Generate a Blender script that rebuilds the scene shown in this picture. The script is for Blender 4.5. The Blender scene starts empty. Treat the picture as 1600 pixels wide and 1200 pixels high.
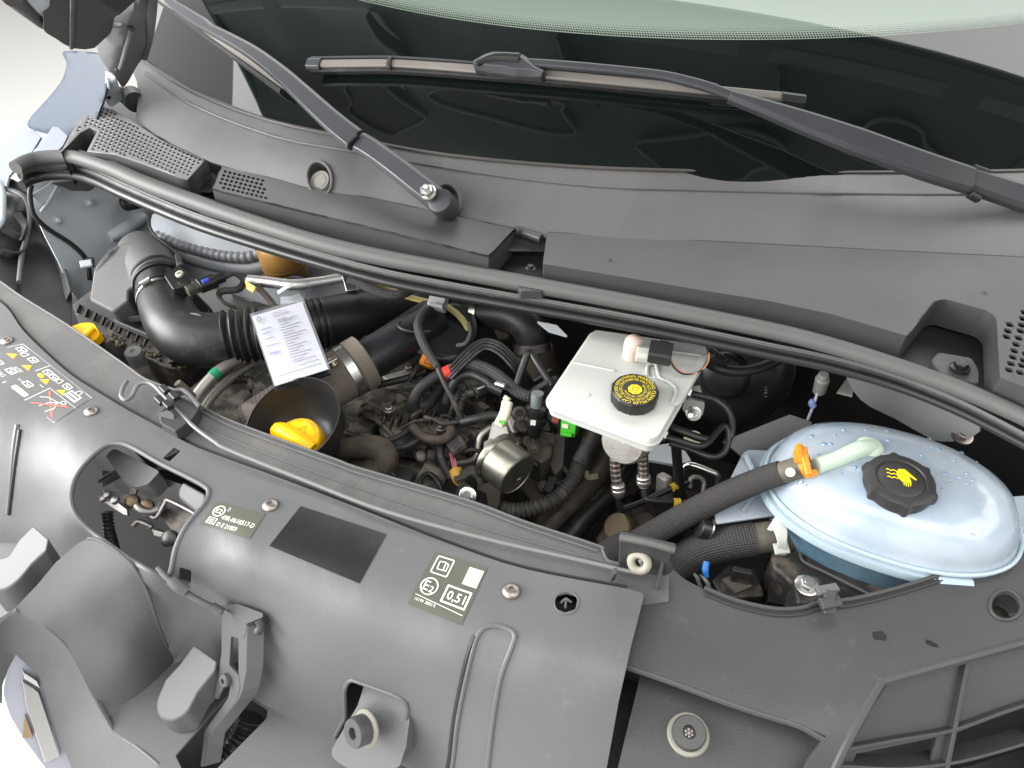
import bpy, bmesh, math, random
import numpy as np
from mathutils import Vector, Matrix
from mathutils.geometry import delaunay_2d_cdt

random.seed(7)
S = bpy.context.scene
COL = S.collection
rad = math.radians

# ------------------------------------------------------------------ camera
FPX, PITCH, YAW = 1121.0, rad(40), rad(20)
CAM = Vector((.551, -.342, .60))
_s, _c = math.sin, math.cos
FWD = Vector((-_s(YAW)*_c(PITCH), _c(YAW)*_c(PITCH), -_s(PITCH)))
RGT = Vector((_c(YAW), _s(YAW), 0))
UPV = Vector((-_s(YAW)*_s(PITCH), _c(YAW)*_s(PITCH), _c(PITCH)))
cd = bpy.data.cameras.new('camera'); cam = bpy.data.objects.new('camera', cd); COL.objects.link(cam)
cam.location = CAM
cam.rotation_euler = (rad(90)-PITCH, 0, YAW)
cd.sensor_width = 36; cd.lens = 36*FPX/1600; cd.clip_start = .02; cd.clip_end = 200
S.camera = cam

# ------------------------------------------------------------------ white studio light
W = bpy.data.worlds.new('World'); S.world = W; W.use_nodes = True
W.node_tree.nodes['Background'].inputs[0].default_value = (1.0, .99, .972, 1)
W.node_tree.nodes['Background'].inputs[1].default_value = .88
def area(name, loc, target, sx, sy, power, col=(1, 1, 1)):
    l = bpy.data.lights.new(name, 'AREA'); l.shape = 'RECTANGLE'; l.size = sx; l.size_y = sy
    l.energy = power; l.color = col
    o = bpy.data.objects.new(name, l); COL.objects.link(o); o.location = loc
    d = Vector(target)-Vector(loc)
    o.rotation_euler = d.to_track_quat('-Z', 'Y').to_euler()
    return o
area('studio_ceiling_light', (.2, 1.6, 3.0), (.2, 1.6, 0), 11.0, 7.0, 820, (1, .99, .975))
area('studio_left_light', (-2.7, -.75, 1.0), (.2, .2, 0), 2.2, 1.6, 225, (1, .995, .985))
area('studio_front_light', (-1.3, -2.9, 1.1), (.4, .1, -.1), 3.0, 2.2, 105, (1, .97, .945))

S.view_settings.view_transform = 'Standard'; S.view_settings.look = 'None'
S.view_settings.gamma = 1; S.view_settings.exposure = 0
S.view_settings.use_curve_mapping = False
S.render.engine = 'CYCLES'
S.cycles.max_bounces = 8; S.cycles.transparent_max_bounces = 12
S.cycles.use_denoising = True
S.cycles.caustics_reflective = False; S.cycles.caustics_refractive = False

# ------------------------------------------------------------------ measuring helpers
def ray(px, py): return FWD + RGT*((px-800)/FPX) - UPV*((py-600)/FPX)
def P(px, py, z):
    d = ray(px, py); return CAM + d*((z-CAM.z)/d.z)
def depth(v): return (Vector(v)-CAM).dot(FWD)
def m(n, v): return n*depth(v)/FPX
def T(pts): return [P(*p) for p in pts]

class Surf:
    """smooth surface through measured points (thin-plate on inverse depth)"""
    def __init__(s, pts, lam=0):
        A = np.array([(p[0]/500., p[1]/500.) for p in pts])
        w = np.array([1./depth(P(*p)) for p in pts])
        n = len(pts); K = s.k(A, A) + lam*np.eye(n)
        Q = np.hstack([np.ones((n, 1)), A])
        M = np.zeros((n+3, n+3)); M[:n, :n] = K; M[:n, n:] = Q; M[n:, :n] = Q.T
        s.A = A; s.w = np.linalg.solve(M, np.concatenate([w, [0, 0, 0]]))
    @staticmethod
    def k(a, b):
        r2 = ((a[:, None, :]-b[None, :, :])**2).sum(2)
        return np.where(r2 > 1e-12, .5*r2*np.log(np.maximum(r2, 1e-12)), 0)
    def dep(s, q):
        q = np.asarray(q, float)/500.
        n = len(s.A)
        return 1./(s.k(q, s.A) @ s.w[:n] + s.w[n] + q @ s.w[n+1:])
    def many(s, q, off=0):
        d = s.dep(q)
        out = [CAM + ray(x, y)*float(t) for (x, y), t in zip(q, d)]
        if off:
            out = [o + s.nrm(x, y)*off for o, (x, y) in zip(out, q)]
        return out
    def pt(s, x, y, off=0): return s.many([(x, y)], off)[0]
    def nrm(s, x, y):
        a, b, c = s.many([(x, y), (x+4, y), (x, y+4)])
        n = (c-a).cross(b-a).normalized()
        return n if n.dot(CAM-a) > 0 else -n
class Plane:
    """level surface at height z (fast)"""
    def __init__(s, z): s.z = z
    def many(s, q, off=0): return [P(x, y, s.z)+Vector((0, 0, off)) for x, y in q]
    def pt(s, x, y, off=0): return P(x, y, s.z)+Vector((0, 0, off))
    def nrm(s, x, y): return Vector((0, 0, 1))
class Flat:
    """plane through three measured points"""
    def __init__(s, a, b, c):
        s.a = P(*a); s.n = (P(*b)-s.a).cross(P(*c)-s.a).normalized()
        if s.n.dot(CAM-s.a) < 0: s.n = -s.n
    def pt(s, x, y, off=0):
        d = ray(x, y); return CAM + d*((s.a-CAM).dot(s.n)/d.dot(s.n)) + s.n*off
    def many(s, q, off=0): return [s.pt(x, y, off) for x, y in q]
    def nrm(s, x, y): return s.n
class Screen:
    """windscreen: parabola in plan, sloping back"""
    SL = math.tan(rad(42))
    def pt(s, x, y, off=0):
        d = ray(x, y); a, b = .2, 4.
        for i in range(46):
            t = (a+b)/2; q = CAM+d*t
            if q.z-.2-(q.y-.548-.40*(q.x-.14)**2)*s.SL > 0: a = t
            else: b = t
        return CAM+d*a + (s.n3(CAM+d*a)*off if off else Vector((0, 0, 0)))
    def n3(s, q): return Vector((.8*(q.x-.14)*s.SL, -s.SL, 1)).normalized()
    def nrm(s, x, y): return s.n3(s.pt(x, y))
    def many(s, q, off=0): return [s.pt(x, y, off) for x, y in q]

# ------------------------------------------------------------------ 2-D outline helpers
def rnd(poly, r, n=4):
    """fillet the corners of a closed 2-D polygon; r one number or one per corner"""
    out = []; N = len(poly)
    rs = r if isinstance(r, (list, tuple)) else [r]*N
    for i in range(N):
        p, a, b = Vector(poly[i]), Vector(poly[i-1]), Vector(poly[(i+1) % N])
        u, v = a-p, b-p; lu, lv = u.length, v.length
        q = min(rs[i], lu*.48, lv*.48)
        if q < .01: out.append(tuple(p)); continue
        s0, s1 = p+u/lu*q, p+v/lv*q
        for k in range(n+1):
            t = k/n
            out.append(tuple(s0*(1-t)**2 + p*2*t*(1-t) + s1*t*t))
    return out
def ell(cx, cy, rx, ry, rot=0, n=24):
    c, s = math.cos(rad(rot)), math.sin(rad(rot))
    return [(cx+rx*math.cos(t)*c-ry*math.sin(t)*s, cy+rx*math.cos(t)*s+ry*math.sin(t)*c)
            for t in (2*math.pi*k/n for k in range(n))]
def dens(poly, step, closed=True):
    out = []; N = len(poly)
    for i in range(N if closed else N-1):
        a, b = poly[i], poly[(i+1) % N]
        L = math.hypot(b[0]-a[0], b[1]-a[1]); k = max(1, int(math.ceil(L/step)))
        for j in range(k): out.append((a[0]+(b[0]-a[0])*j/k, a[1]+(b[1]-a[1])*j/k))
    if not closed: out.append(tuple(poly[-1]))
    return out
def inside(pts, poly):
    x, y = pts[:, 0], pts[:, 1]; r = np.zeros(len(pts), bool); N = len(poly)
    for i in range(N):
        x0, y0 = poly[i-1]; x1, y1 = poly[i]
        if y0 == y1: continue
        r ^= ((y0 > y) != (y1 > y)) & (x < (x1-x0)*(y-y0)/(y1-y0)+x0)
    return r
def crom(pts, sub, closed=False):
    pts = [Vector(p) for p in pts]; N = len(pts)
    if N == 2 and not closed:
        return [pts[0].lerp(pts[1], k/sub) for k in range(sub+1)]
    out = []
    for i in range(N if closed else N-1):
        g = (lambda j: pts[j % N]) if closed else (lambda j: pts[min(max(j, 0), N-1)])
        a, b, c, d = g(i-1), g(i), g(i+1), g(i+2)
        if not closed and i == 0: a = b*2-c
        if not closed and i == N-2: d = c*2-b
        for k in range(sub):
            t = k/sub
            out.append(.5*((2*b)+(c-a)*t+(2*a-5*b+4*c-d)*t*t+(3*b-a-3*c+d)*t**3))
    if not closed: out.append(pts[-1].copy())
    return out
def sm(pts, sub=5, closed=False):
    """smooth a 2-D path"""
    return [tuple(v[:2]) for v in crom([(p[0], p[1], 0) for p in pts], sub, closed)]

# ------------------------------------------------------------------ materials
def srgb(r, g, b):
    f = lambda c: (c/255)/12.92 if c <= 10 else ((c/255+.055)/1.055)**2.4
    return (f(r), f(g), f(b))
MATS = {}
def mat(name, col, rough=.5, metal=0, spec=.5, grain=None, var=None, rvar=0, coat=0, trans=0, sss=0,
        ior=1.45, streak=None, uvbump=None, alpha=1, dust=None):
    """grain=(scale,strength) fine relief; var=(scale,amount,col2) blotches; dust=(scale,threshold,col,amount)"""
    if name in MATS: return MATS[name]
    M = bpy.data.materials.new(name); M.use_nodes = True; nt = M.node_tree; N = nt.nodes; L = nt.links
    b = N['Principled BSDF']
    b.inputs['Base Color'].default_value = (*col, 1); b.inputs['Roughness'].default_value = rough
    b.inputs['Metallic'].default_value = metal; b.inputs['Specular IOR Level'].default_value = spec
    b.inputs['Coat Weight'].default_value = coat; b.inputs['Coat Roughness'].default_value = .08
    b.inputs['Transmission Weight'].default_value = trans; b.inputs['IOR'].default_value = ior
    b.inputs['Alpha'].default_value = alpha
    if sss:
        b.inputs['Subsurface Weight'].default_value = sss; b.inputs['Subsurface Radius'].default_value = (1, .95, .8)
        b.inputs['Subsurface Scale'].default_value = .012
    tc = N.new('ShaderNodeTexCoord'); co = tc.outputs['Object']
    def noise(scale, detail=4, rgh=.6):
        n = N.new('ShaderNodeTexNoise'); n.inputs['Scale'].default_value = scale
        n.inputs['Detail'].default_value = detail; n.inputs['Roughness'].default_value = rgh
        L.new(co, n.inputs['Vector']); return n.outputs['Fac']
    def ramp(f, lo, hi):
        r = N.new('ShaderNodeMapRange'); r.inputs[1].default_value = lo; r.inputs[2].default_value = hi
        L.new(f, r.inputs[0]); return r.outputs[0]
    c_out = None
    def mixc(fac, c1, c2):
        x = N.new('ShaderNodeMix'); x.data_type = 'RGBA'
        L.new(fac, x.inputs[0])
        if hasattr(c1, 'default_value'): L.new(c1, x.inputs[6])
        else: x.inputs[6].default_value = (*c1, 1)
        x.inputs[7].default_value = (*c2, 1); return x.outputs[2]
    def scaled(f, k):
        q = N.new('ShaderNodeMath'); q.operation = 'MULTIPLY'; q.inputs[1].default_value = k; L.new(f, q.inputs[0]); return q.outputs[0]
    if var:
        c_out = mixc(scaled(ramp(noise(var[0]), .35, .68), var[1]), c_out or col, var[2])
    if streak:
        mp = N.new('ShaderNodeMapping'); mp.inputs['Scale'].default_value = streak[0]; L.new(co, mp.inputs['Vector'])
        sn = N.new('ShaderNodeTexNoise'); sn.inputs['Scale'].default_value = 1; sn.inputs['Detail'].default_value = 5
        L.new(mp.outputs[0], sn.inputs['Vector'])
        c_out = mixc(scaled(ramp(sn.outputs['Fac'], .42, .70), streak[1]), c_out or col, streak[2])
    if dust:
        dfac = scaled(ramp(noise(dust[0], 8, .7), dust[1], dust[1]+.16), dust[3])
        c_out = mixc(dfac, c_out or col, dust[2])
    if c_out is not None: L.new(c_out, b.inputs['Base Color'])
    if rvar:
        r = N.new('ShaderNodeMapRange'); L.new(noise(9, 6), r.inputs[0])
        r.inputs[1].default_value = .3; r.inputs[2].default_value = .7
        r.inputs[3].default_value = max(.02, rough-rvar); r.inputs[4].default_value = min(1, rough+rvar)
        L.new(r.outputs[0], b.inputs['Roughness'])
    h = None
    if grain:
        h = (noise(grain[0], 2, .5), grain[1], .0006)
    if uvbump:                      # woven sleeve: two crossed waves along the tube
        un = N.new('ShaderNodeUVMap'); sp = N.new('ShaderNodeSeparateXYZ'); L.new(un.outputs[0], sp.inputs[0])
        def wave(ka, kb):
            a = N.new('ShaderNodeMath'); a.operation = 'MULTIPLY'; a.inputs[1].default_value = ka; L.new(sp.outputs[0], a.inputs[0])
            q = N.new('ShaderNodeMath'); q.operation = 'MULTIPLY'; q.inputs[1].default_value = kb; L.new(sp.outputs[1], q.inputs[0])
            t = N.new('ShaderNodeMath'); t.operation = 'ADD'; L.new(a.outputs[0], t.inputs[0]); L.new(q.outputs[0], t.inputs[1])
            s_ = N.new('ShaderNodeMath'); s_.operation = 'SINE'; L.new(t.outputs[0], s_.inputs[0]); return s_.outputs[0]
        k = uvbump[0]*2*math.pi
        mx = N.new('ShaderNodeMath'); mx.operation = 'MULTIPLY'
        L.new(wave(k, k), mx.inputs[0]); L.new(wave(k, -k), mx.inputs[1])
        h = (mx.outputs[0], uvbump[1], .0006)
        x = N.new('ShaderNodeMapRange'); L.new(mx.outputs[0], x.inputs[0]); x.inputs[1].default_value = -1
        x.inputs[3].default_value = .55; x.inputs[4].default_value = 1.35
        mm = N.new('ShaderNodeMix'); mm.data_type = 'RGBA'; mm.blend_type = 'MULTIPLY'; mm.inputs[0].default_value = 1
        if c_out is not None: L.new(c_out, mm.inputs[6])
        else: mm.inputs[6].default_value = (*col, 1)
        L.new(x.outputs[0], mm.inputs[7]); L.new(mm.outputs[2], b.inputs['Base Color'])
    if h:
        bp = N.new('ShaderNodeBump'); bp.inputs['Strength'].default_value = h[1]; bp.inputs['Distance'].default_value = h[2]
        L.new(h[0], bp.inputs['Height']); L.new(bp.outputs[0], b.inputs['Normal'])
    MATS[name] = M; return M
DUSTC = srgb(140, 126, 106)
M_panel = mat('grained_grey_plastic', (.098, .0995, .103), .47, spec=.6, grain=(900, .5), var=(7, .4, (.118, .120, .124)), rvar=.06, dust=(38, .60, (.20, .195, .185), .32))
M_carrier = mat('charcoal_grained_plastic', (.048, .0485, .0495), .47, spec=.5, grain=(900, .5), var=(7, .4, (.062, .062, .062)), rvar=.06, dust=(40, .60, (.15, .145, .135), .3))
M_cowl = mat('cowl_grey_plastic', (.094, .0935, .0925), .5, streak=((34, 5, 5), .28, (.13, .128, .125)), grain=(1500, .35), var=(9, .5, (.110, .108, .105)), rvar=.08)
M_cowlbox = mat('cowl_box_plastic', (.048, .049, .050), .42, grain=(1500, .3), rvar=.06, dust=(30, .66, (.11, .105, .10), .3))
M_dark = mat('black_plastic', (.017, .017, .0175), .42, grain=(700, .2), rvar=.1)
M_dusty = mat('dusty_black_plastic', (.026, .025, .024), .52, grain=(160, .5), rvar=.1, dust=(26, .50, (.19, .16, .12), .6))
M_rubber = mat('black_rubber', (.022, .022, .0225), .44, grain=(500, .25), rvar=.1, dust=(34, .54, (.10, .09, .078), .5))
M_cover = mat('dusty_engine_cover', (.045, .043, .040), .55, grain=(140, .6), rvar=.1, dust=(30, .45, (.30, .265, .215), .75))
M_rubber_dusty = mat('dusty_brown_rubber', (.045, .035, .026), .62, grain=(300, .3), dust=(26, .45, (.13, .105, .08), .5))
M_seal = mat('seal_rubber', (.092, .091, .089), .55, grain=(900, .15), var=(22, .4, (.11, .105, .10)))
M_gloss = mat('satin_black_paint', (.019, .019, .0195), .33, rvar=.06)
M_body = mat('grey_body_paint', srgb(184, 191, 197), .36, coat=.2, var=(6, .5, srgb(172, 178, 182)), grain=(500, .08), dust=(30, .64, srgb(128, 122, 110), .35))
M_bodyblue = mat('blue_grey_body_paint', srgb(66, 75, 88), .5, spec=.3, grain=(700, .05))
M_steel = mat('zinc_steel', (.55, .54, .52), .32, metal=1, rvar=.12, grain=(300, .15))
M_alloy = mat('cast_alloy', (.40, .385, .36), .55, metal=.75, grain=(420, .6), dust=(40, .5, (.2, .17, .13), .5))
M_alloyd = mat('dirty_cast_iron', (.075, .066, .055), .6, metal=.35, grain=(260, .6), dust=(36, .48, (.16, .125, .09), .55))
M_gold = mat('yellow_zinc_plate', (.36, .352, .295), .42, metal=1, rvar=.12, grain=(160, .12), var=(40, .8, (.24, .235, .20)))
M_white = mat('milky_white_plastic', srgb(188, 191, 187), .35, sss=.3, var=(8, .6, srgb(180, 182, 174)), rvar=.05)
M_offwhite = mat('off_white_plastic', srgb(222, 216, 190), .42, sss=.2)
M_yellow = mat('yellow_plastic', srgb(248, 190, 0), .38, sss=.08, rvar=.06)
M_orange = mat('orange_plastic', srgb(228, 142, 40), .42)
M_red = mat('red_plastic', srgb(206, 60, 52), .4)
M_green = mat('green_plastic', srgb(62, 178, 40), .4, dust=(60, .56, srgb(90, 120, 60), .5))
M_blue = mat('blue_plastic', srgb(40, 120, 200), .4)
M_sleeve = mat('woven_sleeve', (.045, .043, .041), .7, uvbump=(20, .9), dust=(30, .62, (.1, .095, .085), .3))
M_sleeve2 = mat('coarse_woven_sleeve', (.035, .035, .035), .55, uvbump=(8, .9))
M_fabric = mat('beige_woven_hose', (.145, .125, .10), .85, uvbump=(40, .5), dust=(16, .5, (.22, .19, .15), .5))
M_steelbraid = mat('steel_braid', (.42, .36, .32), .4, metal=.9, uvbump=(3, 1.0))
M_paper = mat('white_paper', srgb(186, 187, 194), .7)
M_sticker = mat('olive_grey_sticker', srgb(84, 85, 75), .45, dust=(60, .62, srgb(120, 118, 104), .3))
M_sticker2 = mat('pale_grey_sticker', srgb(96, 97, 97), .5)
M_stickblk = mat('blank_black_sticker', (.017, .018, .020), .30, rvar=.08, dust=(60, .60, (.07, .07, .068), .4))
M_print = mat('white_print', srgb(222, 222, 214), .5)
M_ink = mat('dark_print', srgb(52, 52, 58), .6)
M_bluepen = mat('blue_ink', srgb(120, 130, 180), .6)
M_yprint = mat('yellow_print', srgb(236, 212, 20), .5)
M_metal = mat('dull_screw_metal', (.33, .30, .285), .42, metal=1, dust=(300, .5, (.16, .13, .11), .6))
M_wall = mat('studio_white', (.42, .415, .40), .6)

# ------------------------------------------------------------------ scene-graph helpers
def thing(name, label, cat, loc=(0, 0, 0), group=None):
    o = bpy.data.objects.new(name, None); COL.objects.link(o); o.location = loc
    o.empty_display_size = .02
    o['label'] = label; o['category'] = cat
    if group: o['group'] = group
    return o
def tag(o, label, cat, group=None):
    o['label'] = label; o['category'] = cat
    if group: o['group'] = group
    return o
def origin(parent):
    v = Vector((0, 0, 0))
    while parent is not None: v += parent.location; parent = parent.parent
    return v
class MB:
    def __init__(s): s.v = []; s.f = []; s.uv = []
    def add(s, verts, faces, uvs=None):
        k = len(s.v); s.v += [Vector(v) for v in verts]
        for i, f in enumerate(faces):
            s.f.append([k+j for j in f]); s.uv.append(uvs[i] if uvs else None)
        return s
    def tube(s, pts, r, seg=14, sub=5, caps=True, corr=None, closed=False, sq=1, smooth=True):
        """r number or list per knot; corr=(pitch, depth) corrugation; sq flattens"""
        K = [Vector(p) for p in pts]; n = len(K)
        rr = list(r) if isinstance(r, (list, tuple)) else [r]*n
        if corr:
            L = sum((K[i+1]-K[i]).length for i in range(n-1)); sub = max(sub, int(L/corr[0]*5/(n-1))+1)
        C = crom(K, sub, closed) if smooth else ([K[0].lerp(K[0], 0)] and K)
        if smooth:
            R = []
            for i in range(n if closed else n-1):
                for k in range(sub): R.append(rr[i]+(rr[(i+1) % n]-rr[i])*k/sub)
            if not closed: R.append(rr[-1])
        else: R = rr
        M_ = len(C); tang = []
        for i in range(M_):
            a = C[i-1] if (i or closed) else C[i]; b = C[(i+1) % M_] if (i < M_-1 or closed) else C[i]
            t = (b-a); tang.append(t.normalized() if t.length > 1e-9 else Vector((0, 0, 1)))
        u = tang[0].orthogonal().normalized()
        up = Vector((0, 0, 1))
        if abs(tang[0].dot(up)) < .95: u = (up-tang[0]*up.dot(tang[0])).normalized()
        V = []; dist = 0; D = []
        for i in range(M_):
            if i: dist += (C[i]-C[i-1]).length
            t = tang[i]; u = (u-t*u.dot(t)).normalized(); w = t.cross(u)
            rad_ = R[i]
            if corr: rad_ += corr[1]*math.sin(2*math.pi*dist/corr[0])
            D.append(dist)
            for k in range(seg):
                a = 2*math.pi*k/seg
                V.append(C[i]+(u*math.cos(a)*sq+w*math.sin(a))*rad_)
        Fc, U = [], []; rm = 2*math.pi*(sum(R)/len(R))
        for i in range(M_ if closed else M_-1):
            j = (i+1) % M_
            for k in range(seg):
                q = (k+1) % seg
                Fc.append([i*seg+k, i*seg+q, j*seg+q, j*seg+k])
                v0, v1 = D[i]/rm, (D[j] if j else D[i])/rm
                U.append([(k/seg, v0), ((k+1)/seg, v0), ((k+1)/seg, v1), (k/seg, v1)])
        if caps and not closed:
            Fc.append(list(range(seg))[::-1]); U.append([(0, 0)]*seg)
            Fc.append([(M_-1)*seg+k for k in range(seg)]); U.append([(0, 0)]*seg)
        return s.add(V, Fc, U)
    def lathe(s, prof, base, axis, seg=32, rf=None, u=None, ring=False):
        """prof list of (radius, height along axis); rf(angle, index)->radius factor"""
        base = Vector(base); ax = Vector(axis).normalized()
        u = (Vector(u)-ax*Vector(u).dot(ax)).normalized() if u is not None else ax.orthogonal().normalized()
        w = ax.cross(u); V = []; Fc = []
        for i, (r, h) in enumerate(prof):
            for k in range(seg):
                a = 2*math.pi*k/seg; q = r*(rf(a, i) if rf else 1)
                V.append(base+ax*h+(u*math.cos(a)+w*math.sin(a))*q)
        for i in range(len(prof) if ring else len(prof)-1):
            j = (i+1) % len(prof)
            for k in range(seg):
                q = (k+1) % seg
                Fc.append([i*seg+k, i*seg+q, j*seg+q, j*seg+k])
        if not ring: Fc.append(list(range(seg))[::-1]); Fc.append([(len(prof)-1)*seg+k for k in range(seg)])
        U = [[(j/seg, 0) for j in range(len(f))] for f in Fc]
        return s.add(V, Fc, U)
    def box(s, c, size, X=(1, 0, 0), Y=(0, 1, 0)):
        c = Vector(c); X = Vector(X).normalized(); Y = Vector(Y); Y = (Y-X*Y.dot(X)).normalized(); Z = X.cross(Y)
        a, b, d = size[0]/2, size[1]/2, size[2]/2
        V = [c+X*i*a+Y*j*b+Z*k*d for k in (-1, 1) for j in (-1, 1) for i in (-1, 1)]
        return s.add(V, [[0, 2, 3, 1], [4, 5, 7, 6], [0, 1, 5, 4], [2, 6, 7, 3], [0, 4, 6, 2], [1, 3, 7, 5]])
    def prism(s, top, vec, inset=0):
        """closed 3-D polygon swept by vec (Vector or list of Vectors)"""
        top = [Vector(p) for p in top]; n = len(top)
        c = sum(top, Vector())/n
        bot = [p+(c-p)*inset+Vector(vec) for p in top]
        nn = Vector()
        for i in range(n): nn += (top[i]-c).cross(top[(i+1) % n]-c)
        F_ = [list(range(n)), [n+i for i in range(n)][::-1]]
        F_ += [[(i+1) % n, i, n+i, n+(i+1) % n] for i in range(n)]
        if nn.dot(-Vector(vec)) < 0: F_ = [f[::-1] for f in F_]
        return s.add(top+bot, F_)
    def grid(s, rows, closed=False):
        n, k = len(rows), len(rows[0]); V = [p for r in rows for p in r]
        F_ = [[i*k+j, i*k+(j+1) % k, (i+1)*k+(j+1) % k, (i+1)*k+j] for i in range(n-1) for j in range(k if closed else k-1)]
        return s.add(V, F_)
    def build(s, name, material, parent=None, angle=38, bevel=0, seg=2, solid=0, orient=True, sub=0):
        O = origin(parent)
        me = bpy.data.meshes.new(name); me.from_pydata([v-O for v in s.v], [], s.f)
        if any(u for u in s.uv):
            l = me.uv_layers.new(name='UVMap'); i = 0; flat = []
            for f, u in zip(s.f, s.uv): flat += [c for q in (u or [(0, 0)]*len(f)) for c in q]
            l.data.foreach_set('uv', flat)
        me.validate(); me.update()
        if orient:
            bm = bmesh.new(); bm.from_mesh(me); bmesh.ops.recalc_face_normals(bm, faces=bm.faces); bm.to_mesh(me); bm.free()
        me.shade_smooth(); me.set_sharp_from_angle(angle=rad(angle))
        me.materials.append(material)
        o = bpy.data.objects.new(name, me); COL.objects.link(o)
        if parent is not None: o.parent = parent
        if solid:
            q = o.modifiers.new('thickness', 'SOLIDIFY'); q.thickness = solid; q.offset = -1
        if sub:
            q = o.modifiers.new('smooth', 'SUBSURF'); q.levels = sub; q.render_levels = sub
        if bevel:
            q = o.modifiers.new('bevel', 'BEVEL'); q.width = bevel; q.segments = seg; q.limit_method = 'ANGLE'; q.angle_limit = rad(35)
            q = o.modifiers.new('normals', 'WEIGHTED_NORMAL'); q.keep_sharp = True
        elif solid:
            q = o.modifiers.new('normals', 'WEIGHTED_NORMAL'); q.keep_sharp = True
        return o
def panel(name, outline, surf, material, parent=None, holes=(), step=30, thick=.002, bevel=.0006, off=0, angle=38, inner=True):
    """sheet part cut to an outline with holes, lying on a measured surface"""
    out = dens(outline, step); hs = [list(h) for h in holes]
    pts = []; edges = []
    for loop in [out]+hs:
        k = len(pts); n = len(loop); pts += loop; edges += [(k+i, k+(i+1) % n) for i in range(n)]
    if inner:
        a = np.array(out); x0, y0 = a.min(0); x1, y1 = a.max(0)
        gx, gy = np.meshgrid(np.arange(x0+step*.5, x1, step), np.arange(y0+step*.5, y1, step))
        g = np.stack([gx.ravel(), gy.ravel()], 1)
        if len(g):
            g = g+np.array([[((i*37) % 7-3)*.02*step, ((i*53) % 7-3)*.02*step] for i in range(len(g))])
            ok = inside(g, out)
            for h in hs: ok &= ~inside(g, h)
            allb = np.array(pts)
            g = g[ok]
            if len(g):
                dmin = np.array([np.min((allb[:, 0]-q[0])**2+(allb[:, 1]-q[1])**2) for q in g])
                g = g[dmin > (step*.3)**2]
                pts += [tuple(q) for q in g]
    r = delaunay_2d_cdt([Vector(p) for p in pts], edges, [], 0, 1e-4)
    V2 = [tuple(v) for v in r[0]]; tri = r[2]
    if not len(tri): raise RuntimeError('no faces '+name)
    A = np.array(V2); cen = np.array([A[list(t)].mean(0) for t in tri])
    ok = inside(cen, out)
    for h in hs: ok &= ~inside(cen, h)
    used = [list(t) for t, k in zip(tri, ok) if k]
    b = MB(); V3 = surf.many(V2, off)
    F_ = []
    for t in used:
        n = (V3[t[1]]-V3[t[0]]).cross(V3[t[2]]-V3[t[0]])
        F_.append(t if n.dot(CAM-V3[t[0]]) > 0 else t[::-1])
    b.add(V3, F_)
    return b.build(name, material, parent, angle=angle, solid=thick, bevel=bevel, orient=False)
def lace(path, surf, r, off=0, sub=3, seg=8, mb=None, sq=1):
    """round bead lying along a 2-D path on a surface"""
    q = dens(sm(path, sub), 14, closed=False)
    return (mb or MB()).tube(surf.many(q, off), r, seg=seg, sub=1, smooth=True, sq=sq)
_fc = {}
def textmesh(txt, bold=False):
    """(verts, faces, width) of a line of lettering, cap height about .7, baseline 0"""
    if txt in _fc: return _fc[txt]
    c = bpy.data.curves.new('t', 'FONT'); c.body = txt; c.size = 1; c.resolution_u = 2
    if bold: c.offset = .012
    o = bpy.data.objects.new('t', c); me = bpy.data.meshes.new_from_object(o)
    V = [tuple(v.co[:2]) for v in me.vertices]; Fc = [list(p.vertices) for p in me.polygons]
    w = max(v[0] for v in V) if V else .1
    bpy.data.objects.remove(o); bpy.data.meshes.remove(me); bpy.data.curves.remove(c)
    _fc[txt] = (V, Fc, w); return _fc[txt]
class Decal:
    """flat print on a surface: u,v in a picture quad a(0,0) b(1,0) c(1,1) d(0,1)"""
    def __init__(s, surf, a, b, c, d, off=.0006): s.q = (a, b, c, d); s.surf = surf; s.off = off
    def px(s, u, v):
        a, b, c, d = s.q
        return tuple(a[i]*(1-u)*(1-v)+b[i]*u*(1-v)+c[i]*u*v+d[i]*(1-u)*v for i in (0, 1))
    def many(s, uv, k=1): return s.surf.many([s.px(*q) for q in uv], s.off*k)
    def text(s, mb, t, u, v, h, w=None, rot=0, bold=False, k=1.8):
        """baseline start u,v (v downwards), cap height h, width w in u"""
        V, F_, W_ = textmesh(t, bold); W_ = max(W_, .05)
        sx = (w/W_) if w else h/.7
        mb.add(s.many([(u+x*sx, v-y*h/.7) for x, y in V], k), F_); return mb
    def line(s, mb, pts, w, closed=False, k=1.8, asp=1):
        """stroke of width w (in v); asp = quad width/height"""
        P2 = [Vector((p[0]*asp, p[1])) for p in pts]; n = len(P2)
        for i in range(n if closed else n-1):
            a, b = P2[i], P2[(i+1) % n]; d = (b-a)
            if d.length < 1e-6: continue
            d.normalize(); o = Vector((-d.y, d.x))*w/2; e = d*w/2
            q = [a-e+o, b+e+o, b+e-o, a-e-o]
            mb.add(s.many([(p.x/asp, p.y) for p in q], k), [[0, 1, 2, 3]])
        return mb
    def poly(s, mb, pts, k=1.8): mb.add(s.many(pts, k), [list(range(len(pts)))]); return mb
def bolt(name, c, axis, r, parent, material=None, washer=True):
    c = Vector(c); b = MB()
    if washer: b.lathe([(r*1.45, 0), (r*1.45, r*.28), (r*1.2, r*.4)], c, axis, 20)
    b.lathe([(r*1.0, r*.3), (r*1.0, r*1.0), (r*.8, r*1.15)], c, axis, 6)
    b.lathe([(r*.5, r*1.1), (r*.45, r*1.2)], c, axis, 10)
    return b.build(name, material or M_steel, parent, angle=30)
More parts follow.
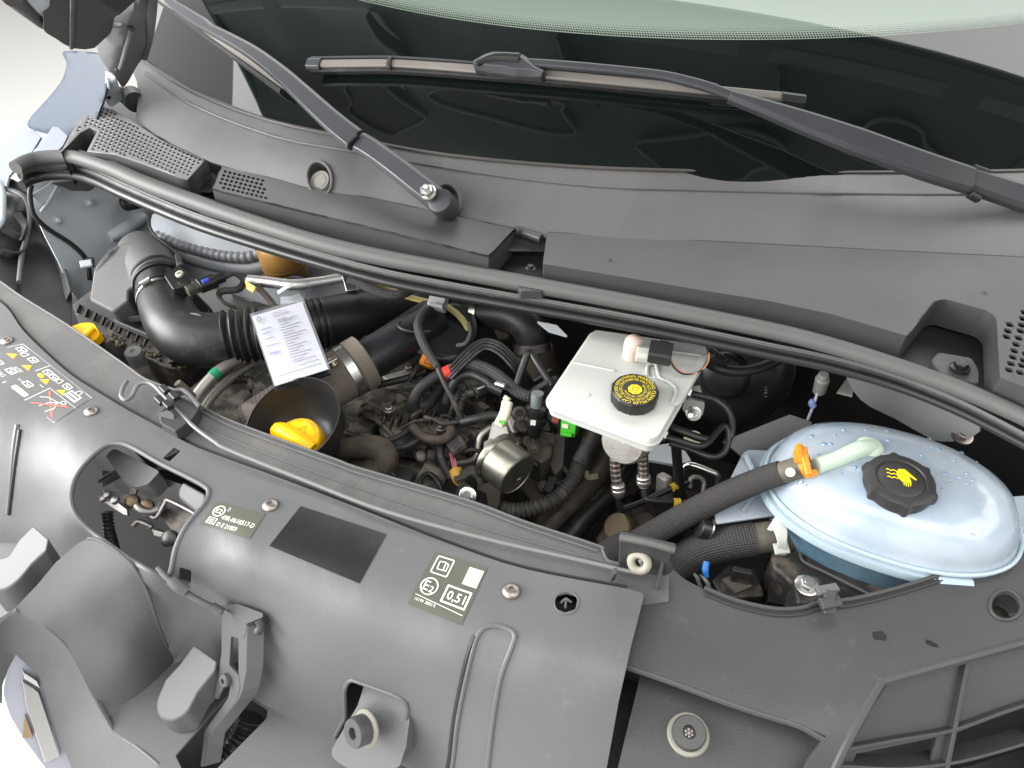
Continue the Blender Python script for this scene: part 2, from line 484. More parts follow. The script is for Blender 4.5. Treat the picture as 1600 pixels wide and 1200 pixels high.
def domescrew(name, c, axis, r, parent, material=None):
    b = MB()
    b.lathe([(r, 0), (r*.98, r*.12), (r*.8, r*.32), (r*.5, r*.43), (r*.30, r*.45), (r*.26, r*.25), (r*.02, r*.25)], c, axis, 24)
    return b.build(name, material or M_metal, parent, angle=50)
def clamp(name, a, bdir, r, w, parent, material=None, knob=None):
    """band round a hose at a, axis bdir, with screw housing"""
    a = Vector(a); d = Vector(bdir).normalized(); b = MB()
    b.lathe([(r, -w/2), (r*1.03, -w/2), (r*1.03, w/2), (r, w/2)], a, d, 32, ring=True)
    if knob is not None:
        k = Vector(knob); k = (k-d*k.dot(d)).normalized(); t = d.cross(k)
        b.box(a+k*(r*1.08), (w*1.3, w*1.9, w*.5), d, t)
        b.lathe([(w*.42, -w*1.2), (w*.42, w*1.3)], a+k*(r*1.08+w*.25), t, 10)
    return b.build(name, material or M_steel, parent, angle=30)

def toward(q, d): return q + (CAM-q).normalized()*d
def strap(pts, widths, thick, nrm, mb=None, sub=5, cham=.25, flat=False):
    """flat bar swept along pts; nrm one vector or list (face normal)"""
    K = [Vector(p) for p in pts]; n = len(K)
    W_ = list(widths) if isinstance(widths, (list, tuple)) else [widths]*n
    TH = list(thick) if isinstance(thick, (list, tuple)) else [thick]*n
    NN = list(nrm) if isinstance(nrm, (list, tuple)) and not isinstance(nrm[0], (int, float)) else [Vector(nrm)]*n
    C = crom(K, sub); M_ = len(C); V = []
    for i in range(M_):
        f = i/sub; a = min(int(f), n-2); t = f-a
        w = W_[a]+(W_[a+1]-W_[a])*t; h = TH[a]+(TH[a+1]-TH[a])*t; nn = (Vector(NN[a])*(1-t)+Vector(NN[a+1])*t).normalized()
        d = (C[min(i+1, M_-1)]-C[max(i-1, 0)]).normalized(); s_ = d.cross(nn).normalized(); u = s_.cross(d)
        c = min(h*.5, w*.5)*cham*2
        x, y = w/2, h/2
        for (p, q) in ((x-c, y), (x, y-c), (x, -y+c*.5), (x-c*.5, -y), (-x+c*.5, -y), (-x, -y+c*.5), (-x, y-c), (-x+c, y)):
            V.append(C[i]+s_*p+u*q)
    F_ = [[8*i+j, 8*i+(j+1) % 8, 8*i+8+(j+1) % 8, 8*i+8+j] for i in range(M_-1) for j in range(8)]
    F_ += [list(range(8))[::-1], [8*(M_-1)+j for j in range(8)]]
    return (mb or MB()).add(V, F_)
def slab(outline, surf, h, mb=None, off=0, lean=None):
    """solid block: outline on surface (top), thickness h away from the viewer along the surface normal"""
    top = surf.many(outline, off)
    if lean is None:
        cx = sum(p[0] for p in outline)/len(outline); cy = sum(p[1] for p in outline)/len(outline)
        lean = -surf.nrm(cx, cy)
    return (mb or MB()).prism(top, Vector(lean)*h)
# ================================================================== SETTING
def structure(o): o['kind'] = 'structure'; return o
b = MB(); b.add([(-14, -14, -1.0), (14, -14, -1.0), (14, 14, -1.0), (-14, 14, -1.0)], [[0, 1, 2, 3]])
structure(b.build('studio_floor', M_wall))

def skirt(outline, surf, drop, name, material, parent, lean=(0, 0, -1), step=20, off=0):
    top = surf.many(dens(outline, step), off); v = Vector(lean)*drop
    b = MB(); n = len(top); b.add(top+[p+v for p in top], [[i, (i+1) % n, n+(i+1) % n, n+i] for i in range(n)])
    return b.build(name, material, parent, angle=35, solid=.0015)

# ================================================================== WINDSCREEN
SCR = Screen()
WL = [(215, 84), (222, 90), (300, 140), (420, 185), (560, 215), (700, 240), (900, 258), (1100, 265), (1300, 267), (1500, 266), (1660, 263)]
M_frit = mat('black_glass_band', (.005, .0075, .007), .025, spec=1.0)
def glass_mat():
    M = bpy.data.materials.new('tinted_screen_glass'); M.use_nodes = True; nt = M.node_tree; N = nt.nodes; L = nt.links
    N.remove(N['Principled BSDF']); out = N['Material Output']
    tr = N.new('ShaderNodeBsdfTransparent'); tr.inputs[0].default_value = (.50, .62, .54, 1)
    gl = N.new('ShaderNodeBsdfGlossy'); gl.inputs['Roughness'].default_value = .02
    gl.inputs['Color'].default_value = (.92, 1, .95, 1)
    fr = N.new('ShaderNodeFresnel'); fr.inputs[0].default_value = 1.72
    mx = N.new('ShaderNodeMixShader'); L.new(fr.outputs[0], mx.inputs[0]); L.new(tr.outputs[0], mx.inputs[1]); L.new(gl.outputs[0], mx.inputs[2])
    L.new(mx.outputs[0], out.inputs[0]); return M
M_glass = glass_mat()
ws = thing('windscreen', 'dark curved windscreen with a black band along its lower edge, behind the two wipers', 'windscreen', P(700, 240, .2))
def scr3(u, h):                       # u across, h metres up the slope from the lower edge
    q = Vector((u, .548+.40*(u-.14)**2, .2)); n = SCR.n3(q)
    d = Vector((0, math.cos(math.atan(Screen.SL)), math.sin(math.atan(Screen.SL))))
    return q+d*h-n*.009
def frit_h(u): return .203+.03*((u-.35)/.6)**2
XS = [-.60+1.62*k/60 for k in range(61)]
rows = [[scr3(u, frit_h(u)*t - .012*(t == 0)) for u in XS] for t in [k/16 for k in range(17)]]
MB().grid(rows).build('black_band', M_frit, ws)
rows = [[scr3(u, frit_h(u)+(.95-frit_h(u))*t) for u in XS] for t in [k/12 for k in range(13)]]
MB().grid(rows).build('glass_pane', M_glass, ws)
# dots fading out of the band (ceramic dot matrix)
b = MB()
for k in range(430):
    for r in range(5):
        u = -.58+1.58*(k+.5*(r % 2))/430; h = frit_h(u)+.0022+.0034*r; s_ = .00165*(1-.16*r)
        c = scr3(u, h); ex = (scr3(u+.01, h)-c).normalized(); ey = (scr3(u, h+.01)-c).normalized(); n = ex.cross(ey).normalized()
        b.add([c+n*.0006+(ex*math.cos(a)+ey*math.sin(a))*s_ for a in (0, 1.047, 2.094, 3.142, 4.189, 5.236)], [[0, 1, 2, 3, 4, 5]])
o = b.build('dot_matrix', M_frit, ws, orient=False); o['kind'] = 'stuff'
dash = MB()
rows = [[Vector((u, .72+.34*(u-.14)**2+t*.5, .10+.05*math.sin(t*3))) for u in XS[9:54:3]] for t in [k/10 for k in range(11)]]
tag(dash.grid(rows).build('dashboard', mat('dash_plastic', (.05, .055, .055), .6, grain=(800, .3))), 'grey dashboard top lying behind the windscreen glass', 'dashboard')

# ================================================================== RAISED BONNET overhead (seen mirrored in the glass)
hood = thing('raised_bonnet', 'raised bonnet above the windscreen, mirrored as a dark shape in the glass', 'bonnet', (.14, .70, .76))
M_under = mat('bonnet_underside_paint', srgb(84, 92, 92), .45, grain=(300, .1))
M_rimp = mat('bonnet_rim_paint', srgb(176, 184, 186), .4)
def hood3(u, t, dz=0):                # u -1..1 across, t 0 rear .. 1 front
    x = .14+(1.32 if u > 0 else 1.24)*u*(1-.12*t**2); y = .70+.30*u*u-.80*t-.06*t*u*u  # spread unevenly, wider than a real bonnet, to shape the mirrored dark area
    z = .80+.34*t-.25*u*u*abs(u)+.04*math.sin(t*math.pi)
    return Vector((x, y, z+dz))
us = [-1+2*k/36 for k in range(37)]; tt = [k/20 for k in range(21)]
MB().grid([[hood3(u, t, .035) for u in us] for t in tt]).build('outer_skin', M_bodyblue, hood, solid=.002)
def ribz(u, t):
    r = .5+.5*math.cos(u*math.pi*5); q = .5+.5*math.cos(t*math.pi*4)
    return -.022*max(r**4, q**4)
MB().grid([[hood3(u, t, .02+ribz(u, t)) for u in us] for t in tt]).build('inner_frame', M_under, hood, solid=.002)
rim = [hood3(u, 0, .012) for u in us]+[hood3(1, t, .012) for t in tt[1:]]+[hood3(u, 1, .012) for u in us[::-1][1:]]+[hood3(-1, t, .012) for t in tt[::-1][1:-1]]
MB().tube(rim, .012, seg=8, sub=1, closed=True).build('rim_bead', M_under, hood)
band = [[hood3(u, .05+dt, .004) for u in us] for dt in (0, .012, .03, .04)]
M_soft = mat('bonnet_flange_paint', srgb(112, 120, 120), .5)
MB().grid(band).build('rear_flange', M_soft, hood, solid=.003)
random.seed(11)
for u, t_, ru, rt_ in ((-.55, .42, .13, .08), (-.12, .33, .20, .07), (.42, .40, .16, .09), (.75, .25, .10, .06)):  # irregular openings added for the pattern mirrored in the glass
    cs = [hood3(u+ru*math.cos(a)*(1+.25*math.sin(3*a+u*9)), t_+rt_*math.sin(a)*(1+.3*math.cos(2*a+u*5)), -.010) for a in (2*math.pi*k/28 for k in range(28))]
    MB().tube(cs, .006, seg=8, sub=1, closed=True).build('opening_rim', M_soft, hood)
    MB().add(cs, [list(range(28))]).build('frame_opening', M_dark, hood)
for u in (-.45, .05, .5):
    cs = [hood3(u-.05, .10, -.01), hood3(u-.02, .16, -.02), hood3(u+.03, .20, -.02), hood3(u+.06, .28, -.015)]
    MB().tube(cs, [.010, .018, .016, .008], seg=10).build('washer_hose_clip', M_dark, hood)
lt_ = [hood3(-.12, .62, -.03), hood3(.12, .60, -.03)]
MB().tube(lt_, .02, seg=10).build('striker_mount', M_rimp, hood)

# ================================================================== COWL
cowl = thing('cowl_panel', 'dark grey plastic cowl panel running below the windscreen', 'cowl panel', P(900, 400, .12))
COWL = Surf([(x, y, .2) for x, y in WL] +
            [(225, 112, .195), (300, 163, .193), (430, 213, .192), (540, 234, .192), (700, 262, .191), (1000, 294, .191), (1300, 301, .192), (1660, 300, .194)] +
            [(210, 175, .163), (270, 222, .158), (330, 248, .155), (420, 277, .151), (600, 315, .149), (700, 337, .149), (800, 356, .149), (860, 366, .15), (1200, 384, .154), (1660, 404, .16)] +
            [(400, 243, .171), (650, 290, .170), (1000, 336, .171), (1300, 345, .173)])
col = [(x, y+1) for x, y in WL] + [(1660, 412), (1200, 390), (860, 372), (800, 362), (700, 342), (600, 320), (420, 282), (330, 253), (268, 224), (222, 196), (212, 186), (216, 150), (214, 128), (206, 108)]
piv_hole = ell(700, 314, 20, 26, -12)
plug_hole = ell(500, 280, 19, 27, -10)
panel('cowl_skin', col, COWL, M_cowl, cowl, holes=[piv_hole, plug_hole], step=24, thick=.003, off=0)
b = MB()
lace([(226, 113), (300, 164), (430, 214), (540, 235), (700, 263), (850, 284), (1000, 295), (1300, 302), (1500, 304), (1660, 301)], COWL, .0016, .0005, mb=b)
b.build('styling_bead', M_cowl, cowl)
# flush lip of the cowl against the glass
b = MB(); lace([(x, y+3) for x, y in WL], COWL, .0030, .001, mb=b, sq=.6); b.build('glass_lip', mat('cowl_lip', (.05, .045, .04), .5, grain=(900, .2)), cowl)
# pivot cup and plug cup
def cup(name, hx, hy, disc, rpx, hole):
    n = COWL.nrm(hx, hy); c = COWL.pt(hx, hy); r = m(rpx, c)
    ring = COWL.many(hole, .0015)
    b = MB(); b.tube(ring, .0022, seg=8, sub=2, closed=True); b.build(name+'_rim', M_cowl, cowl)
    deep = [p-n*.022 for p in COWL.many(hole)]
    cc = sum(deep, Vector())/len(deep)
    b = MB(); b.grid([COWL.many(hole), deep, [cc+(p-cc)*.5 for p in deep]], closed=True); b.add([cc+(p-cc)*.5 for p in deep], [list(range(len(deep)))])
    b.build(name+'_well', M_cowl, cowl, solid=.001)
    if disc:
        b = MB(); b.lathe([(r*1.25, -.02), (r*1.22, .002), (r*1.08, .0045), (r*1.02, .0035), (r*.82, .0035), (r*.80, .0028), (r*.76, .0028), (r*.73, .0036), (r*.02, .0036)], c-n*.006, n, 32)
        b.build(name+'_plug', mat('plug_grey', srgb(120, 118, 112), .45, grain=(900, .2)), cowl)
cup('screw_cover', 498, 281, True, 15, plug_hole)
cup('wiper_shaft', 700, 314, False, 16, piv_hole)
b = MB(); q = P(192, 148, .178); b.lathe([(.014, -.02), (.0135, 0), (.011, .002), (.0105, .0012), (.009, .0012), (.0085, .002), (.001, .002)], q, Vector((.75, -.75, .35)), 28)
b.build('end_plug', mat('plug_grey', srgb(120, 118, 112), .45), cowl)
b = MB(); b.tube(T([(196, 150, .172), (205, 152, .17), (212, 160, .168)]), [.016, .02, .018], seg=16); b.build('end_socket', M_cowlbox, cowl)

# raised boxes of the cowl
BOX1 = Plane(.152)
M_cowlbox2 = mat('cowl_box_grey', (.060, .060, .0595), .45, grain=(1200, .3), rvar=.06, dust=(30, .62, (.11, .107, .10), .3))
o1 = rnd([(346, 259), (806, 357), (764, 400), (331, 295)], 2)
def lattice(o, a, b_, hole, poly, n=60, shrink=5):
    """holes at o+i*a+j*b inside poly (shrunk)"""
    res = []
    hull = np.array(poly)
    for i in range(-n, n):
        for j in range(-n, n):
            q = (o[0]+i*a[0]+j*b_[0], o[1]+i*a[1]+j*b_[1])
            pts = [(q[0]+h[0], q[1]+h[1]) for h in hole]
            big = np.array([(q[0]+h[0]*shrink, q[1]+h[1]*shrink) for h in hole])
            if inside(big, poly).all(): res.append(pts)
    return res
def hexhole(w, h, sk=0):
    return [(-w+sk*0, -h*.4), (-w*.4+sk, -h), (w*.6+sk, -h), (w, h*.4), (w*.4-sk, h), (-w*.6-sk, h)]
g1 = [(350, 262), (414, 279), (423, 316), (337, 293)]
hol1 = lattice((352, 268), (7.3, 1.75), (-2.4, 5.9), [(-2.9, -1.6), (1.6, -2.1), (3.0, 1.4), (-1.5, 2.0)], g1, shrink=1.25)
panel('left_box_top', o1, BOX1, M_cowlbox, cowl, holes=hol1, step=40, thick=.003, bevel=.0008)
skirt(o1, BOX1, .035, 'left_box_side', M_cowlbox, cowl)
B2S = Surf([(855, 362, .153), (848, 412, .150), (1100, 456, .150), (1200, 381, .157), (1418, 525, .150), (1640, 402, .163), (1640, 600, .155), (1470, 468, .155)])
o2 = rnd([(855, 362), (1200, 381), (1660, 404), (1660, 640), (1604, 606), (1562, 590), (1557, 497), (1545, 486), (1476, 467), (1462, 470), (1418, 525), (1300, 491), (1200, 470), (1100, 454), (848, 412)],
         [3, 0, 0, 0, 0, 4, 8, 8, 8, 6, 3, 0, 0, 0, 3])
g2 = [(1588, 478), (1660, 478), (1660, 650), (1568, 590), (1556, 585), (1578, 500)]
hol2 = [rnd([(x-7.5, y-4.5), (x+4.5, y-3), (x+7.5, y+4.5), (x-4.5, y+3)], 3, 2) for x, y in
        [(1578, 507), (1575, 517), (1573, 526), (1601, 488), (1599, 498), (1597, 508), (1595, 517), (1592, 528), (1588, 538), (1585, 548), (1583, 558), (1580, 568), (1577, 578),
         (1617, 502), (1615, 512), (1612, 522), (1610, 532), (1606, 543), (1603, 553), (1600, 563), (1597, 571), (1594, 582)]]
panel('right_box_top', o2, B2S, M_cowlbox2, cowl, holes=hol2, step=36, thick=.003, bevel=.001)
skirt(o2, B2S, .035, 'right_box_side', M_cowlbox, cowl)
for s_, r_ in (((953, 407), .0028), ((1538, 458), .0036)):
    b = MB(); n = B2S.nrm(*s_); b.lathe([(r_, 0), (r_*.9, .0008), (r_*.5, .0008), (r_*.4, -.001)], B2S.pt(*s_), n, 14); b.build('moulding_pip', M_cowlbox, cowl)
# floor of the cowl between boxes and seal
CF = Surf([(60, 240, .118), (200, 268, .108), (330, 318, .104), (480, 378, .104), (640, 412, .104), (820, 440, .104), (1000, 470, .104), (1200, 505, .104), (1400, 565, .104), (1600, 645, .104),
           (330, 262, .12), (600, 340, .125), (830, 380, .125), (1200, 420, .125), (1600, 500, .122), (100, 225, .125), (200, 200, .14)])
panel('cowl_floor', [(70, 250), (100, 226), (200, 196), (330, 255), (600, 330), (830, 372), (1200, 400), (1660, 440), (1660, 700), (1600, 662), (1400, 585), (1200, 528), (1000, 490), (820, 458), (640, 428), (480, 390), (330, 333), (200, 285), (120, 262)],
      CF, M_dark, cowl, step=40, thick=.003)
# stay between the two boxes
b = MB(); b.tube(T([(806, 360, .15), (818, 363, .146), (846, 373, .146)]), .006, seg=10); b.build('box_bridge', M_cowlbox, cowl)
b = MB(); b.prism([BOX1.pt(x, y, -.02) for x, y in rnd([(808, 420), (830, 411), (852, 413), (850, 432), (812, 432)], 4)], (0, 0, -.012)); b.build('fixing_tab', M_cowlbox, cowl, bevel=.001)
bolt('fixing_bolt', P(829, 420, .136), (0, 0, 1), .0045, cowl, M_gloss)
b = MB(); b.prism([CF.pt(x, y, .012) for x, y in rnd([(1448, 575), (1460, 562), (1512, 571), (1523, 590), (1524, 612), (1470, 600)], 6)], (0, 0, -.008)); b.build('right_fixing_tab', M_cowl, cowl, bevel=.001)
bolt('fixing_bolt', CF.pt(1492, 590, .014), (0, 0, 1), .007, cowl, M_gloss)
# left corner vent
GR = Surf([(155, 159, .172), (322, 247, .150), (292, 280, .146), (136, 236, .146), (95, 237, .143), (140, 167, .165), (225, 255, .146), (250, 217, .154)])
og = [(155, 158), (195, 182), (250, 217), (323, 247), (292, 281), (225, 256), (180, 241), (136, 236), (152, 205), (140, 199), (125, 207), (95, 238), (112, 207), (140, 167)]
holg = lattice((165, 178), (6.25, 2.75), (-2.55, 5.2), [(-2.1, -1.35), (1.5, -1.7), (2.1, 1.3), (-1.5, 1.6)], og, shrink=1.9)
panel('corner_vent', og, GR, mat('vent_grey', (.15, .15, .147), .45, grain=(1200, .2)), cowl, holes=holg, step=40, thick=.0022, bevel=0)
skirt(og, GR, .055, 'corner_vent_side', M_cowlbox, cowl, off=-.0024)
b = MB(); b.prism([p-Vector((0, 0, .03)) for p in GR.many(og)], (0, 0, -.01)); b.build('corner_vent_filter', M_dark, cowl)

panel('corner_backing', [(140, 150), (205, 150), (235, 190), (345, 250), (352, 272), (330, 300), (290, 300), (130, 245), (95, 240)], Surf([(140, 150, .13), (205, 150, .135), (345, 250, .12), (330, 300, .115), (95, 240, .115)]), M_cowlbox, cowl, step=30)
panel('bridge_backing', [(790, 348), (870, 356), (870, 392), (790, 392)], Surf([(790, 348, .142), (870, 356, .142), (870, 392, .13), (790, 392, .13)]), M_cowlbox, cowl, step=30)

# ================================================================== RUBBER SEAL
seal = thing('bonnet_seal', 'grey rubber bonnet seal strip curving across the front of the cowl', 'rubber seal', P(700, 430, .1))
def zs(x): return .112 if x < 60 else .10
tpath = [(24, 262), (40, 253), (62, 247), (100, 245), (125, 248), (175, 265), (225, 287), (300, 315), (400, 350), (500, 381), (600, 404), (700, 422), (800, 440), (1000, 476), (1200, 516), (1300, 541), (1400, 572), (1500, 608), (1600, 652), (1670, 690)]
tp = [P(x, y, .130) for x, y in tpath]
b = MB(); b.tube(tp, [m(10.5, tp[i]) if i < 6 else m(11.0+2.4*min(1, i/18), tp[i]) for i in range(len(tp))], seg=20, sub=6); b.build('hollow_bulb', M_seal, seal)
rp = [P(x, y-10, .131) for x, y in tpath[4:]]
b = MB(); b.tube(rp, [m(4.2, q) for q in rp], seg=12, sub=6); b.build('upper_ridge', M_seal, seal)
spath = [(34, 277), (50, 268), (75, 262), (112, 261), (150, 272), (200, 295), (300, 337), (400, 370), (500, 400), (600, 427), (700, 447), (800, 465), (1000, 501), (1200, 542), (1300, 563), (1400, 591), (1500, 631), (1600, 682), (1670, 722)]
M_rib = mat('seal_strip', (.12, .118, .115), .42, grain=(900, .15))
for k, dy in enumerate((-5.6, -2.8, 0, 2.8, 5.6)):
    sp = [P(x, y+dy, .116-.0032*k) for x, y in spath]
    b = MB(); b.tube(sp, [m(1.75, q) for q in sp], seg=8, sub=5); b.build('strip_rib', M_rib, seal)
sp = [P(x, y-1, .108) for x, y in spath]; b = MB(); b.tube(sp, [m(7.5, q) for q in sp], seg=12, sub=5); b.build('strip_core', M_rubber, seal)
sp = [P(x, y+13, .100) for x, y in spath]; b = MB(); b.tube(sp, [m(7, q) for q in sp], seg=12, sub=5); b.build('gripping_edge', M_gloss, seal)

# ================================================================== FRONT PANEL (slam panel cover)
fp = thing('slam_cover', 'grey plastic slam panel cover across the top of the grille opening', 'slam panel cover', P(500, 860, -.02))
FR = Surf([(-20, 470, 0), (-20, 600, 0), (70, 560, 0), (150, 620, 0), (220, 660, 0), (310, 705, 0), (440, 755, 0), (600, 820, 0), (700, 860, 0), (820, 900, 0), (1000, 940, 0),
           (150, 690, 0), (330, 800, 0), (420, 850, 0), (560, 905, -.001), (700, 950, -.001), (850, 985, -.001), (980, 1010, -.002),
           (250, 720, 0), (330, 760, 0), (100, 680, -.003), (-20, 660, -.004),
           (60, 690, -.012), (110, 740, -.016), (30, 760, -.055), (60, 800, -.075), (100, 820, -.06), (-20, 740, -.05), (-20, 830, -.11), (140, 850, -.07), (80, 900, -.17), (20, 900, -.17),
           (375, 865, -.004), (440, 885, -.004), (560, 935, -.005), (700, 985, -.005), (850, 1025, -.005), (975, 1055, -.006),
           (330, 855, -.012), (300, 880, -.026), (230, 905, -.040), (320, 920, -.060), (370, 905, -.026),
           (432, 925, -.026), (560, 980, -.024), (700, 1032, -.024), (850, 1075, -.024), (965, 1100, -.024),
           (395, 940, -.055), (400, 1000, -.115), (300, 960, -.11), (260, 960, -.12), (279, 1033, -.2), (350, 1066, -.2),
           (427, 1012, -.105), (427, 1110, -.2), (520, 1150, -.2), (560, 1070, -.10), (700, 1110, -.085), (640, 1200, -.2), (700, 1200, -.165), (800, 1200, -.118), (950, 1200, -.078), (950, 1250, -.11), (700, 1250, -.21)], lam=1e-6)
seam = [(-30, 452), (10, 480), (35, 515), (70, 550), (110, 585), (150, 611), (200, 641), (250, 668), (310, 700), (440, 748), (560, 794), (700, 849), (820, 889), (980, 920)]
out = sm(seam, 4)+[(1000, 925), (1006, 930), (1004, 940), (986, 1010), (966, 1100), (948, 1200), (941, 1245), (700, 1245), (640, 1202), (520, 1150), (427, 1112), (350, 1072), (300, 1048), (279, 1036), (230, 1010), (140, 960), (80, 920), (-30, 920)]
latch = sm([(185, 692), (162, 697), (135, 720), (117, 745), (110, 770), (112, 793), (124, 814), (150, 838), (200, 873), (240, 897), (258, 903), (267, 893), (274, 858), (287, 828), (303, 806), (318, 789), (326, 770), (315, 756), (250, 723), (208, 699)], 4, True)
clip_hole = rnd([(254, 716), (272, 699), (283, 704), (265, 721)], 1.5, 2)
slot_hole = rnd([(281, 886), (299, 892), (298, 914), (279, 907)], 3, 2)
stop_hole = sm(rnd([(547, 1060), (615, 1085), (637, 1096), (637, 1120), (618, 1192), (560, 1190), (508, 1180), (540, 1120), (538, 1075)], [14, 2, 12, 10, 4, 2, 4, 4, 10], 3), 1, True)
vent_hole = rnd([(868, 930), (886, 926), (903, 931), (899, 952), (883, 957), (867, 950)], 2, 2)
panel('cover', out, FR, M_panel, fp, holes=[latch, clip_hole, slot_hole, stop_hole, vent_hole], step=16, thick=.0028, bevel=.0008, angle=50)
# rolled edges
b = MB(); b.tube(FR.many(latch, -.001), .0030, seg=10, sub=1, closed=True); b.build('latch_opening_rim', M_panel, fp)
b = MB(); b.tube(FR.many(dens(stop_hole, 10), .0003), .0024, seg=8, sub=1, closed=True); b.build('stop_opening_rim', M_panel, fp)
# raised groove of the fascia
gr = [(690, 1240), (706, 1200), (716, 1120), (735, 1030), (748, 990), (768, 978), (792, 982), (804, 992), (800, 1010), (782, 1060), (770, 1130), (762, 1200), (758, 1240)]
M_groove = mat('groove_plastic', (.030, .030, .031), .42, grain=(1300, .25))
b = MB(); lace(gr, FR, .0026, -.0002, mb=b, sub=4); b.build('pressed_groove', M_panel, fp)
b = MB(); lace([(x-6+.01*(1100-y)*.2, y+3) for x, y in gr[:5]], FR, .0030, -.0006, mb=b, sub=4); b.build('pressed_groove_shadow_edge', mat('groove_painted_shadow', (.016, .016, .017), .5), fp)  # dark bead paints the shadow along the groove's left edge
b = MB(); lace([(27, 664), (21, 700), (16, 760), (12, 803)], FR, .0040, -.0018, mb=b); b.build('side_rib', M_panel, fp)
b = MB(); lace([(31, 672), (24, 720), (18, 770), (14, 804)], FR, .0030, -.0008, mb=b); b.build('side_rib_edge', M_dark, fp)
# rear channel, sloping band and lip behind the cover
CH = Surf([(-30, 445, -.004), (37, 480, -.005), (105, 530, -.005), (196, 600, -.006), (260, 640, -.006), (350, 690, -.007), (560, 770, -.007), (700, 815, -.007), (850, 866, -.007), (1000, 915, -.007),
           (-30, 425, -.002), (105, 508, -.002), (224, 592, -.003), (308, 632, -.003), (420, 681, -.003), (560, 732, -.003), (680, 767, -.003), (820, 816, -.003), (932, 853, -.003), (100, 580, -.006), (300, 712, -.007), (500, 790, -.007), (900, 925, -.007)])
ridge = [(-30, 420), (0, 440), (37, 466), (105, 508), (196, 571), (224, 591), (252, 603), (276, 611), (308, 632), (350, 654), (420, 681), (525, 719), (560, 732), (680, 767), (750, 789), (820, 816), (932, 853), (941, 860), (949, 876), (968, 882), (1010, 893), (1045, 898)]
chan = sm(ridge, 3)+[(1045, 940), (1006, 945), (960, 930), (820, 905), (700, 870), (560, 815), (440, 770), (310, 722), (250, 690), (200, 665), (150, 635), (100, 600), (30, 530), (-30, 480)]
M_panel_dusty = mat('dusty_grey_plastic', (.085, .085, .084), .5, grain=(1300, .35), var=(8, .6, (.115, .112, .107)), rvar=.07, dust=(18, .5, (.16, .15, .135), .4))
panel('rear_channel', chan, CH, M_panel_dusty, fp, step=22, thick=.0025, bevel=.0005)
b = MB(); lace(ridge[:-2], CH, .0015, .0012, mb=b, sub=4); b.build('rear_lip', M_panel, fp)
b = MB(); lace([(x+2, y+9) for x, y in ridge[8:17]], CH, .0012, .0012, mb=b, sub=4); b.build('rear_lip_bead', M_panel, fp)
b = MB(); lace([(300, 660), (350, 683), (420, 711), (560, 763), (680, 803), (820, 845), (930, 874), (975, 885)], CH, .0009, .0004, mb=b, sub=4); b.build('channel_step', M_panel, fp)
M_seam = mat('seam_shadow_plastic', (.02, .02, .02), .6)
b = MB(); lace([(x, y-3) for x, y in seam], CH, .0016, .0, mb=b, sub=4); b.build('seam_gap', M_seam, fp)

# ================================================================== RIGHT HEADLAMP CARRIER
rc = thing('headlamp_carrier', 'dark grey moulded carrier panel right of the front cover, beside the coolant tank', 'carrier panel', P(1250, 1000, -.02))
RC = Surf([(960, 880, -.010), (1045, 895, -.010), (1150, 945, -.010), (1260, 955, -.010), (1400, 930, -.010), (1620, 855, -.008), (1640, 990, -.010), (1500, 1020, -.010), (1380, 1050, -.010),
           (1000, 960, -.010), (1100, 1010, -.010), (1250, 1060, -.010), (1000, 1045, -.014), (1134, 1090, -.014), (1250, 1125, -.014), (1320, 1120, -.013), (1300, 1200, -.035), (1290, 1240, -.05)])
rear = [(1040, 884), (1052, 890), (1070, 905), (1100, 920), (1150, 940), (1210, 953), (1250, 952), (1270, 946), (1290, 942), (1330, 938), (1400, 921), (1500, 889), (1600, 856), (1660, 835)]
ro = sm(rear, 3)+[(1660, 985), (1600, 1000), (1500, 1027), (1388, 1058), (1372, 1070), (1345, 1120), (1318, 1170), (1300, 1205), (1285, 1245), (1240, 1245), (1262, 1190), (1290, 1150), (1250, 1131), (1197, 1115), (1134, 1095), (1040, 1060), (985, 1042), (955, 1030), (975, 930), (1000, 900)]
round_hole = ell(1572, 947, 22, 20, 10)
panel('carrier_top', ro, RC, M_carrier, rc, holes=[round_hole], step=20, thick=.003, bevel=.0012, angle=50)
b = MB(); b.tube(RC.many(ell(1571, 946, 25, 23, 10), .0006), .0016, seg=8, sub=1, closed=True); b.build('round_hole_rim', M_carrier, rc)
b = MB(); b.prism([p+Vector((0, 0, -.03)) for p in RC.many(ell(1572, 947, 30, 28, 10))], (0, 0, -.004)); b.build('round_hole_floor', M_dusty, rc)
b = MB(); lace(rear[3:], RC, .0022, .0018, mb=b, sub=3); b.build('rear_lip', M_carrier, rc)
b = MB(); lace([(x+1, y+9) for x, y in rear[3:]], RC, .0012, .0006, mb=b, sub=3); b.build('rear_lip_bead', M_groove, rc)
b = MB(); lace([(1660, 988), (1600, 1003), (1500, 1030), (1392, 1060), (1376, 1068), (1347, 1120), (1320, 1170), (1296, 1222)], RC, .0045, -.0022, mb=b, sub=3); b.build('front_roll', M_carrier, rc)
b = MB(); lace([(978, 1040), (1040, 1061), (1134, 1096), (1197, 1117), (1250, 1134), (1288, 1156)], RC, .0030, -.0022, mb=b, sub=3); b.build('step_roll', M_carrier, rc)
LP = Surf([(985, 1055, -.045), (1134, 1100, -.045), (1290, 1150, -.045), (960, 1200, -.06), (1100, 1240, -.06), (1260, 1200, -.05)])
panel('lower_plate', rnd([(1003, 1046), (1134, 1088), (1290, 1140), (1262, 1192), (1240, 1245), (955, 1245), (975, 1160)], [4, 0, 4, 0, 0, 0, 4]), LP, M_carrier, rc, step=24, thick=.003, bevel=.0015)
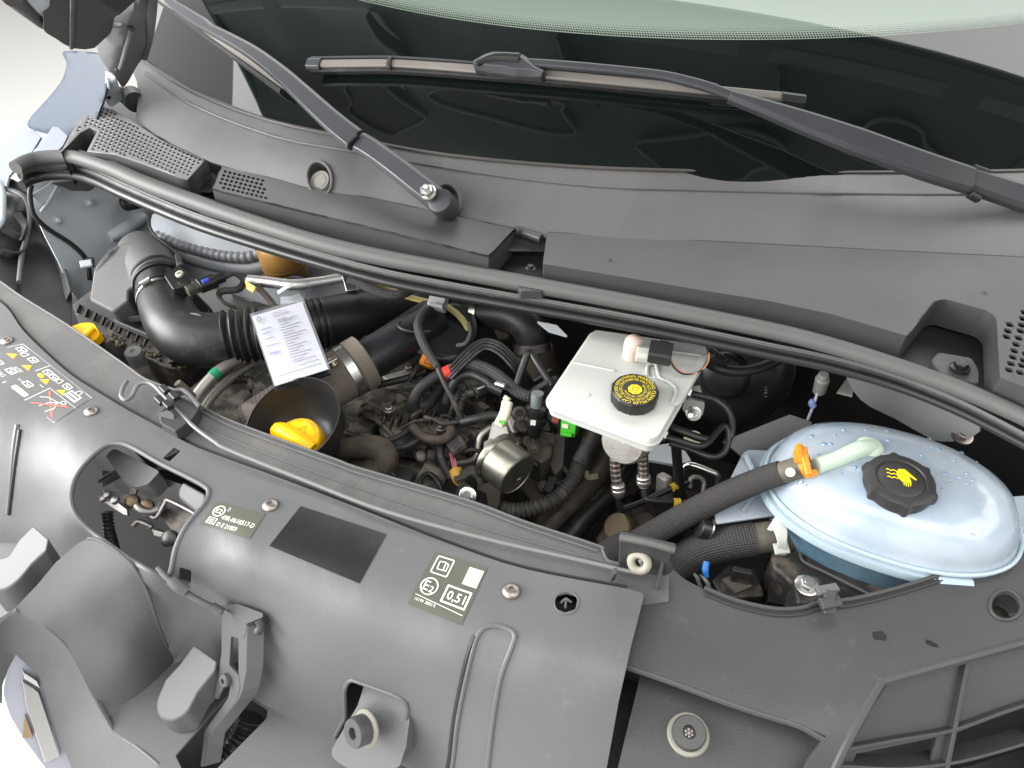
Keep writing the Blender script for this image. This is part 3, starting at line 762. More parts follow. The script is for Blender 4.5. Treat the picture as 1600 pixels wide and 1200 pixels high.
panel('lower_gap_floor', [(940, 1030), (1010, 1040), (985, 1170), (965, 1250), (920, 1250)], Surf([(940, 1030, -.12), (1010, 1040, -.12), (985, 1170, -.14), (920, 1250, -.15)]), M_dark, rc, step=40)
# grille frame at the lower right with its cells
GC = Surf([(1385, 1070, -.032), (1495, 1045, -.030), (1480, 1140, -.062), (1330, 1165, -.060), (1640, 1000, -.028), (1640, 1090, -.055), (1300, 1240, -.09), (1640, 1180, -.09)])
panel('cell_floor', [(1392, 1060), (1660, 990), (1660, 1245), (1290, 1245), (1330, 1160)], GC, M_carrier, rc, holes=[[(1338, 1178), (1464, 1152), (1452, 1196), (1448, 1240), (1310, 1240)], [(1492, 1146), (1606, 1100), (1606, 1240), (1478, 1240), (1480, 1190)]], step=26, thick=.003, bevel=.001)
for k, (pa, w_) in enumerate((([(1506, 1028), (1496, 1080), (1486, 1130), (1474, 1190), (1466, 1240)], .0042), ([(1322, 1166), (1400, 1152), (1480, 1138), (1560, 1110), (1650, 1080)], .0034), ([(1310, 1192), (1400, 1196), (1480, 1188), (1560, 1168), (1650, 1140)], .0028))):
    b = MB()
    pts = GC.many(dens(sm(pa, 4), 18, False), .003)
    for i in range(len(pts)-1):
        a, c = pts[i], pts[i+1]; d = (c-a).normalized(); n = GC.nrm(*pa[0]); s_ = d.cross(n).normalized()
        if i == 0: prev = [a+s_*w_*.5+n*.004, a-s_*w_*.5+n*.004, a-s_*w_*.8-n*.02, a+s_*w_*.8-n*.02]; V = list(prev)
        V += [c+s_*w_*.5+n*.004, c-s_*w_*.5+n*.004, c-s_*w_*.8-n*.02, c+s_*w_*.8-n*.02]
    F_ = [[4*i+j, 4*i+(j+1) % 4, 4*i+4+(j+1) % 4, 4*i+4+j] for i in range(len(pts)-1) for j in range(4)]
    b.add(V, F_+[[3, 2, 1, 0], [len(V)-4, len(V)-3, len(V)-2, len(V)-1]]); b.build('grille_rib', M_carrier, rc, bevel=.0008)
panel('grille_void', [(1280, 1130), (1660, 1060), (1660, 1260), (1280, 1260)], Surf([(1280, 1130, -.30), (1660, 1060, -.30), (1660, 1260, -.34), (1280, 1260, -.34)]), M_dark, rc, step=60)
# ================================================================== WIPERS
M_arm = mat('wiper_arm_paint', srgb(60, 61, 65), .36, grain=(900, .15), rvar=.05)
M_blade = mat('wiper_blade_metal', srgb(136, 131, 126), .38, metal=.35, grain=(200, .1), rvar=.1, dust=(60, .62, srgb(120, 105, 92), .5))
def onscr(p, d): return toward(SCR.pt(*p), d)
def arm_of(name, parent, path, widths, d, th):
    pts = [onscr(p, dd) for p, dd in zip(path, d)]
    nr = [SCR.nrm(*p) for p in path]
    return strap(pts, [m(w, q) for w, q in zip(widths, pts)], th, nr, cham=.3, sub=6).build(name, M_arm, parent, angle=30, bevel=.0008)
wl = thing('wiper', 'grey wiper on the left, bolted to the shaft in the middle of the cowl', 'wiper', COWL.pt(690, 316), group='windscreen wipers')
arm_of('upper_arm', wl, [(556, 219), (520, 190), (470, 144), (440, 117), (400, 86), (360, 62), (318, 40), (284, 20)], [37, 35, 30, 27, 23, 19, 16, 12], [.045, .045, .045, .042, .038, .034, .03, .03], .014)
CP = [(691, 318), (660, 294), (620, 262), (585, 236), (562, 222)]
pts = [toward(COWL.pt(691, 318), .040), toward(COWL.pt(660, 294), .048), toward(COWL.pt(620, 262), .055), toward(SCR.pt(585, 236), .050), onscr((562, 222), .046)]
nr = [SCR.nrm(600, 200)]*5
strap(pts, [m(w, q) for w, q in zip([38, 37, 35, 34, 33], pts)], [.020, .018, .016, .015, .014], nr, cham=.3, sub=6).build('pivot_arm', M_arm, wl, angle=30, bevel=.001)
q = pts[0]; na = (SCR.nrm(600, 200)).normalized(); r = m(21, q)
MB().lathe([(r*.9, -.022), (r, -.012), (r, .006), (r*.9, .0105), (r*.6, .012), (r*.1, .012)], q, na, 32).build('pivot_cap', M_arm, wl)
q2 = toward(COWL.pt(676, 308), .045)+na*.012
MB().lathe([(m(13, q), 0), (m(13, q), .003), (m(11, q), .005)], q2, na, 24).build('washer', M_steel, wl)
MB().lathe([(m(11, q), .003), (m(11, q), .010), (m(9, q), .012)], q2, na, 6).build('nut', M_steel, wl, angle=25)
MB().lathe([(m(5.5, q), .008), (m(5.5, q), .015), (m(4.5, q), .016), (m(2.5, q), .015)], q2, na, 16).build('shaft_end', M_steel, wl)
MB().lathe([(.010, -.05), (.010, .0)], q, na, 16).build('shaft', M_dark, wl)
strap([onscr((563, 215), .052), onscr((548, 229), .050)], .004, .019, SCR.nrm(556, 220)).build('hinge_collar', M_dark, wl)
bl = [(240, -14), (282, 15), (330, 52), (390, 96), (446, 137)]
bp = [onscr(p, .020) for p in bl]
strap(bp, [m(w, q_) for w, q_ in zip([15, 15, 11, 9, 7], bp)], .008, [SCR.nrm(*p) for p in bl], cham=.3).build('blade', M_blade, wl, angle=30)
bp = [onscr((x-5, y+7), .008) for x, y in bl]
strap(bp, .008, .010, [SCR.nrm(*p) for p in bl]).build('blade_rubber', M_rubber, wl)
bp = [onscr(p, .030) for p in [(262, 0), (285, 17), (318, 38), (340, 50)]]
strap(bp, [.012, .020, .022, .010], .014, SCR.nrm(300, 60)).build('blade_connector', M_arm, wl, bevel=.001)

wr = thing('wiper', 'grey wiper on the right, its arm crossing from the right edge of the photo', 'wiper', SCR.pt(1620, 300), group='windscreen wipers')
arm_of('upper_arm', wr, [(1517, 282), (1440, 257), (1341, 221), (1260, 192), (1190, 167), (1140, 150)], [42, 44, 43, 36, 25, 18], [.07, .07, .065, .055, .05, .045], .016)
arm_of('lower_arm', wr, [(1690, 345), (1610, 313), (1560, 296), (1512, 280)], [44, 42, 40, 38], [.10, .08, .07, .066], .018)
arm_of('thin_arm', wr, [(1160, 156), (1110, 137), (1075, 127), (1030, 117), (950, 108), (870, 101), (790, 96)], [15, 16, 16, 15, 14, 14, 13], [.046, .045, .043, .04, .036, .033, .03], .008)
for y0, nm in ((262, 'hinge_ear'), (303, 'hinge_ear')):
    strap([onscr((1514 if y0 > 290 else 1520, y0), .07), onscr((1545 if y0 < 290 else 1530, y0+9), .07)], .008, .010, SCR.nrm(1500, 280)).build(nm, M_dark, wr, bevel=.0015)
bl = [(488, 100), (560, 99), (612, 99), (680, 103), (745, 108), (850, 116), (1000, 130), (1120, 142), (1226, 152)]
bp = [onscr(p, .018) for p in bl]
strap(bp, [m(w, q_) for w, q_ in zip([13, 13, 13, 13, 14, 15, 15, 15, 15], bp)], .007, [SCR.nrm(*p) for p in bl], cham=.3).build('blade', M_blade, wr, angle=30)
bp = [onscr((x, y+11), .010) for x, y in bl]
strap(bp, .007, .010, [SCR.nrm(*p) for p in bl]).build('blade_rubber', M_rubber, wr)
bp = [onscr((x, y-8), .018) for x, y in bl[:-1]]
strap(bp, .003, .009, [SCR.nrm(*p) for p in bl[:-1]]).build('spoiler_edge', M_arm, wr)
strap([onscr((481, 100), .019), onscr((502, 100), .019)], m(20, bp[0]), .010, SCR.nrm(490, 100), cham=.4).build('end_cap', M_arm, wr, bevel=.001)
strap([onscr((1220, 154), .019), onscr((1257, 159), .019)], m(23, bp[-1]), .012, SCR.nrm(1240, 155), cham=.4).build('end_cap', M_gloss, wr, bevel=.001)
strap([onscr((607, 99), .021), onscr((612, 99), .021)], m(19, bp[1]), .010, SCR.nrm(610, 100)).build('blade_clip', M_arm, wr)
strap([onscr(p, .028) for p in [(742, 104), (768, 99), (810, 104), (850, 119)]], [m(w, bp[3]) for w in (18, 36, 38, 12)], .020, SCR.nrm(800, 100), cham=.4).build('blade_connector', M_arm, wr, bevel=.002)
strap([onscr(p, .040) for p in [(745, 98), (775, 89), (812, 90)]], [m(w, bp[3]) for w in (10, 15, 15)], .010, SCR.nrm(800, 100), cham=.4).build('connector_cover', M_gloss, wr, bevel=.002)

# ================================================================== LEFT BODY SIDE
FEN = Flat((105, 86, .24), (44, 189, .10), (152, 157, .19))
o = panel('front_wing', sm([(100, 80), (104, 98), (98, 122), (82, 145), (66, 163), (44, 189), (52, 203), (105, 214), (140, 200), (158, 165), (170, 112), (160, 85)], 3, True), FEN, M_bodyblue, step=14, thick=.004, bevel=0)
tag(o, 'blue-grey painted wing top at the upper left, beside the mirror', 'wing')
WE = Flat((0, 227, .06), (60, 212, .085), (20, 270, .055))
o = panel('wing_edge', [(-30, 252), (0, 227), (42, 190), (64, 214), (48, 240), (25, 262), (14, 275), (10, 290), (-30, 290)], WE, mat('pale_body_paint', srgb(128, 134, 144), .4), step=16, thick=.004)
tag(o, 'pale painted wing flange at the left edge, outside the seal end', 'wing flange')
hb = thing('hinge_bracket', 'pale grey bonnet hinge bracket standing beside the corner vent', 'hinge', P(175, 160, .14))
HS = Surf([(164, 112, .24), (182, 122, .235), (176, 168, .17), (192, 152, .18)])
panel('hinge_plate', rnd([(165, 110), (182, 124), (188, 140), (192, 156), (174, 168), (163, 150)], 3), HS, M_body, hb, step=10, thick=.004, bevel=.001)
b = MB(); b.tube(T([(170, 124, .235), (172, 150, .19)]), .003); b.build('pressed_rib', M_body, hb)
b = MB(); b.lathe([(.0035, 0), (.003, .002)], HS.pt(170, 152), HS.nrm(170, 152), 12); b.build('hinge_pin', M_dark, hb)
b = MB(); b.tube(T([(154, 150, .19), (161, 162, .175)]), [.0035, .003]); b.build('hinge_stud', M_body, hb)
bk = MB(); slab(rnd([(50, 237), (66, 222), (82, 197), (92, 199), (106, 212), (98, 228), (78, 246), (60, 246)], 3), Surf([(50, 237, .115), (82, 197, .135), (106, 212, .135), (78, 240, .118)]), .03, bk)
tag(bk.build('wing_bracket', mat('pale_body_paint', srgb(128, 134, 144), .4), bevel=.002), 'pale folded sheet bracket behind the left end of the seal', 'bracket')

TRM = Surf([(194, 0, .42), (236, 0, .42), (152, 52, .325), (234, 56, .31), (154, 79, .29), (190, 128, .225), (224, 89, .26), (185, 70, .33), (205, 60, .345), (215, 10, .42)])
tr = thing('pillar_trim', 'brown-grey plastic pillar trim at the left end of the windscreen', 'pillar trim', P(200, 120, .2))
panel('trim_shell', sm([(196, -20), (192, 10), (186, 23), (168, 30), (152, 52), (153, 79), (163, 101), (180, 120), (191, 136), (200, 128), (213, 105), (224, 88), (233, 60), (236, 20), (237, -20)], 3, True), TRM, M_cowl, tr, step=9, thick=.004)
b = MB(); b.tube([TRM.pt(x, y, .001) for x, y in [(236, -20), (235, 20), (232, 58), (224, 88)]], .006, seg=10); b.build('trim_edge', M_cowl, tr)
b = MB(); b.tube([TRM.pt(x, y, .001) for x, y in [(205, 44), (198, 70), (188, 104), (180, 106)]], .0035, seg=10); b.build('trim_crease', M_cowl, tr)
b = MB(); b.tube([TRM.pt(x, y, .001) for x, y in [(158, 55), (168, 40), (190, 38), (204, 42)]], .0035, seg=10); b.build('trim_crease', M_cowl, tr)
mi = thing('door_mirror', 'black door mirror at the top left corner against the white background', 'mirror', P(110, 70, .33))
MS = Flat((68, 0, .47), (112, 76, .36), (185, 23, .43))
slab(sm([(68, -20), (66, 30), (66, 46), (74, 54), (86, 61), (112, 76), (148, 75), (151, 54), (168, 28), (187, 23), (150, -2), (130, -20)], 2, True), MS, .05, lean=(-.3, .9, .1)).build('housing', mat('mirror_black', (.035, .033, .034), .6, grain=(400, .2)), mi, bevel=.004)
strap([MS.pt(112, -20, .001), MS.pt(111, 74, .001)], .004, .003, MS.n).build('housing_rib', M_dark, mi)
slab([(84, 62), (112, 79), (126, 95), (155, 93), (153, 72), (112, 74)], MS, .02, off=-.03, lean=(-.3, .9, .1)).build('lower_cover', mat('pale_body_paint', srgb(128, 134, 144), .4), mi, bevel=.003)
slab([(22, -12), (68, 30), (70, -20)], Surf([(22, -12, .5), (68, 30, .43), (70, -20, .5)]), .01, lean=(-.2, .95, 0)).build('painted_cap', M_body, mi, bevel=.002)
b = MB(); b.tube(T([(18, -6, .50), (42, 16, .455), (66, 35, .42)]), .006); b.build('glass_edge', mat('brown_gap', (.03, .025, .022), .5), mi)

# ================================================================== LOWER FRONT, LEFT: hump, floor, badge
FL = Plane(-.2)
gb = thing('grille_bridge', 'light grey moulded bridge with a hump behind the badge, below the bonnet latch', 'grille bridge', P(250, 1100, -.2))
lev = [(300, 1190), (360, 1085), (395, 1092), (418, 1105), (416, 1122), (352, 1215), (310, 1230)]
panel('bridge_floor', [(279, 1034), (350, 1070), (427, 1110), (520, 1150), (660, 1214), (660, 1260), (270, 1260), (246, 1196), (212, 1166), (176, 1142), (165, 1122), (200, 1095), (262, 1043)],
      FL, M_panel, gb, holes=[rnd([(274, 1180), (374, 1066), (392, 1092), (418, 1108), (417, 1122), (330, 1210), (300, 1235)], [2, 3, 0, 5, 5, 2, 2], 3)], step=24, thick=.003)
HU = Surf([(136, 842, -.016), (152, 843, -.016), (182, 862, -.022), (212, 892, -.035), (232, 930, -.065), (247, 975, -.115), (268, 1020, -.185), (262, 1043, -.2), (200, 1095, -.2), (165, 1124, -.2),
           (120, 850, -.018), (86, 880, -.027), (60, 912, -.038), (24, 952, -.055), (-20, 990, -.065), (150, 900, -.035), (180, 960, -.075), (200, 1020, -.125), (120, 960, -.065), (72, 980, -.075), (105, 1011, -.105), (149, 1094, -.18), (175, 1141, -.2)], lam=1e-6)
panel('hump', sm([(136, 842), (152, 843), (182, 862), (212, 892), (232, 930), (247, 975), (258, 1005), (272, 1030), (262, 1045), (230, 1072), (200, 1096), (166, 1124)], 3)+[(176, 1142), (149, 1094), (105, 1011), (72, 980), (45, 966), (24, 955), (-30, 1000), (-30, 985), (24, 950), (60, 912), (86, 880), (120, 850)], HU, M_panel, gb, step=14, thick=.003, bevel=.001, angle=60)
b = MB(); lace([(136, 842), (152, 843), (182, 862), (212, 892), (232, 930), (247, 975), (262, 1012)], HU, .0022, -.0012, mb=b); b.build('hump_edge', M_panel, gb)
FB = Surf([(24, 955, -.055), (72, 980, -.075), (105, 1011, -.105), (149, 1094, -.18), (175, 1141, -.2), (212, 1166, -.2), (246, 1194, -.2), (-30, 1000, -.065), (25, 1023, -.13), (60, 1055, -.175), (67, 1070, -.19), (85, 1130, -.245), (112, 1200, -.30), (0, 1060, -.15), (-20, 1080, -.155), (45, 1000, -.105), (88, 1030, -.145), (130, 1110, -.215), (180, 1180, -.245)], lam=1e-6)
panel('badge_surround', [(-30, 1002), (24, 954), (45, 966), (72, 980), (105, 1011), (128, 1052), (149, 1094), (175, 1141), (212, 1166), (246, 1194), (275, 1250), (130, 1250), (112, 1200), (85, 1130), (67, 1070), (60, 1055), (25, 1023), (13, 1045), (4, 1070), (3, 1100), (-30, 1080)], FB, M_panel, gb, step=13, thick=.003, bevel=.001, angle=60)
b = MB(); lace([(24, 956), (72, 981), (105, 1012), (128, 1053), (149, 1095), (175, 1142), (212, 1167), (246, 1195), (280, 1225)], FB, .0020, -.001, mb=b); b.build('surround_edge', M_panel, gb)
# bump stops
def stopper(label, base, top, notch, h):
    t = thing('bump_stop', label, 'bump stop', base, group='wedge bump stops on the grille bridge')
    return t
M_stop = mat('stop_grey_rubber', (.095, .095, .096), .5, grain=(1100, .3))
WS = Flat((303, 1008, -.130), (338, 1032, -.127), (268, 1120, -.168))
t = thing('bump_stop', 'light grey wedge-shaped bump stop beside the bonnet safety lever', 'bump stop', P(290, 1120, -.2), group='wedge bump stops')
slab(rnd([(303, 1007), (339, 1033), (336, 1048), (310, 1080), (292, 1115), (268, 1128), (247, 1121), (243, 1098), (258, 1062), (280, 1038)], [3, 3, 0, 6, 12, 14, 14, 10, 0, 0]), WS, .04, lean=(0, 0, -1)).build('stop_body', M_stop, t, bevel=.002, seg=3)
WS2 = Flat((52, 822, -.035), (76, 842, -.032), (10, 910, -.068))
t = thing('bump_stop', 'light grey wedge-shaped bump stop cut by the left edge of the photo', 'bump stop', P(20, 930, -.14), group='wedge bump stops')
slab(rnd([(52, 821), (76, 842), (72, 860), (50, 880), (30, 905), (8, 922), (-20, 922), (-20, 880), (14, 868), (30, 843)], [3, 3, 0, 6, 12, 12, 6, 0, 0, 0]), WS2, .045, lean=(0, 0, -1)).build('stop_body', M_stop, t, bevel=.002, seg=3)
panel('side_floor', [(-60, 840), (110, 850), (140, 900), (110, 960), (40, 985), (-60, 1050)], Surf([(-60, 840, -.125), (110, 850, -.12), (110, 960, -.12), (-60, 1050, -.135)]), M_panel, gb, step=20)
# badge
bd = thing('badge', 'bright white chrome badge at the lower left corner in its grey surround', 'badge', P(50, 1120, -.25))
BG = Surf([(25, 1023, -.145), (62, 1055, -.185), (8, 1080, -.185), (40, 1160, -.26), (110, 1200, -.31), (70, 1100, -.225)])
M_chrome = mat('satin_chrome', (.62, .62, .62), .2, metal=1)
slab(rnd([(24, 1020), (64, 1054), (72, 1075), (116, 1205), (70, 1205), (36, 1158), (15, 1122), (4, 1088), (9, 1055)], [4, 6, 6, 0, 0, 10, 10, 10, 6]), BG, .012, off=-.004).build('badge_rim', mat('pearl_white', srgb(158, 161, 172), .25, coat=.4), bd, bevel=.003, seg=3)
slab([(34, 1062), (62, 1078), (96, 1180), (70, 1190), (40, 1100)], BG, .006, off=.003).build('badge_bar', M_chrome, bd, bevel=.0015)
slab([(39, 1116), (52, 1150), (35, 1152)], BG, .004, off=.002).build('badge_gap', mat('warm_recess', srgb(150, 130, 100), .5), bd)
slab([(34, 1044), (60, 1060), (64, 1074), (38, 1058)], BG, .006, off=.004).build('badge_bar', M_chrome, bd, bevel=.0015)
# ---------------------------------------------------------------- safety lever
M_lever = mat('lever_grey_plastic', (.085, .086, .088), .45, grain=(1100, .2))
lv = thing('bonnet_safety_lever', 'grey bonnet release lever standing in the slot of the grille bridge', 'lever', P(350, 1180, -.2))
LV = Flat((346, 950, -.075), (384, 975, -.068), (322, 1150, -.215))
slab(rnd([(346, 950), (386, 974), (384, 990), (378, 999), (361, 994), (358, 1040), (373, 1056), (375, 1076), (370, 1094), (326, 1152), (318, 1198), (313, 1198), (320, 1142), (357, 1090), (360, 1070), (352, 1068), (346, 1080), (339, 1094), (335, 1088), (340, 1060), (346, 1020)], [2, 2, 3, 5, 3, 3, 4, 5, 5, 4, 2, 2, 4, 5, 2, 2, 3, 3, 3, 0, 0]), LV, .003).build('lever_face', M_lever, lv, bevel=.0005)
slab(rnd([(372, 985), (386, 976), (385, 1010), (384, 1050), (378, 1080), (372, 1094), (326, 1152), (319, 1198), (317, 1198), (325, 1150), (370, 1090), (374, 1070), (372, 1050)], 1), LV, .017, off=-.0005, lean=(.80, .60, -.02)).build('lever_flange', M_lever, lv, bevel=.0008)
slab(rnd([(346, 948), (374, 945), (413, 960), (413, 966), (386, 977)], 2), Flat((346, 948, -.072), (413, 960, -.060), (386, 977, -.066)), .010, off=.003).build('lever_head', M_cowlbox, lv, bevel=.0010)
b = MB(); b.tube(T([(404, 968, -.060), (408, 978, -.066), (402, 988, -.072)]), .0045); b.build('head_hook', M_cowlbox, lv)
q = LV.pt(356, 1061, .002); n = LV.nrm(356, 1061)
MB().lathe([(.007, -.003), (.007, .003), (.0055, .0045), (.003, .0045), (.0028, 0), (.0004, 0)], q, n, 20).build('pivot_rivet', M_lever, lv)
b = MB(); b.tube(T([(368, 1040, -.15), (372, 1048, -.15), (373, 1062, -.158)]), .004); b.build('return_spring', M_dark, lv)
rod = T([(246, 888, -.032), (256, 898, -.034), (270, 910, -.038), (290, 926, -.045), (320, 943, -.055), (350, 956, -.066)])
tag(MB().tube(rod, .0034, seg=10).build('release_rod', M_stop), 'thin grey release rod running from the latch opening to the lever', 'rod')
b = MB(); b.tube(T([(268, 906, -.032), (278, 916, -.036), (292, 924, -.042)]), .0062, seg=12); b.build('rod_guide', M_lever, lv)
b = MB(); b.tube(T([(330, 948, -.058), (346, 957, -.064)]), .0052, seg=12); b.build('rod_sleeve', M_lever, lv)
panel('slot_floor', [(250, 1040), (440, 1060), (440, 1260), (250, 1260)], Plane(-.30), M_dark, gb, step=60)
o = MB().tube(T([(392, 1120, -.26), (384, 1140, -.27), (370, 1165, -.28), (350, 1190, -.29)]), .016, corr=(.006, .0012), seg=14)
tag(o.build('loom_tube', M_gloss), 'glossy black ribbed tube under the lever slot', 'tube')
# ---------------------------------------------------------------- adjustable stops
def buffer_stop(label, c, ax, rpx, base_out, BS, tall):
    t = thing('adjustable_buffer', label, 'rubber buffer', c, group='adjustable bonnet buffers')
    ax = Vector(ax).normalized(); r = m(rpx, c)
    M_nyl = mat('nylon_washer', srgb(140, 138, 128), .5)
    MB().lathe([(r*1.24, 0), (r*1.26, .002), (r*1.18, .004), (r*.9, .004)], c, ax, 36).build('nylon_washer', M_nyl, t)
    MB().lathe([(r, .003), (r*1.0, tall), (r*.93, tall+.0022), (r*.40, tall+.0022), (r*.36, tall-.004), (r*.02, tall-.004)], c, ax, 36).build('rubber_knob', mat('buffer_rubber', (.06, .06, .06), .5, grain=(900, .3)), t)
    b = MB()
    for k in range(6):
        a = k*math.pi/3; u = ax.orthogonal().normalized(); w = ax.cross(u)
        b.lathe([(r*.10, tall-.004), (r*.08, tall-.0025)], c+(u*math.cos(a)+w*math.sin(a))*r*.2, ax, 6)
    b.lathe([(r*.16, tall-.0045), (r*.1, tall-.003)], c, ax, 6)
    b.build('hex_socket', M_metal, t)
    return t
BLK = Surf([(575, 1070, -.115), (635, 1095, -.105), (520, 1180, -.165), (605, 1200, -.155), (560, 1130, -.125)])
t = buffer_stop('round buffer on the block inside the rounded square opening', P(574, 1137, -.122), (-.45, -.80, .55), 23, None, BLK, .016)
slab(sm([(575, 1062), (636, 1088), (640, 1100), (622, 1200), (560, 1210), (515, 1185), (528, 1150), (556, 1100)], 3, True), BLK, .05, off=-.004, lean=(.1, .9, -.4)).build('mount_block', M_panel, t, bevel=.003)
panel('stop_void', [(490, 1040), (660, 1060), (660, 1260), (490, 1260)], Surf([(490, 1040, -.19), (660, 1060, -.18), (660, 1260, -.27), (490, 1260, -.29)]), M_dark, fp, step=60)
buffer_stop('round buffer on the carrier plate at the bottom right of the front cover', LP.pt(1075, 1148), (.0, -.25, 1), 26, None, LP, .010)
# ---------------------------------------------------------------- latch
panel('latch_void', [(90, 670), (345, 740), (345, 920), (90, 920)], Surf([(90, 670, -.24), (345, 740, -.24), (345, 920, -.28), (90, 920, -.30)]), mat('void_painted_shade', (.005, .005, .005), .8), fp, step=50)  # black sheet paints the darkness inside the latch opening
M_metal_l = mat('latch_dull_metal', (.26, .25, .245), .42, metal=.9, dust=(80, .5, (.1, .085, .07), .5))
lt = thing('bonnet_latch', 'metal bonnet latch mechanism inside the oval opening of the front panel', 'latch', P(230, 800, -.08))
def tub(pp, r, nm, mt, par, **k): return MB().tube(T(pp), r, **k).build(nm, mt, par)
slab(rnd([(164, 712), (178, 700), (250, 736), (232, 756), (212, 762), (190, 748)], 5), Surf([(164, 712, -.035), (250, 736, -.03), (212, 762, -.045)]), .03, lean=(0, .2, -1)).build('cross_tube', M_panel_dusty, lt, bevel=.006, seg=3)
slab(rnd([(286, 752), (322, 772), (318, 792), (306, 800), (279, 778), (278, 766)], 4), Surf([(286, 752, -.028), (322, 772, -.026), (279, 778, -.04)]), .03, lean=(0, .2, -1)).build('cross_tube_end', M_panel_dusty, lt, bevel=.004, seg=3)
slab(rnd([(194, 742), (200, 740), (218, 752), (212, 772), (206, 782), (226, 786), (216, 800), (196, 792), (172, 780), (160, 776), (162, 764), (186, 770), (202, 772), (208, 756), (198, 748)], 2), Surf([(194, 742, -.05), (226, 786, -.055), (160, 776, -.055)]), .004).build('catch_plate', M_metal_l, lt, bevel=.0006)
slab([(160, 784), (180, 782), (198, 796), (199, 806), (192, 804)], Surf([(160, 784, -.05), (198, 796, -.05), (192, 804, -.055)]), .004).build('striker_guide', M_metal_l, lt, bevel=.0006)
for p in ((168, 774, -.047), (181, 782, -.047), (162, 779, -.05)):
    MB().lathe([(.0055, 0), (.0045, .004), (.002, .0055)], P(*p), (0, -.3, 1), 14).build('rivet', M_metal_l, lt)
M_brass = mat('brass_zinc', (.11, .088, .06), .5, metal=1)
M_lat = mat('latch_grey_metal', (.20, .19, .185), .45, metal=.9, dust=(80, .5, (.1, .085, .07), .5))
for p in ((205, 782, -.05), (228, 790, -.05)):
    MB().lathe([(.008, -.006), (.008, .0), (.005, .002)], P(*p), (.2, -.5, 1), 16).build('brass_bush', M_brass, lt)
tub([(214, 790, -.05), (222, 797, -.052), (236, 800, -.055), (248, 795, -.055), (254, 788, -.055)], .005, 'coil_arm', M_lat, lt)
tub([(236, 807, -.058), (245, 808, -.058), (258, 786, -.05), (264, 782, -.048), (300, 800, -.045), (306, 806, -.045)], .0024, 'wire_bail', M_lat, lt)
slab([(250, 806), (264, 784), (302, 804), (290, 830), (276, 838)], Surf([(250, 806, -.066), (264, 784, -.06), (302, 804, -.06)]), .004).build('latch_plate', M_dusty, lt)
tub([(208, 822, -.075), (216, 815, -.072), (226, 818, -.072), (238, 824, -.075)], .0032, 'release_hook', M_lat, lt)
slab([(236, 826), (258, 832), (262, 842), (240, 838)], Surf([(236, 826, -.07), (258, 832, -.07), (240, 838, -.075)]), .01).build('hook_block', M_lat, lt, bevel=.001)
MB().lathe([(.010, 0), (.010, .006), (.007, .008)], P(268, 842, -.075), (0, -.6, 1), 18).build('cable_end', M_gloss, lt)
tub([(167, 800, -.08), (170, 830, -.10), (178, 860, -.13)], .0065, 'bonnet_cable', M_dark, lt, corr=(.0045, .0012))
slab([(160, 735), (200, 740), (160, 760)], Surf([(160, 735, -.06), (200, 740, -.06), (160, 760, -.07)]), .003).build('inner_web', M_dusty, lt)
tub([(155, 752, -.06), (180, 738, -.05), (200, 732, -.048)], .003, 'inner_rib', M_dusty, lt)
# ---------------------------------------------------------------- prop rod
pr = thing('prop_rod', 'long thin grey bonnet prop rod lying along the rear of the front panel', 'prop rod', P(600, 770, .005))
rp = [(198, 596, .006), (192, 606, .010), (189, 618, .010), (196, 625, .010), (206, 619, .010), (214, 604, .011), (226, 598, .012), (240, 602, .012), (262, 625, .012), (300, 664, .010), (335, 690, .010), (360, 704, .009), (480, 752, .008), (600, 798, .008), (760, 842, .008), (900, 874, .008), (985, 893, .008), (998, 893, .010), (1004, 884, .014), (1000, 876, .022)]
pp = T(rp)
MB().tube(pp, [m(3.3, q) for q in pp], seg=14, sub=6).build('rod', mat('rod_grey_paint', (.16, .16, .162), .34, dust=(90, .6, (.25, .22, .2), .4)), pr)
MB().tube(T([(1000, 866, .024), (1006, 878, .022)]), .010, seg=14)
gc = P(999, 879, .018); gn = Vector((-.15, -.85, .5)).normalized()
M_grom = mat('grommet_grey', srgb(150, 146, 134), .6, grain=(400, .4), dust=(80, .5, srgb(120, 112, 96), .6))
b = MB(); r = m(20, gc)
ring = [gc+(gn.orthogonal().normalized()*math.cos(a)*1+gn.cross(gn.orthogonal().normalized())*math.sin(a))*r*.66 for a in (2*math.pi*k/24 for k in range(24))]
b.tube(ring, r*.34, seg=10, sub=1, closed=True); b.build('pivot_grommet', M_grom, pr)
# rod bracket (upright tab on the carrier)
RBs = Surf([(969, 838, .050), (1052, 855, .050), (966, 885, -.002), (1048, 900, -.002)])
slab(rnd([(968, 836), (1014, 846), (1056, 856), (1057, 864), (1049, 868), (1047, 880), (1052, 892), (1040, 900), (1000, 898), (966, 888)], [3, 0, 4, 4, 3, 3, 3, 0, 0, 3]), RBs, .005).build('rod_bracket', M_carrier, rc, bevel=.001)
b = MB(); b.tube([RBs.pt(x, y, .001) for x, y in [(968, 838), (1014, 847), (1054, 858)]], .0035); b.build('bracket_lip', M_panel_dusty, rc)
for xa, ya, xb, yb in ((1036, 876, 1028, 922), (962, 897, 958, 908)):
    slab([(xa-3, ya), (xa+3, ya), (xb+2, yb), (xb-4, yb)], Surf([(xa-3, ya, .022), (xa+3, ya, .022), (xb, yb, -.004)]), .006).build('bracket_web', M_carrier, rc, bevel=.0005)
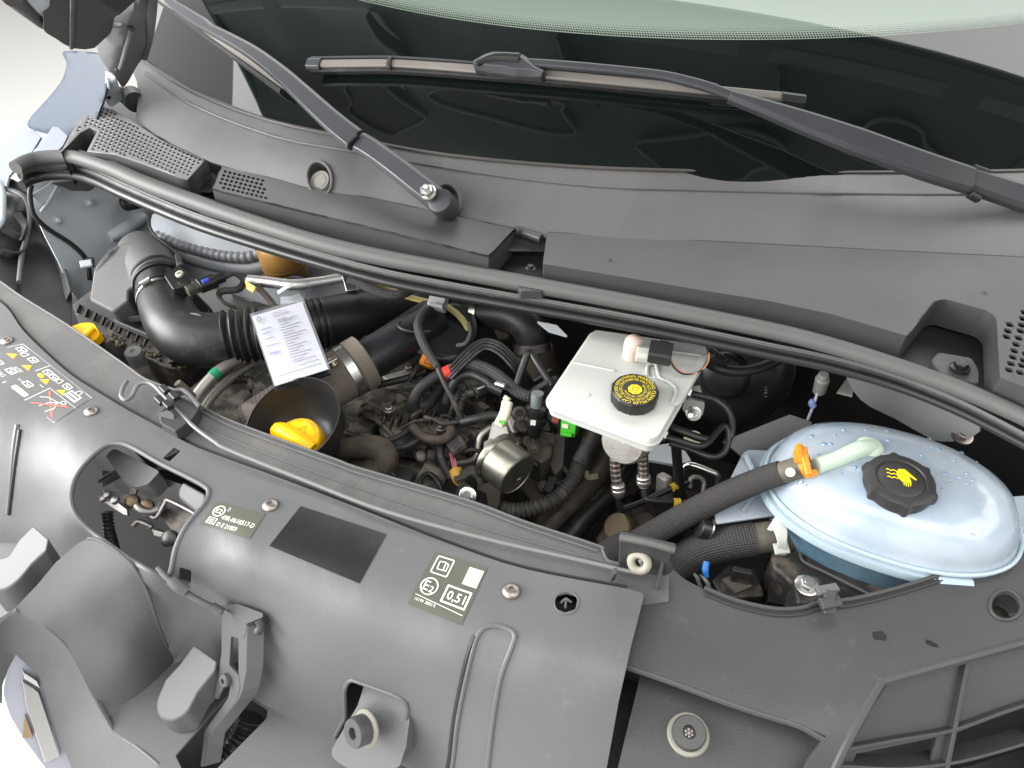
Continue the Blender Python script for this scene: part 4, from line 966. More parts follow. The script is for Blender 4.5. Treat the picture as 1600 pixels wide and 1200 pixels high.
# rod clip
rk = thing('rod_clip', 'dark grey plastic clip block holding the prop rod near its hook', 'clip', P(268, 660, 0))
slab(rnd([(250, 644), (276, 617), (312, 636), (300, 654), (274, 674), (250, 660)], 2), Surf([(250, 644, .014), (276, 617, .014), (312, 636, .012)]), .016, lean=(0, 0, -1)).build('clip_base', M_cowlbox, rk, bevel=.001)
slab(rnd([(248, 645), (264, 640), (272, 648), (272, 668), (250, 660)], 2), Surf([(248, 645, .016), (272, 648, .016), (250, 660, .010)]), .012, lean=(0, 0, -1)).build('clip_front', M_cowlbox, rk, bevel=.0008)
for x, y in ((257, 608), (272, 618), (250, 625), (262, 632)):
    strap([P(x-4, y-4, .022), P(x+5, y+5, .022)], .009, .006, (0, 0, 1)).build('clip_finger', M_dark, rk, bevel=.001)
strap(T([(276, 612, .016), (288, 612, .016), (300, 622, .014), (314, 638, .010)]), .006, .012, (0, -.3, 1)).build('clip_wing', M_panel, rk, bevel=.001)
# ---------------------------------------------------------------- screws and small openings of the cover
for i, (x, y, r_) in enumerate(((11, 533, 10), (143, 643, 11), (423, 790, 13), (799, 924, 15))):
    c = FR.pt(x, y, .0005); domescrew('cover_screw', c, FR.nrm(x, y), m(r_, c), fp)
q = P(268, 710, -.004); strap([P(258, 714, -.004), P(278, 704, -.004)], .008, .006, (0, 0, 1)).build('clip_hole_web', M_dark, fp)
slab([(245, 695), (290, 695), (290, 730), (245, 730)], Plane(-.02), .004).build('clip_hole_floor', M_dark, fp)
slab([(270, 875), (310, 885), (310, 925), (270, 920)], Surf([(270, 875, -.06), (310, 885, -.05), (310, 925, -.09)]), .004).build('slot_floor', M_dark, fp)
b = MB(); b.tube(FR.many(ell(885, 942, 19, 18), .0002), .0008, seg=6, sub=1, closed=True); b.build('round_seal_line', M_panel, fp)
slab([(855, 915), (915, 920), (915, 965), (855, 965)], Plane(-.02), .004).build('vent_floor', M_dark, fp)
b = MB(); b.tube(T([(876, 942, -.004), (884, 936, -.002), (893, 941, -.004)]), .0012); b.tube(T([(885, 934, -.003), (883, 950, -.004)]), .0012); b.build('vent_cross', M_panel, fp)
# ================================================================== STICKERS on the cover
def sticker(name, quad, material, label=None, off=.0005):
    a, b_, c, d = quad; bm_ = MB()
    D_ = Decal(FR, a, b_, c, d, off); n = 10
    g = [[D_.px(i/n, j/n) for i in range(n+1)] for j in range(n+1)]
    bm_.grid([FR.many(r_, off) for r_ in g])
    o = bm_.build(name, material, fp)
    if label: o['label'] = label
    return D_, o
D1, o1_ = sticker('approval_sticker', [(680, 862), (762, 887), (721, 977), (637, 943)], M_sticker, 'olive sticker printed with an E2 mark and 0,51')
b = MB(); A_ = .93
def rrect(D_, mb, u0, v0, u1, v1, w, asp, r=.03, k=1.8):
    D_.line(mb, rnd([(u0, v0), (u1, v0), (u1, v1), (u0, v1)], r, 3), w, True, k, asp)
rrect(D1, b, .10, .06, .40, .36, .022, .9)
D1.line(b, rnd([(.17, .14), (.28, .13), (.29, .27), (.18, .28)], .02, 2), .02, True, 1.8, .9)
D1.line(b, [(.31, .14), (.34, .16), (.34, .27), (.30, .27)], .02, False, 1.8, .9)
D1.line(b, ell(.20, .60, .145, .145, 0, 22), .022, True, 1.8, .9)
D1.text(b, 'E', .09, .68, .17, .11, bold=True); D1.text(b, '2', .215, .69, .11, .08, bold=True)
rrect(D1, b, .50, .48, .93, .76, .03, .9, .01)
D1.text(b, '0,51', .55, .695, .15, .33, bold=True)
D1.line(b, [(.05, .80), (.95, .86)], .012); D1.text(b, '10199 3800 R', .06, .90, .055, .40)
b.build('lettering', M_print, o1_, orient=False)
b = MB(); D1.poly(b, [(.70, .08), (.97, .08), (.97, .38), (.70, .38)], 1.4); b.build('blank_white_tag', M_print, o1_, orient=False)
D2, o2_ = sticker('regulation_sticker', [(340, 783), (415, 803), (390, 842), (312, 818)], M_sticker, 'small olive sticker with E2 and 49R-0618517-D beside the latch opening')
b = MB()
D2.line(b, ell(.17, .36, .10, .20, 0, 20), .045, True, 1.8, 1.7); D2.text(b, 'E2', .10, .44, .17, .13, bold=True)
D2.text(b, 'D', .30, .28, .15, .05); D2.text(b, '49R-0618517-D', .29, .62, .17, .66, bold=True)
rrect(D2, b, .09, .66, .24, .88, .03, 1.7, .01); D2.text(b, '02', .11, .83, .12, .10, bold=True); D2.text(b, 'D E 21059', .29, .90, .15, .40, bold=True)
b.build('lettering', M_print, o2_, orient=False)
sticker('blank_sticker', [(470, 791), (604, 835), (562, 912), (421, 853)], M_stickblk, 'blank black rectangular sticker on the front panel')
D3, o3_ = sticker('warning_sticker', [(36, 538), (143, 622), (85, 661), (-50, 557)], M_sticker2, 'grey pictogram warning sticker with yellow triangles and a red crossed figure', .0004)
bw, by, br_, bo = MB(), MB(), MB(), MB()
AS = 1.75
rrect(D3, bw, .0, .0, 1, 1, .012, AS, .001, 1.2)
D3.line(bw, [(.0, .5), (.62, .5)], .012, False, 1.4, AS); D3.line(bw, [(.40, .0), (.40, 1)], .012, False, 1.4, AS); D3.line(bw, [(.66, .42), (.66, 1)], .012, False, 1.4, AS); D3.line(bw, [(.66, .42), (1, .42)], .01, False, 1.4, AS)
def icon(u, v, s_=.075):
    rrect(D3, bw, u, v, u+s_, v+s_*AS*.95, .018, AS, .012)
    D3.line(bw, [(u+.25*s_, v+s_*.5), (u+.6*s_, v+s_*1.2), (u+.75*s_, v+s_*.7)], .018, False, 1.8, AS)
def tri(u, v, s_=.085):
    y_ = MB(); D3.poly(y_, [(u-.008, v+.012), (u+s_*.5, v-s_*AS*.9-.012), (u+s_+.008, v+.012)], 1.6); y_.build('orange_outline', mat('sign_orange', srgb(226, 150, 70), .5), o3_, orient=False)
    y_ = MB(); D3.poly(y_, [(u+.006, v), (u+s_*.5, v-s_*AS*.8), (u+s_-.006, v)], 2.0); y_.build('yellow_triangle', mat('sign_yellow', srgb(250, 205, 50), .5), o3_, orient=False)
for u, v in ((.04, .06), (.22, .08), (.44, .10), (.52, .10), (.70, .08), (.12, .62), (.27, .60), (.48, .60), (.02, .62)): icon(u, v)
for u, v in ((.13, .13), (.61, .12), (.85, .06)): D3.line(bw, rnd([(u, v), (u+.04, v-.03), (u+.05, v+.09), (u, v+.09)], .01, 2), .015, True, 1.8, AS)
for u, v in ((.08, .40), (.28, .40), (.52, .40), (.72, .36), (.06, .96)): tri(u, v)
D3.poly(by, ell(.48, .32, .033, .055, 0, 16), 2.0)
D3.text(bw, 'ACDf', .27, .58, .09, .09); D3.text(bw, 'PAG', .26, .90, .09, .08)
D3.text(bw, 'R134a', .42, .72, .05, .07)
D3.poly(bw, [(.80, .14), (.94, .14), (.94, .34), (.80, .34)], 1.5)
D3.poly(bw, rnd([(.47, .84), (.63, .84), (.63, .96), (.47, .96)], .02, 2), 1.5)
D3.text(br_, 'DANGER', .49, .93, .06, .12, k=2.2)
D3.line(br_, [(.70, .50), (.94, .92)], .03, False, 2.4, AS); D3.line(br_, [(.94, .52), (.72, .95)], .03, False, 2.4, AS)
D3.line(bw, ell(.88, .50, .022, .045, 0, 12), .014, True, 1.8, AS)
D3.line(bw, [(.86, .56), (.80, .70), (.78, .90)], .014, False, 1.8, AS); D3.line(bw, [(.84, .58), (.88, .74), (.86, .92)], .014, False, 1.8, AS)
D3.line(bw, [(.86, .56), (.74, .62), (.70, .72)], .014, False, 1.8, AS)
bk_ = MB(); D3.line(bk_, [(.82, .19), (.92, .19)], .03, False, 2.2, AS); D3.line(bk_, [(.82, .28), (.92, .28)], .03, False, 2.2, AS)
bw.build('white_pictograms', M_print, o3_, orient=False); by.build('yellow_disc', mat('sign_yellow', srgb(250, 205, 50), .5), o3_, orient=False)
br_.build('red_cross', mat('sign_red', srgb(230, 110, 95), .5), o3_, orient=False); bk_.build('dark_lines', M_ink, o3_, orient=False)
# water drops on the carrier
M_wet = mat('wet_patch', (.022, .022, .022), .25)
for pl in ([(1362, 988), (1378, 986), (1385, 994), (1384, 1001), (1366, 999)], [(1446, 999), (1452, 1001), (1463, 1006), (1467, 1012), (1456, 1010), (1447, 1006)]):
    MB().add(RC.many(pl, .0004), [list(range(len(pl)))]).build('wet_mark', M_wet, rc, orient=False)
ck = thing('edge_clip', 'small dark plastic edge clip on the rim of the carrier panel', 'clip', P(1296, 945, 0))
strap(T([(1298, 922, .012), (1296, 935, .006), (1297, 958, -.004)]), m(20, P(1296, 940, 0)), .006, (0, -.5, .9)).build('clip_body', M_cowlbox, ck, bevel=.001)
strap(T([(1276, 924, .010), (1308, 918, .010)]), .009, .006, (0, 0, 1)).build('clip_bar', M_panel, ck, bevel=.001)
strap(T([(1282, 944, .004), (1312, 938, .004)]), .012, .006, (0, -.4, 1)).build('clip_saddle', M_cowlbox, ck, bevel=.001)
# ================================================================== ENGINE BAY ENCLOSURE
def quadwall(name, pts, material, kind='structure'):
    o = MB().add(pts, [[0, 1, 2, 3]]).build(name, material); o['kind'] = kind; return o
M_bay = mat('dark_bay_metal', (.034, .034, .034), .6, grain=(200, .4), dust=(20, .5, (.06, .05, .04), .5))
quadwall('engine_bay_floor', [(-1.0, -.02, -.42), (1.25, -.02, -.42), (1.25, .95, -.42), (-1.0, .95, -.42)], M_bay)
quadwall('bulkhead_wall', [(-.66, .88, -.42), (1.25, .64, -.42), (1.25, .54, .075), (-.66, .77, .075)], M_bay)
_fw = [(-1.0, .45), (-.45, .22), (-.05, .07), (.50, .05), (.72, .08), (.95, .20), (1.25, .40)]
o = MB().grid([[Vector((x, y, z_)) for x, y in _fw] for z_ in (-.42, -.045)]).build('front_bay_wall', M_dark); o['kind'] = 'structure'
quadwall('right_bay_wall', [(1.12, -.02, -.42), (1.12, .75, -.42), (1.12, .60, .08), (1.12, .0, -.05)], M_bay)

def hose(name, label, cat, pts, rpx, material=M_rubber, group=None, parent=None, **k):
    q = T(pts); rr = [m(r_, v) for r_, v in zip(rpx, q)] if isinstance(rpx, (list, tuple)) else [m(rpx, v) for v in q]
    o = MB().tube(q, rr, **k).build(name, material, parent)
    if label: tag(o, label, cat, group)
    return o

# ---------------------------------------------------------------- left inner wing
IW = Flat((55, 300, .06), (240, 290, .0), (110, 450, -.11))
iw = thing('inner_wing', 'light grey painted inner wing panel at the left of the engine bay', 'inner wing', IW.pt(150, 380))
iwo = sm([(46, 288), (60, 270), (110, 272), (170, 282), (240, 300), (262, 330), (250, 400), (190, 420), (135, 470), (112, 455), (92, 410), (62, 350)], 3, True)
panel('wing_sheet', iwo, IW, M_body, iw, step=16, thick=.004)
b = MB(); b.tube([IW.pt(170, 370, .004), IW.pt(195, 356, .008), IW.pt(225, 338, .004)], [.010, .013, .010], seg=16); b.build('pressed_bead', M_body, iw)
for x, y in ((139, 317), (89, 344)):
    c = IW.pt(x, y, .001); MB().lathe([(.008, 0), (.008, .002), (.004, .003), (.004, .008), (.003, .009)], c, IW.n, 16).build('rivet_nut', M_body, iw)
strap([IW.pt(52, 312, .01), IW.pt(84, 290, .012)], .02, .002, IW.n).build('folded_flange', M_body, iw)
b = MB(); b.tube([IW.pt(84, 290, .012), IW.pt(72, 312, .012), IW.pt(59, 330, .012)], .0025); b.build('flange_edge', M_body, iw)
slab([(66, 284), (112, 280), (140, 288), (128, 297), (100, 296), (84, 290)], IW, .006, off=.03).build('wing_reinforcement', M_cowl, iw, bevel=.002)
hose('heater_hose', 'short black ribbed hose coming from under the left end of the seal', 'hose', [(164, 317, -.02), (175, 318, -.018), (195, 317, -.012), (225, 310, .0), (250, 300, .01)], [10, 12, 12, 12, 12], M_rubber, corr=(.0075, .0016))
hl = thing('headlamp_housing', 'black ribbed plastic headlamp housing at the left edge of the bay', 'headlamp housing', P(40, 400, -.08))
HLs = Surf([(-20, 290, .03), (40, 300, .03), (110, 450, -.10), (112, 505, -.10), (0, 440, -.06), (50, 380, -.06)])
panel('housing_back', [(-60, 268), (20, 280), (40, 292), (46, 312), (66, 352), (88, 390), (104, 424), (112, 460), (112, 512), (60, 485), (-30, 425)], HLs, M_dark, hl, step=14, thick=.004)
b = MB(); b.tube([HLs.pt(x, y, .012) for x, y in [(20, 298), (42, 306), (48, 330), (40, 370), (32, 405), (28, 450)]], .0045); b.build('housing_rim', M_panel, hl)
b = MB(); b.tube([HLs.pt(x, y, .02) for x, y in [(-10, 289), (10, 292), (20, 302), (16, 326), (6, 350), (-10, 372)]], .005); b.build('housing_rim', M_body, hl)
for pth in ([(50, 330), (75, 370), (96, 415), (110, 470)], [(5, 360), (25, 372), (40, 368)], [(0, 400), (20, 405), (36, 398)], [(30, 330), (38, 350), (28, 380)]):
    strap([HLs.pt(x, y, .01) for x, y in pth], .003, .02, HLs.nrm(30, 380)).build('stiffening_rib', M_cowlbox, hl)
slab([(0, 305), (8, 302), (6, 326), (0, 330)], HLs, .02, off=.025).build('adjuster_block', M_dusty, hl, bevel=.001)
tag(MB().tube([IW.pt(x, y, .012) for x, y in [(44, 288), (42, 305), (47, 332), (62, 350), (82, 364), (104, 378), (122, 394), (132, 410), (136, 436)]], .0042, seg=10).build('wing_cable', M_dark), 'black cable clipped along the edge of the left inner wing', 'cable')
panel('lower_wing_skirt', [(84, 400), (150, 440), (160, 520), (90, 520)], Surf([(84, 400, -.16), (150, 440, -.16), (160, 520, -.20), (90, 520, -.20)]), M_bay, iw, step=40)
kk = thing('cable_clip', 'pale grey cable clip at the foot of the left inner wing', 'clip', P(136, 412, -.06))
strap(T([(126, 414, -.058), (144, 411, -.058)]), .014, .008, (.5, -.4, .7)).build('clip_body', M_offwhite if False else M_body, kk, bevel=.001)
strap(T([(134, 405, -.056), (145, 404, -.056), (146, 416, -.058)]), .004, .004, (.5, -.4, .7)).build('clip_band', M_dark, kk)
# strut tower
st = thing('strut_tower', 'light grey strut tower with a ribbed rim behind the air filter box', 'strut tower', P(320, 380, -.05))
ST = Surf([(240, 335, .0), (330, 330, .01), (410, 385, -.02), (330, 390, -.03), (250, 366, -.02), (330, 360, -.005)])
panel('tower_top', sm([(236, 350), (245, 330), (300, 322), (360, 345), (412, 384), (395, 396), (340, 390), (280, 378), (244, 364)], 3, True), ST, M_body, st, step=14, thick=.004)
tp = [ST.pt(x, y, -.006) for x, y in [(242, 366), (280, 381), (335, 396), (375, 400), (398, 396), (410, 386)]]
MB().tube(tp, .010, seg=14, corr=(.012, .0010)).build('tower_rim', mat('grey_clear_tube', srgb(140, 142, 148), .4), st)
MB().tube([ST.pt(x, y, -.022) for x, y in [(242, 378), (280, 392), (335, 408), (380, 412), (405, 406)]], .012, seg=12).build('tower_skirt', M_body, st)
WB = Surf([(280, 400, -.06), (560, 440, -.06), (560, 500, -.10), (280, 450, -.10)])
panel('tower_apron', [(250, 385), (330, 405), (410, 405), (470, 415), (560, 430), (560, 500), (430, 480), (300, 440), (250, 410)], WB, M_body, st, step=24, thick=.004)
hose('tower_wire', 'thin dark wire running down past the strut tower to the airflow sensor', 'wire', [(240, 320, .02), (233, 345, .01), (240, 365, .0), (262, 384, -.005), (276, 396, -.005), (282, 412, -.006)], [3, 2.5, 2, 2, 2.4, 3], M_dark)
br = thing('fluid_bottle', 'small amber-brown fluid bottle between the strut tower and the seal', 'bottle', P(438, 430, -.05))
c0 = P(440, 402, -.01)
MB().lathe([(.030, -.045), (.034, -.035), (.036, -.01), (.036, .02), (.03, .03), (.02, .032)], c0, (0, -.1, 1), 28).build('bottle_body', mat('amber_plastic', srgb(150, 112, 56), .35, dust=(30, .5, srgb(120, 90, 50), .5)), br)
MB().lathe([(.0365, -.012), (.0372, -.010), (.0365, -.008)], c0, (0, -.1, 1), 28, ring=True).build('mould_line', mat('amber_plastic', (.3, .2, .05)), br)
# ---------------------------------------------------------------- air filter box
af = thing('air_filter_box', 'large dark grey air filter box at the left of the bay', 'air filter box', P(190, 470, -.06))
AFs = Surf([(139, 468, -.045), (146, 420, -.02), (160, 400, -.005), (190, 378, .005), (216, 378, .008), (244, 384, .005), (268, 400, -.005), (224, 414, .0), (218, 438, -.01), (200, 450, -.02), (199, 468, -.03), (176, 486, -.045), (190, 420, -.002)])
slab(rnd([(139, 468), (146, 420), (162, 398), (190, 378), (216, 377), (244, 383), (270, 400), (262, 418), (226, 418), (219, 438), (201, 450), (200, 467), (176, 487)], [4, 6, 8, 8, 6, 8, 6, 6, 8, 4, 4, 4, 5]), AFs, .06, lean=(0, .2, -1)).build('lid', M_cowl, af, bevel=.004, seg=3)
AF2 = Surf([(112, 478, -.08), (140, 468, -.07), (200, 468, -.06), (285, 470, -.07), (290, 560, -.10), (180, 530, -.095), (124, 500, -.09)])
slab([(112, 476), (138, 455), (205, 440), (300, 450), (330, 480), (290, 575), (262, 575), (180, 535), (122, 505)], AF2, .10, lean=(0, .15, -1)).build('lower_box', M_dusty, af, bevel=.003)
for i in range(9):
    x, y = 128+i*13, 478+i*6.5
    strap([AF2.pt(x, y, .004), AF2.pt(x-5, y+12, .004)], .003, .006, (0, 0, 1)).build('box_rib', M_dusty, af)
strap([AF2.pt(230, 503, .012), AF2.pt(192, 506, .012), AF2.pt(196, 512, .012), AF2.pt(256, 540, .012), AF2.pt(284, 556, .012)], .004, .010, (0, 0, 1)).build('flange_rib', M_panel_dusty, af)
M_dirt = mat('leaf_dirt', (.14, .11, .07), .9, grain=(120, 1.0))
b = MB()
for i in range(46):
    t_ = random.random(); x = 165+110*t_+random.uniform(-8, 8); y = 524+48*t_+random.uniform(-5, 6)
    c = AF2.pt(x, y, .003); s_ = random.uniform(.0015, .004)
    b.lathe([(s_, -.002), (s_*.9, .001), (s_*.3, .002)], c, (random.uniform(-.4, .4), random.uniform(-.4, .4), 1), 5)
o = b.build('trapped_dirt', M_dirt, af); o['kind'] = 'stuff'
slab(rnd([(268, 562), (282, 552), (292, 560), (286, 572), (270, 574)], 3), AF2, .02, off=.014).build('fixing_lug', M_dusty, af, bevel=.001)
# ---------------------------------------------------------------- intake duct
it = thing('intake_duct', 'thick black intake duct with ribbed bellows leaving the air filter box', 'intake duct', P(320, 530, -.04))
ip = T([(222, 396, -.040), (236, 418, -.028), (250, 442, -.02)])
MB().tube(ip, [m(r_, v) for r_, v in zip((36, 38, 38), ip)], seg=32).build('airflow_neck', M_cowl, it)
ip = T([(250, 440, -.02), (256, 464, -.025)])
MB().tube(ip, [m(37, v) for v in ip], seg=32).build('airflow_meter', M_gloss, it)
d = ip[1]-ip[0]
for k, rr_ in ((-.3, 1.06), (.15, 1.05), (.9, 1.05)):
    clamp('neck_ring', ip[0]+d*k, d, m(37, ip[0])*rr_*.98, .006, it, M_dark)
ip = T([(255, 462, -.026), (262, 486, -.03), (276, 512, -.034), (298, 528, -.037), (326, 532, -.038), (356, 528, -.038)])
MB().tube(ip, [m(r_, v) for r_, v in zip((38, 40, 43, 44, 43, 42), ip)], seg=36, sub=8).build('elbow', M_rubber, it)
clamp('worm_clamp', P(257, 468, -.027), P(262, 486, -.03)-P(255, 462, -.026), m(39, ip[0]), .007, it, M_steel, knob=(.1, -.6, .9))
q = P(301, 516, .004); nn = (CAM-q).normalized()
MB().lathe([(.0245, -.025), (.0245, .004), (.0235, .0055), (.001, .0055)], toward(P(302, 515, -.034), m(40, ip[3])*.94), (.12, -.62, .72), 36).build('moulded_disc', M_panel_dusty, it)
bp_ = T([(352, 528, -.038), (380, 524, -.038), (412, 520, -.038)])
MB().tube(bp_, [m(41, v) for v in bp_], seg=36, corr=(.0118, .0030)).build('bellows', M_rubber, it)
ip = T([(408, 520, -.038), (440, 515, -.04), (478, 509, -.042)])
MB().tube(ip, [m(39, v) for v in ip], seg=32).build('duct_cuff', M_gloss, it)
ip = T([(484, 508, -.043), (520, 501, -.046), (580, 492, -.055), (640, 482, -.07), (700, 472, -.10)])
MB().tube(ip, [m(r_, v) for r_, v in zip((39, 39, 40, 42, 42), ip)], seg=32).build('rear_duct', mat('matt_black_duct', (.010, .010, .010), .48, grain=(500, .2)), it)
for k in (486, 496, 506): clamp('duct_rib', P(k, 508-(k-486)*.15, -.043), ip[1]-ip[0], m(40.5, ip[0]), .004, it, M_dark)
clamp('steel_band', P(474, 509, -.042), ip[1]-ip[0], m(39.5, ip[0]), .010, it, M_steel)
# airflow sensor
se = thing('airflow_sensor', 'black airflow sensor plug with a blue lock on the intake duct neck', 'sensor', P(300, 450, -.02))
slab(rnd([(256, 430), (280, 413), (296, 428), (292, 446), (270, 452)], 3), Surf([(256, 430, .02), (280, 413, .022), (296, 428, .018)]), .02).build('sensor_plate', M_gloss, se, bevel=.002)
q = P(281, 429, .024); MB().lathe([(.0065, 0), (.006, .003), (.003, .0035), (.0025, .001)], q, (0, -.4, 1), 18).build('sensor_screw', mat('pale_screw', srgb(190, 192, 170), .4, metal=.6), se)
slab([(272, 396), (281, 394), (286, 412), (276, 416)], Surf([(272, 396, .018), (281, 394, .018), (286, 412, .022)]), .012).build('wire_boot', M_dusty, se, bevel=.002)
strap(T([(292, 455, .012), (312, 447, .012)]), .016, .014, (0, -.4, 1)).build('socket', M_dusty, se, bevel=.001)
strap(T([(310, 447, .014), (336, 437, .014)]), .022, .018, (0, -.4, 1)).build('plug', M_gloss, se, bevel=.001)
strap(T([(316, 441, .022), (326, 437, .022)]), .006, .006, (0, -.4, 1)).build('blue_lock', mat('blue_lock', srgb(70, 90, 200), .4), se, bevel=.0005)
strap(T([(334, 438, .014), (350, 432, .014)]), .014, .014, (0, -.4, 1)).build('plug_tail', M_gloss, se, bevel=.001)
hose('sensor_loom', 'flat grey taped loom looping from the airflow sensor plug', 'wiring loom', [(350, 434, .012), (366, 428, .01), (380, 440, .0), (372, 452, -.005), (348, 455, -.005), (342, 462, -.005), (352, 474, -.01), (372, 482, -.02)], 5.5, M_dusty, sq=.5)
slab([(384, 440), (398, 448), (394, 456), (386, 450)], Surf([(384, 440, .005), (398, 448, .005), (394, 456, .0)]), .003)
hose('stay_bar', 'brown dusty stay bar behind the bellows of the intake duct', 'bar', [(400, 446, -.01), (416, 462, -.02), (430, 480, -.03)], 5, M_rubber_dusty)
o = slab([(382, 438), (399, 448), (395, 457), (386, 452)], Surf([(382, 438, .006), (399, 448, .006), (395, 457, .0)]), .003).build('yellow_tape_flag', mat('yellow_tape', srgb(226, 190, 96), .6))
tag(o, 'small yellow tape flag at the end of the sensor loom', 'tape')
# silver pipe behind
sp_ = thing('coolant_pipe', 'thick silver metal pipe below the seal behind the hanging card', 'pipe', P(480, 440, -.01))
MB().tube(T([(388, 438, -.012), (420, 441, -.012), (458, 445, -.012), (500, 440, -.010), (540, 433, -.006), (570, 426, .0)]), [m(r_, P(480, 440, 0)) for r_ in (9, 9, 9, 8, 8, 8)], seg=18).build('pipe', mat('rough_aluminium', (.62, .62, .60), .42, metal=.85, grain=(300, .3)), sp_)
slab([(534, 430), (556, 428), (558, 452), (541, 455)], Surf([(534, 430, .004), (556, 428, .006), (541, 455, -.008)]), .006).build('pipe_bracket', M_steel, sp_, bevel=.0008)
tub([(556, 450, -.012), (540, 462, -.02), (520, 472, -.03), (508, 474, -.035)], .0042, 'bracket_leg', M_steel, sp_)
# ---------------------------------------------------------------- hanging card
cdh = thing('service_card', 'white printed service card in a clear sleeve hanging on the intake duct', 'card', P(450, 540, .0))
CDf = Flat((394, 496, .022), (472, 473, .022), (430, 603, .016))
def cardquad(e): return [(394-e, 496-e*.6), (472+e, 473-e), (513+e, 578+e*.4), (430-e*.2, 604+e)]
slab(cardquad(0), CDf, .0012, off=.002).build('paper_sheet', M_paper, cdh)
M_clear = mat('clear_sleeve', (.9, .93, 1.0), .12, alpha=.10)
slab(cardquad(3.5), CDf, .0006, off=.0038).build('clear_sleeve', M_clear, cdh)
slab(cardquad(3.5), CDf, .003, off=-.004).build('card_backing', M_stickblk, cdh)
Dc = Decal(CDf, *cardquad(0), .0028)
b = MB(); Dc.text(b, 'ETIQUETTE', .38, .085, .026, .26); Dc.text(b, "D'ENTRETIEN", .38, .125, .026, .32)
rows_ = [.17, .19, .21, .25, .29, .33, .37, .41, .45, .49, .53, .57, .61, .65, .69, .73, .77, .80]
for i, v in enumerate(rows_):
    Dc.line(b, [(.44, v), (.60+.30*((i*37) % 10)/10, v)], .009)
Dc.line(b, [(.10, .92), (.92, .92)], .009); Dc.line(b, [(.50, .86), (.9, .86)], .008)
b.build('printed_lines', mat('pale_print', srgb(118, 118, 128), .6), cdh, orient=False)
b = MB()
for v in (.24, .30, .38, .48, .58, .60): Dc.line(b, [(.08, v), (.22+.12*((v*100) % 7)/7, v)], .010)
b.build('handwritten_lines', M_bluepen, cdh, orient=False)
b = MB(); Dc.line(b, [(.11, .05), (.15, .09), (.11, .135), (.07, .09)], .010, True, 1.8, .78); b.build('diamond_logo', mat('pale_print', srgb(118, 118, 128), .6), cdh, orient=False)
M_film = mat('blue_clear_film', (.55, .62, .95), .1, alpha=.30)
b = MB(); lc = P(458, 452, .018); u_, w_ = Vector((.9, .3, .2)).normalized(), Vector((-.2, .1, 1)).normalized()
ringp = [lc+(u_*math.cos(a)*.026+w_*math.sin(a)*.020) for a in (2*math.pi*k/20 for k in range(20))]
for k in range(20):
    a_, c_ = ringp[k], ringp[(k+1) % 20]; e_ = Vector((.2, -.6, .3)).normalized()*.012
    b.add([a_-e_, c_-e_, c_+e_, a_+e_], [[0, 1, 2, 3]])
b.build('loop_tie', M_film, cdh, orient=False)
strap(T([(434, 458, .026), (446, 450, .03), (458, 445, .03)]), .006, .002, (0, -.6, .8)).build('white_tab', M_print, cdh)
strap(T([(438, 470, .024), (455, 468, .026), (470, 462, .026)]), .012, .001, (0, -.6, .8)).build('sleeve_tab', M_clear, cdh)
# ---------------------------------------------------------------- left low fittings
dp = thing('washer_filler_cap', 'bright yellow filler cap half hidden behind the left front panel edge', 'cap', P(138, 530, -.03))
slab(rnd([(110, 510), (128, 504), (146, 504), (152, 514), (157, 523), (146, 533), (132, 530)], [4, 6, 6, 4, 5, 5, 3]), Surf([(110, 510, -.01), (146, 504, -.008), (146, 533, -.02)]), .014).build('cap_body', M_yellow, dp, bevel=.003, seg=3)
strap(T([(130, 528, -.012), (146, 512, -.006)]), .010, .010, (0, -.2, 1)).build('cap_grip', M_yellow, dp, bevel=.002)
MB().lathe([(.011, -.04), (.011, 0)], P(146, 528, -.03), (0, 0, 1), 16).build('neck', M_dusty, dp)
fg = thing('gas_port', 'grey capped air conditioning port beside the yellow filler cap', 'valve', P(215, 565, -.05))
ax_ = (P(209, 552, -.02)-P(224, 582, -.06)).normalized()
MB().lathe([(.012, -.03), (.0125, -.006), (.0125, .004), (.011, .006), (.004, .006), (.003, .0045), (.0005, .0045)], P(210, 553, -.028), ax_, 20).build('port_cap', M_panel_dusty, fg)
MB().tube(T([(216, 566, -.045), (224, 580, -.06), (234, 592, -.075), (246, 606, -.09)]), [.011, .011, .008, .008], seg=14).build('port_pipe', M_fabric, fg)
ap = thing('aircon_pipe', 'pale metal pipe with a green band in front of the intake elbow', 'pipe', P(336, 590, -.06))
MB().tube(T([(296, 640, -.08), (312, 612, -.07), (336, 585, -.06), (352, 573, -.058), (372, 562, -.06)]), m(9, P(336, 585, -.06)), seg=16).build('pipe', mat('dull_aluminium', (.42, .40, .36), .45, metal=.7, grain=(200, .3)), ap)
clamp('green_band', P(336, 585, -.06), P(352, 573, -.058)-P(322, 600, -.065), m(9.4, P(336, 585, -.06)), .012, ap, mat('green_tape', srgb(40, 150, 110), .5))
hose('lower_pipe', 'dull metal pipe parallel to the green-banded pipe', 'pipe', [(312, 650, -.10), (330, 622, -.09), (360, 592, -.085), (392, 570, -.085)], 7, mat('dull_aluminium', (.42, .40, .36), .45))
hose('front_port', 'short grey capped pipe stub just behind the prop rod clip', 'pipe stub', [(277, 598, -.02), (286, 606, -.03), (300, 622, -.05)], [6, 7, 8], M_fabric)
hose('fan_cable', 'black ribbed cable looping behind the front lip', 'cable', [(320, 640, -.10), (336, 612, -.09), (360, 596, -.09), (390, 594, -.09), (396, 610, -.09)], 6, M_dusty, corr=(.006, .001))
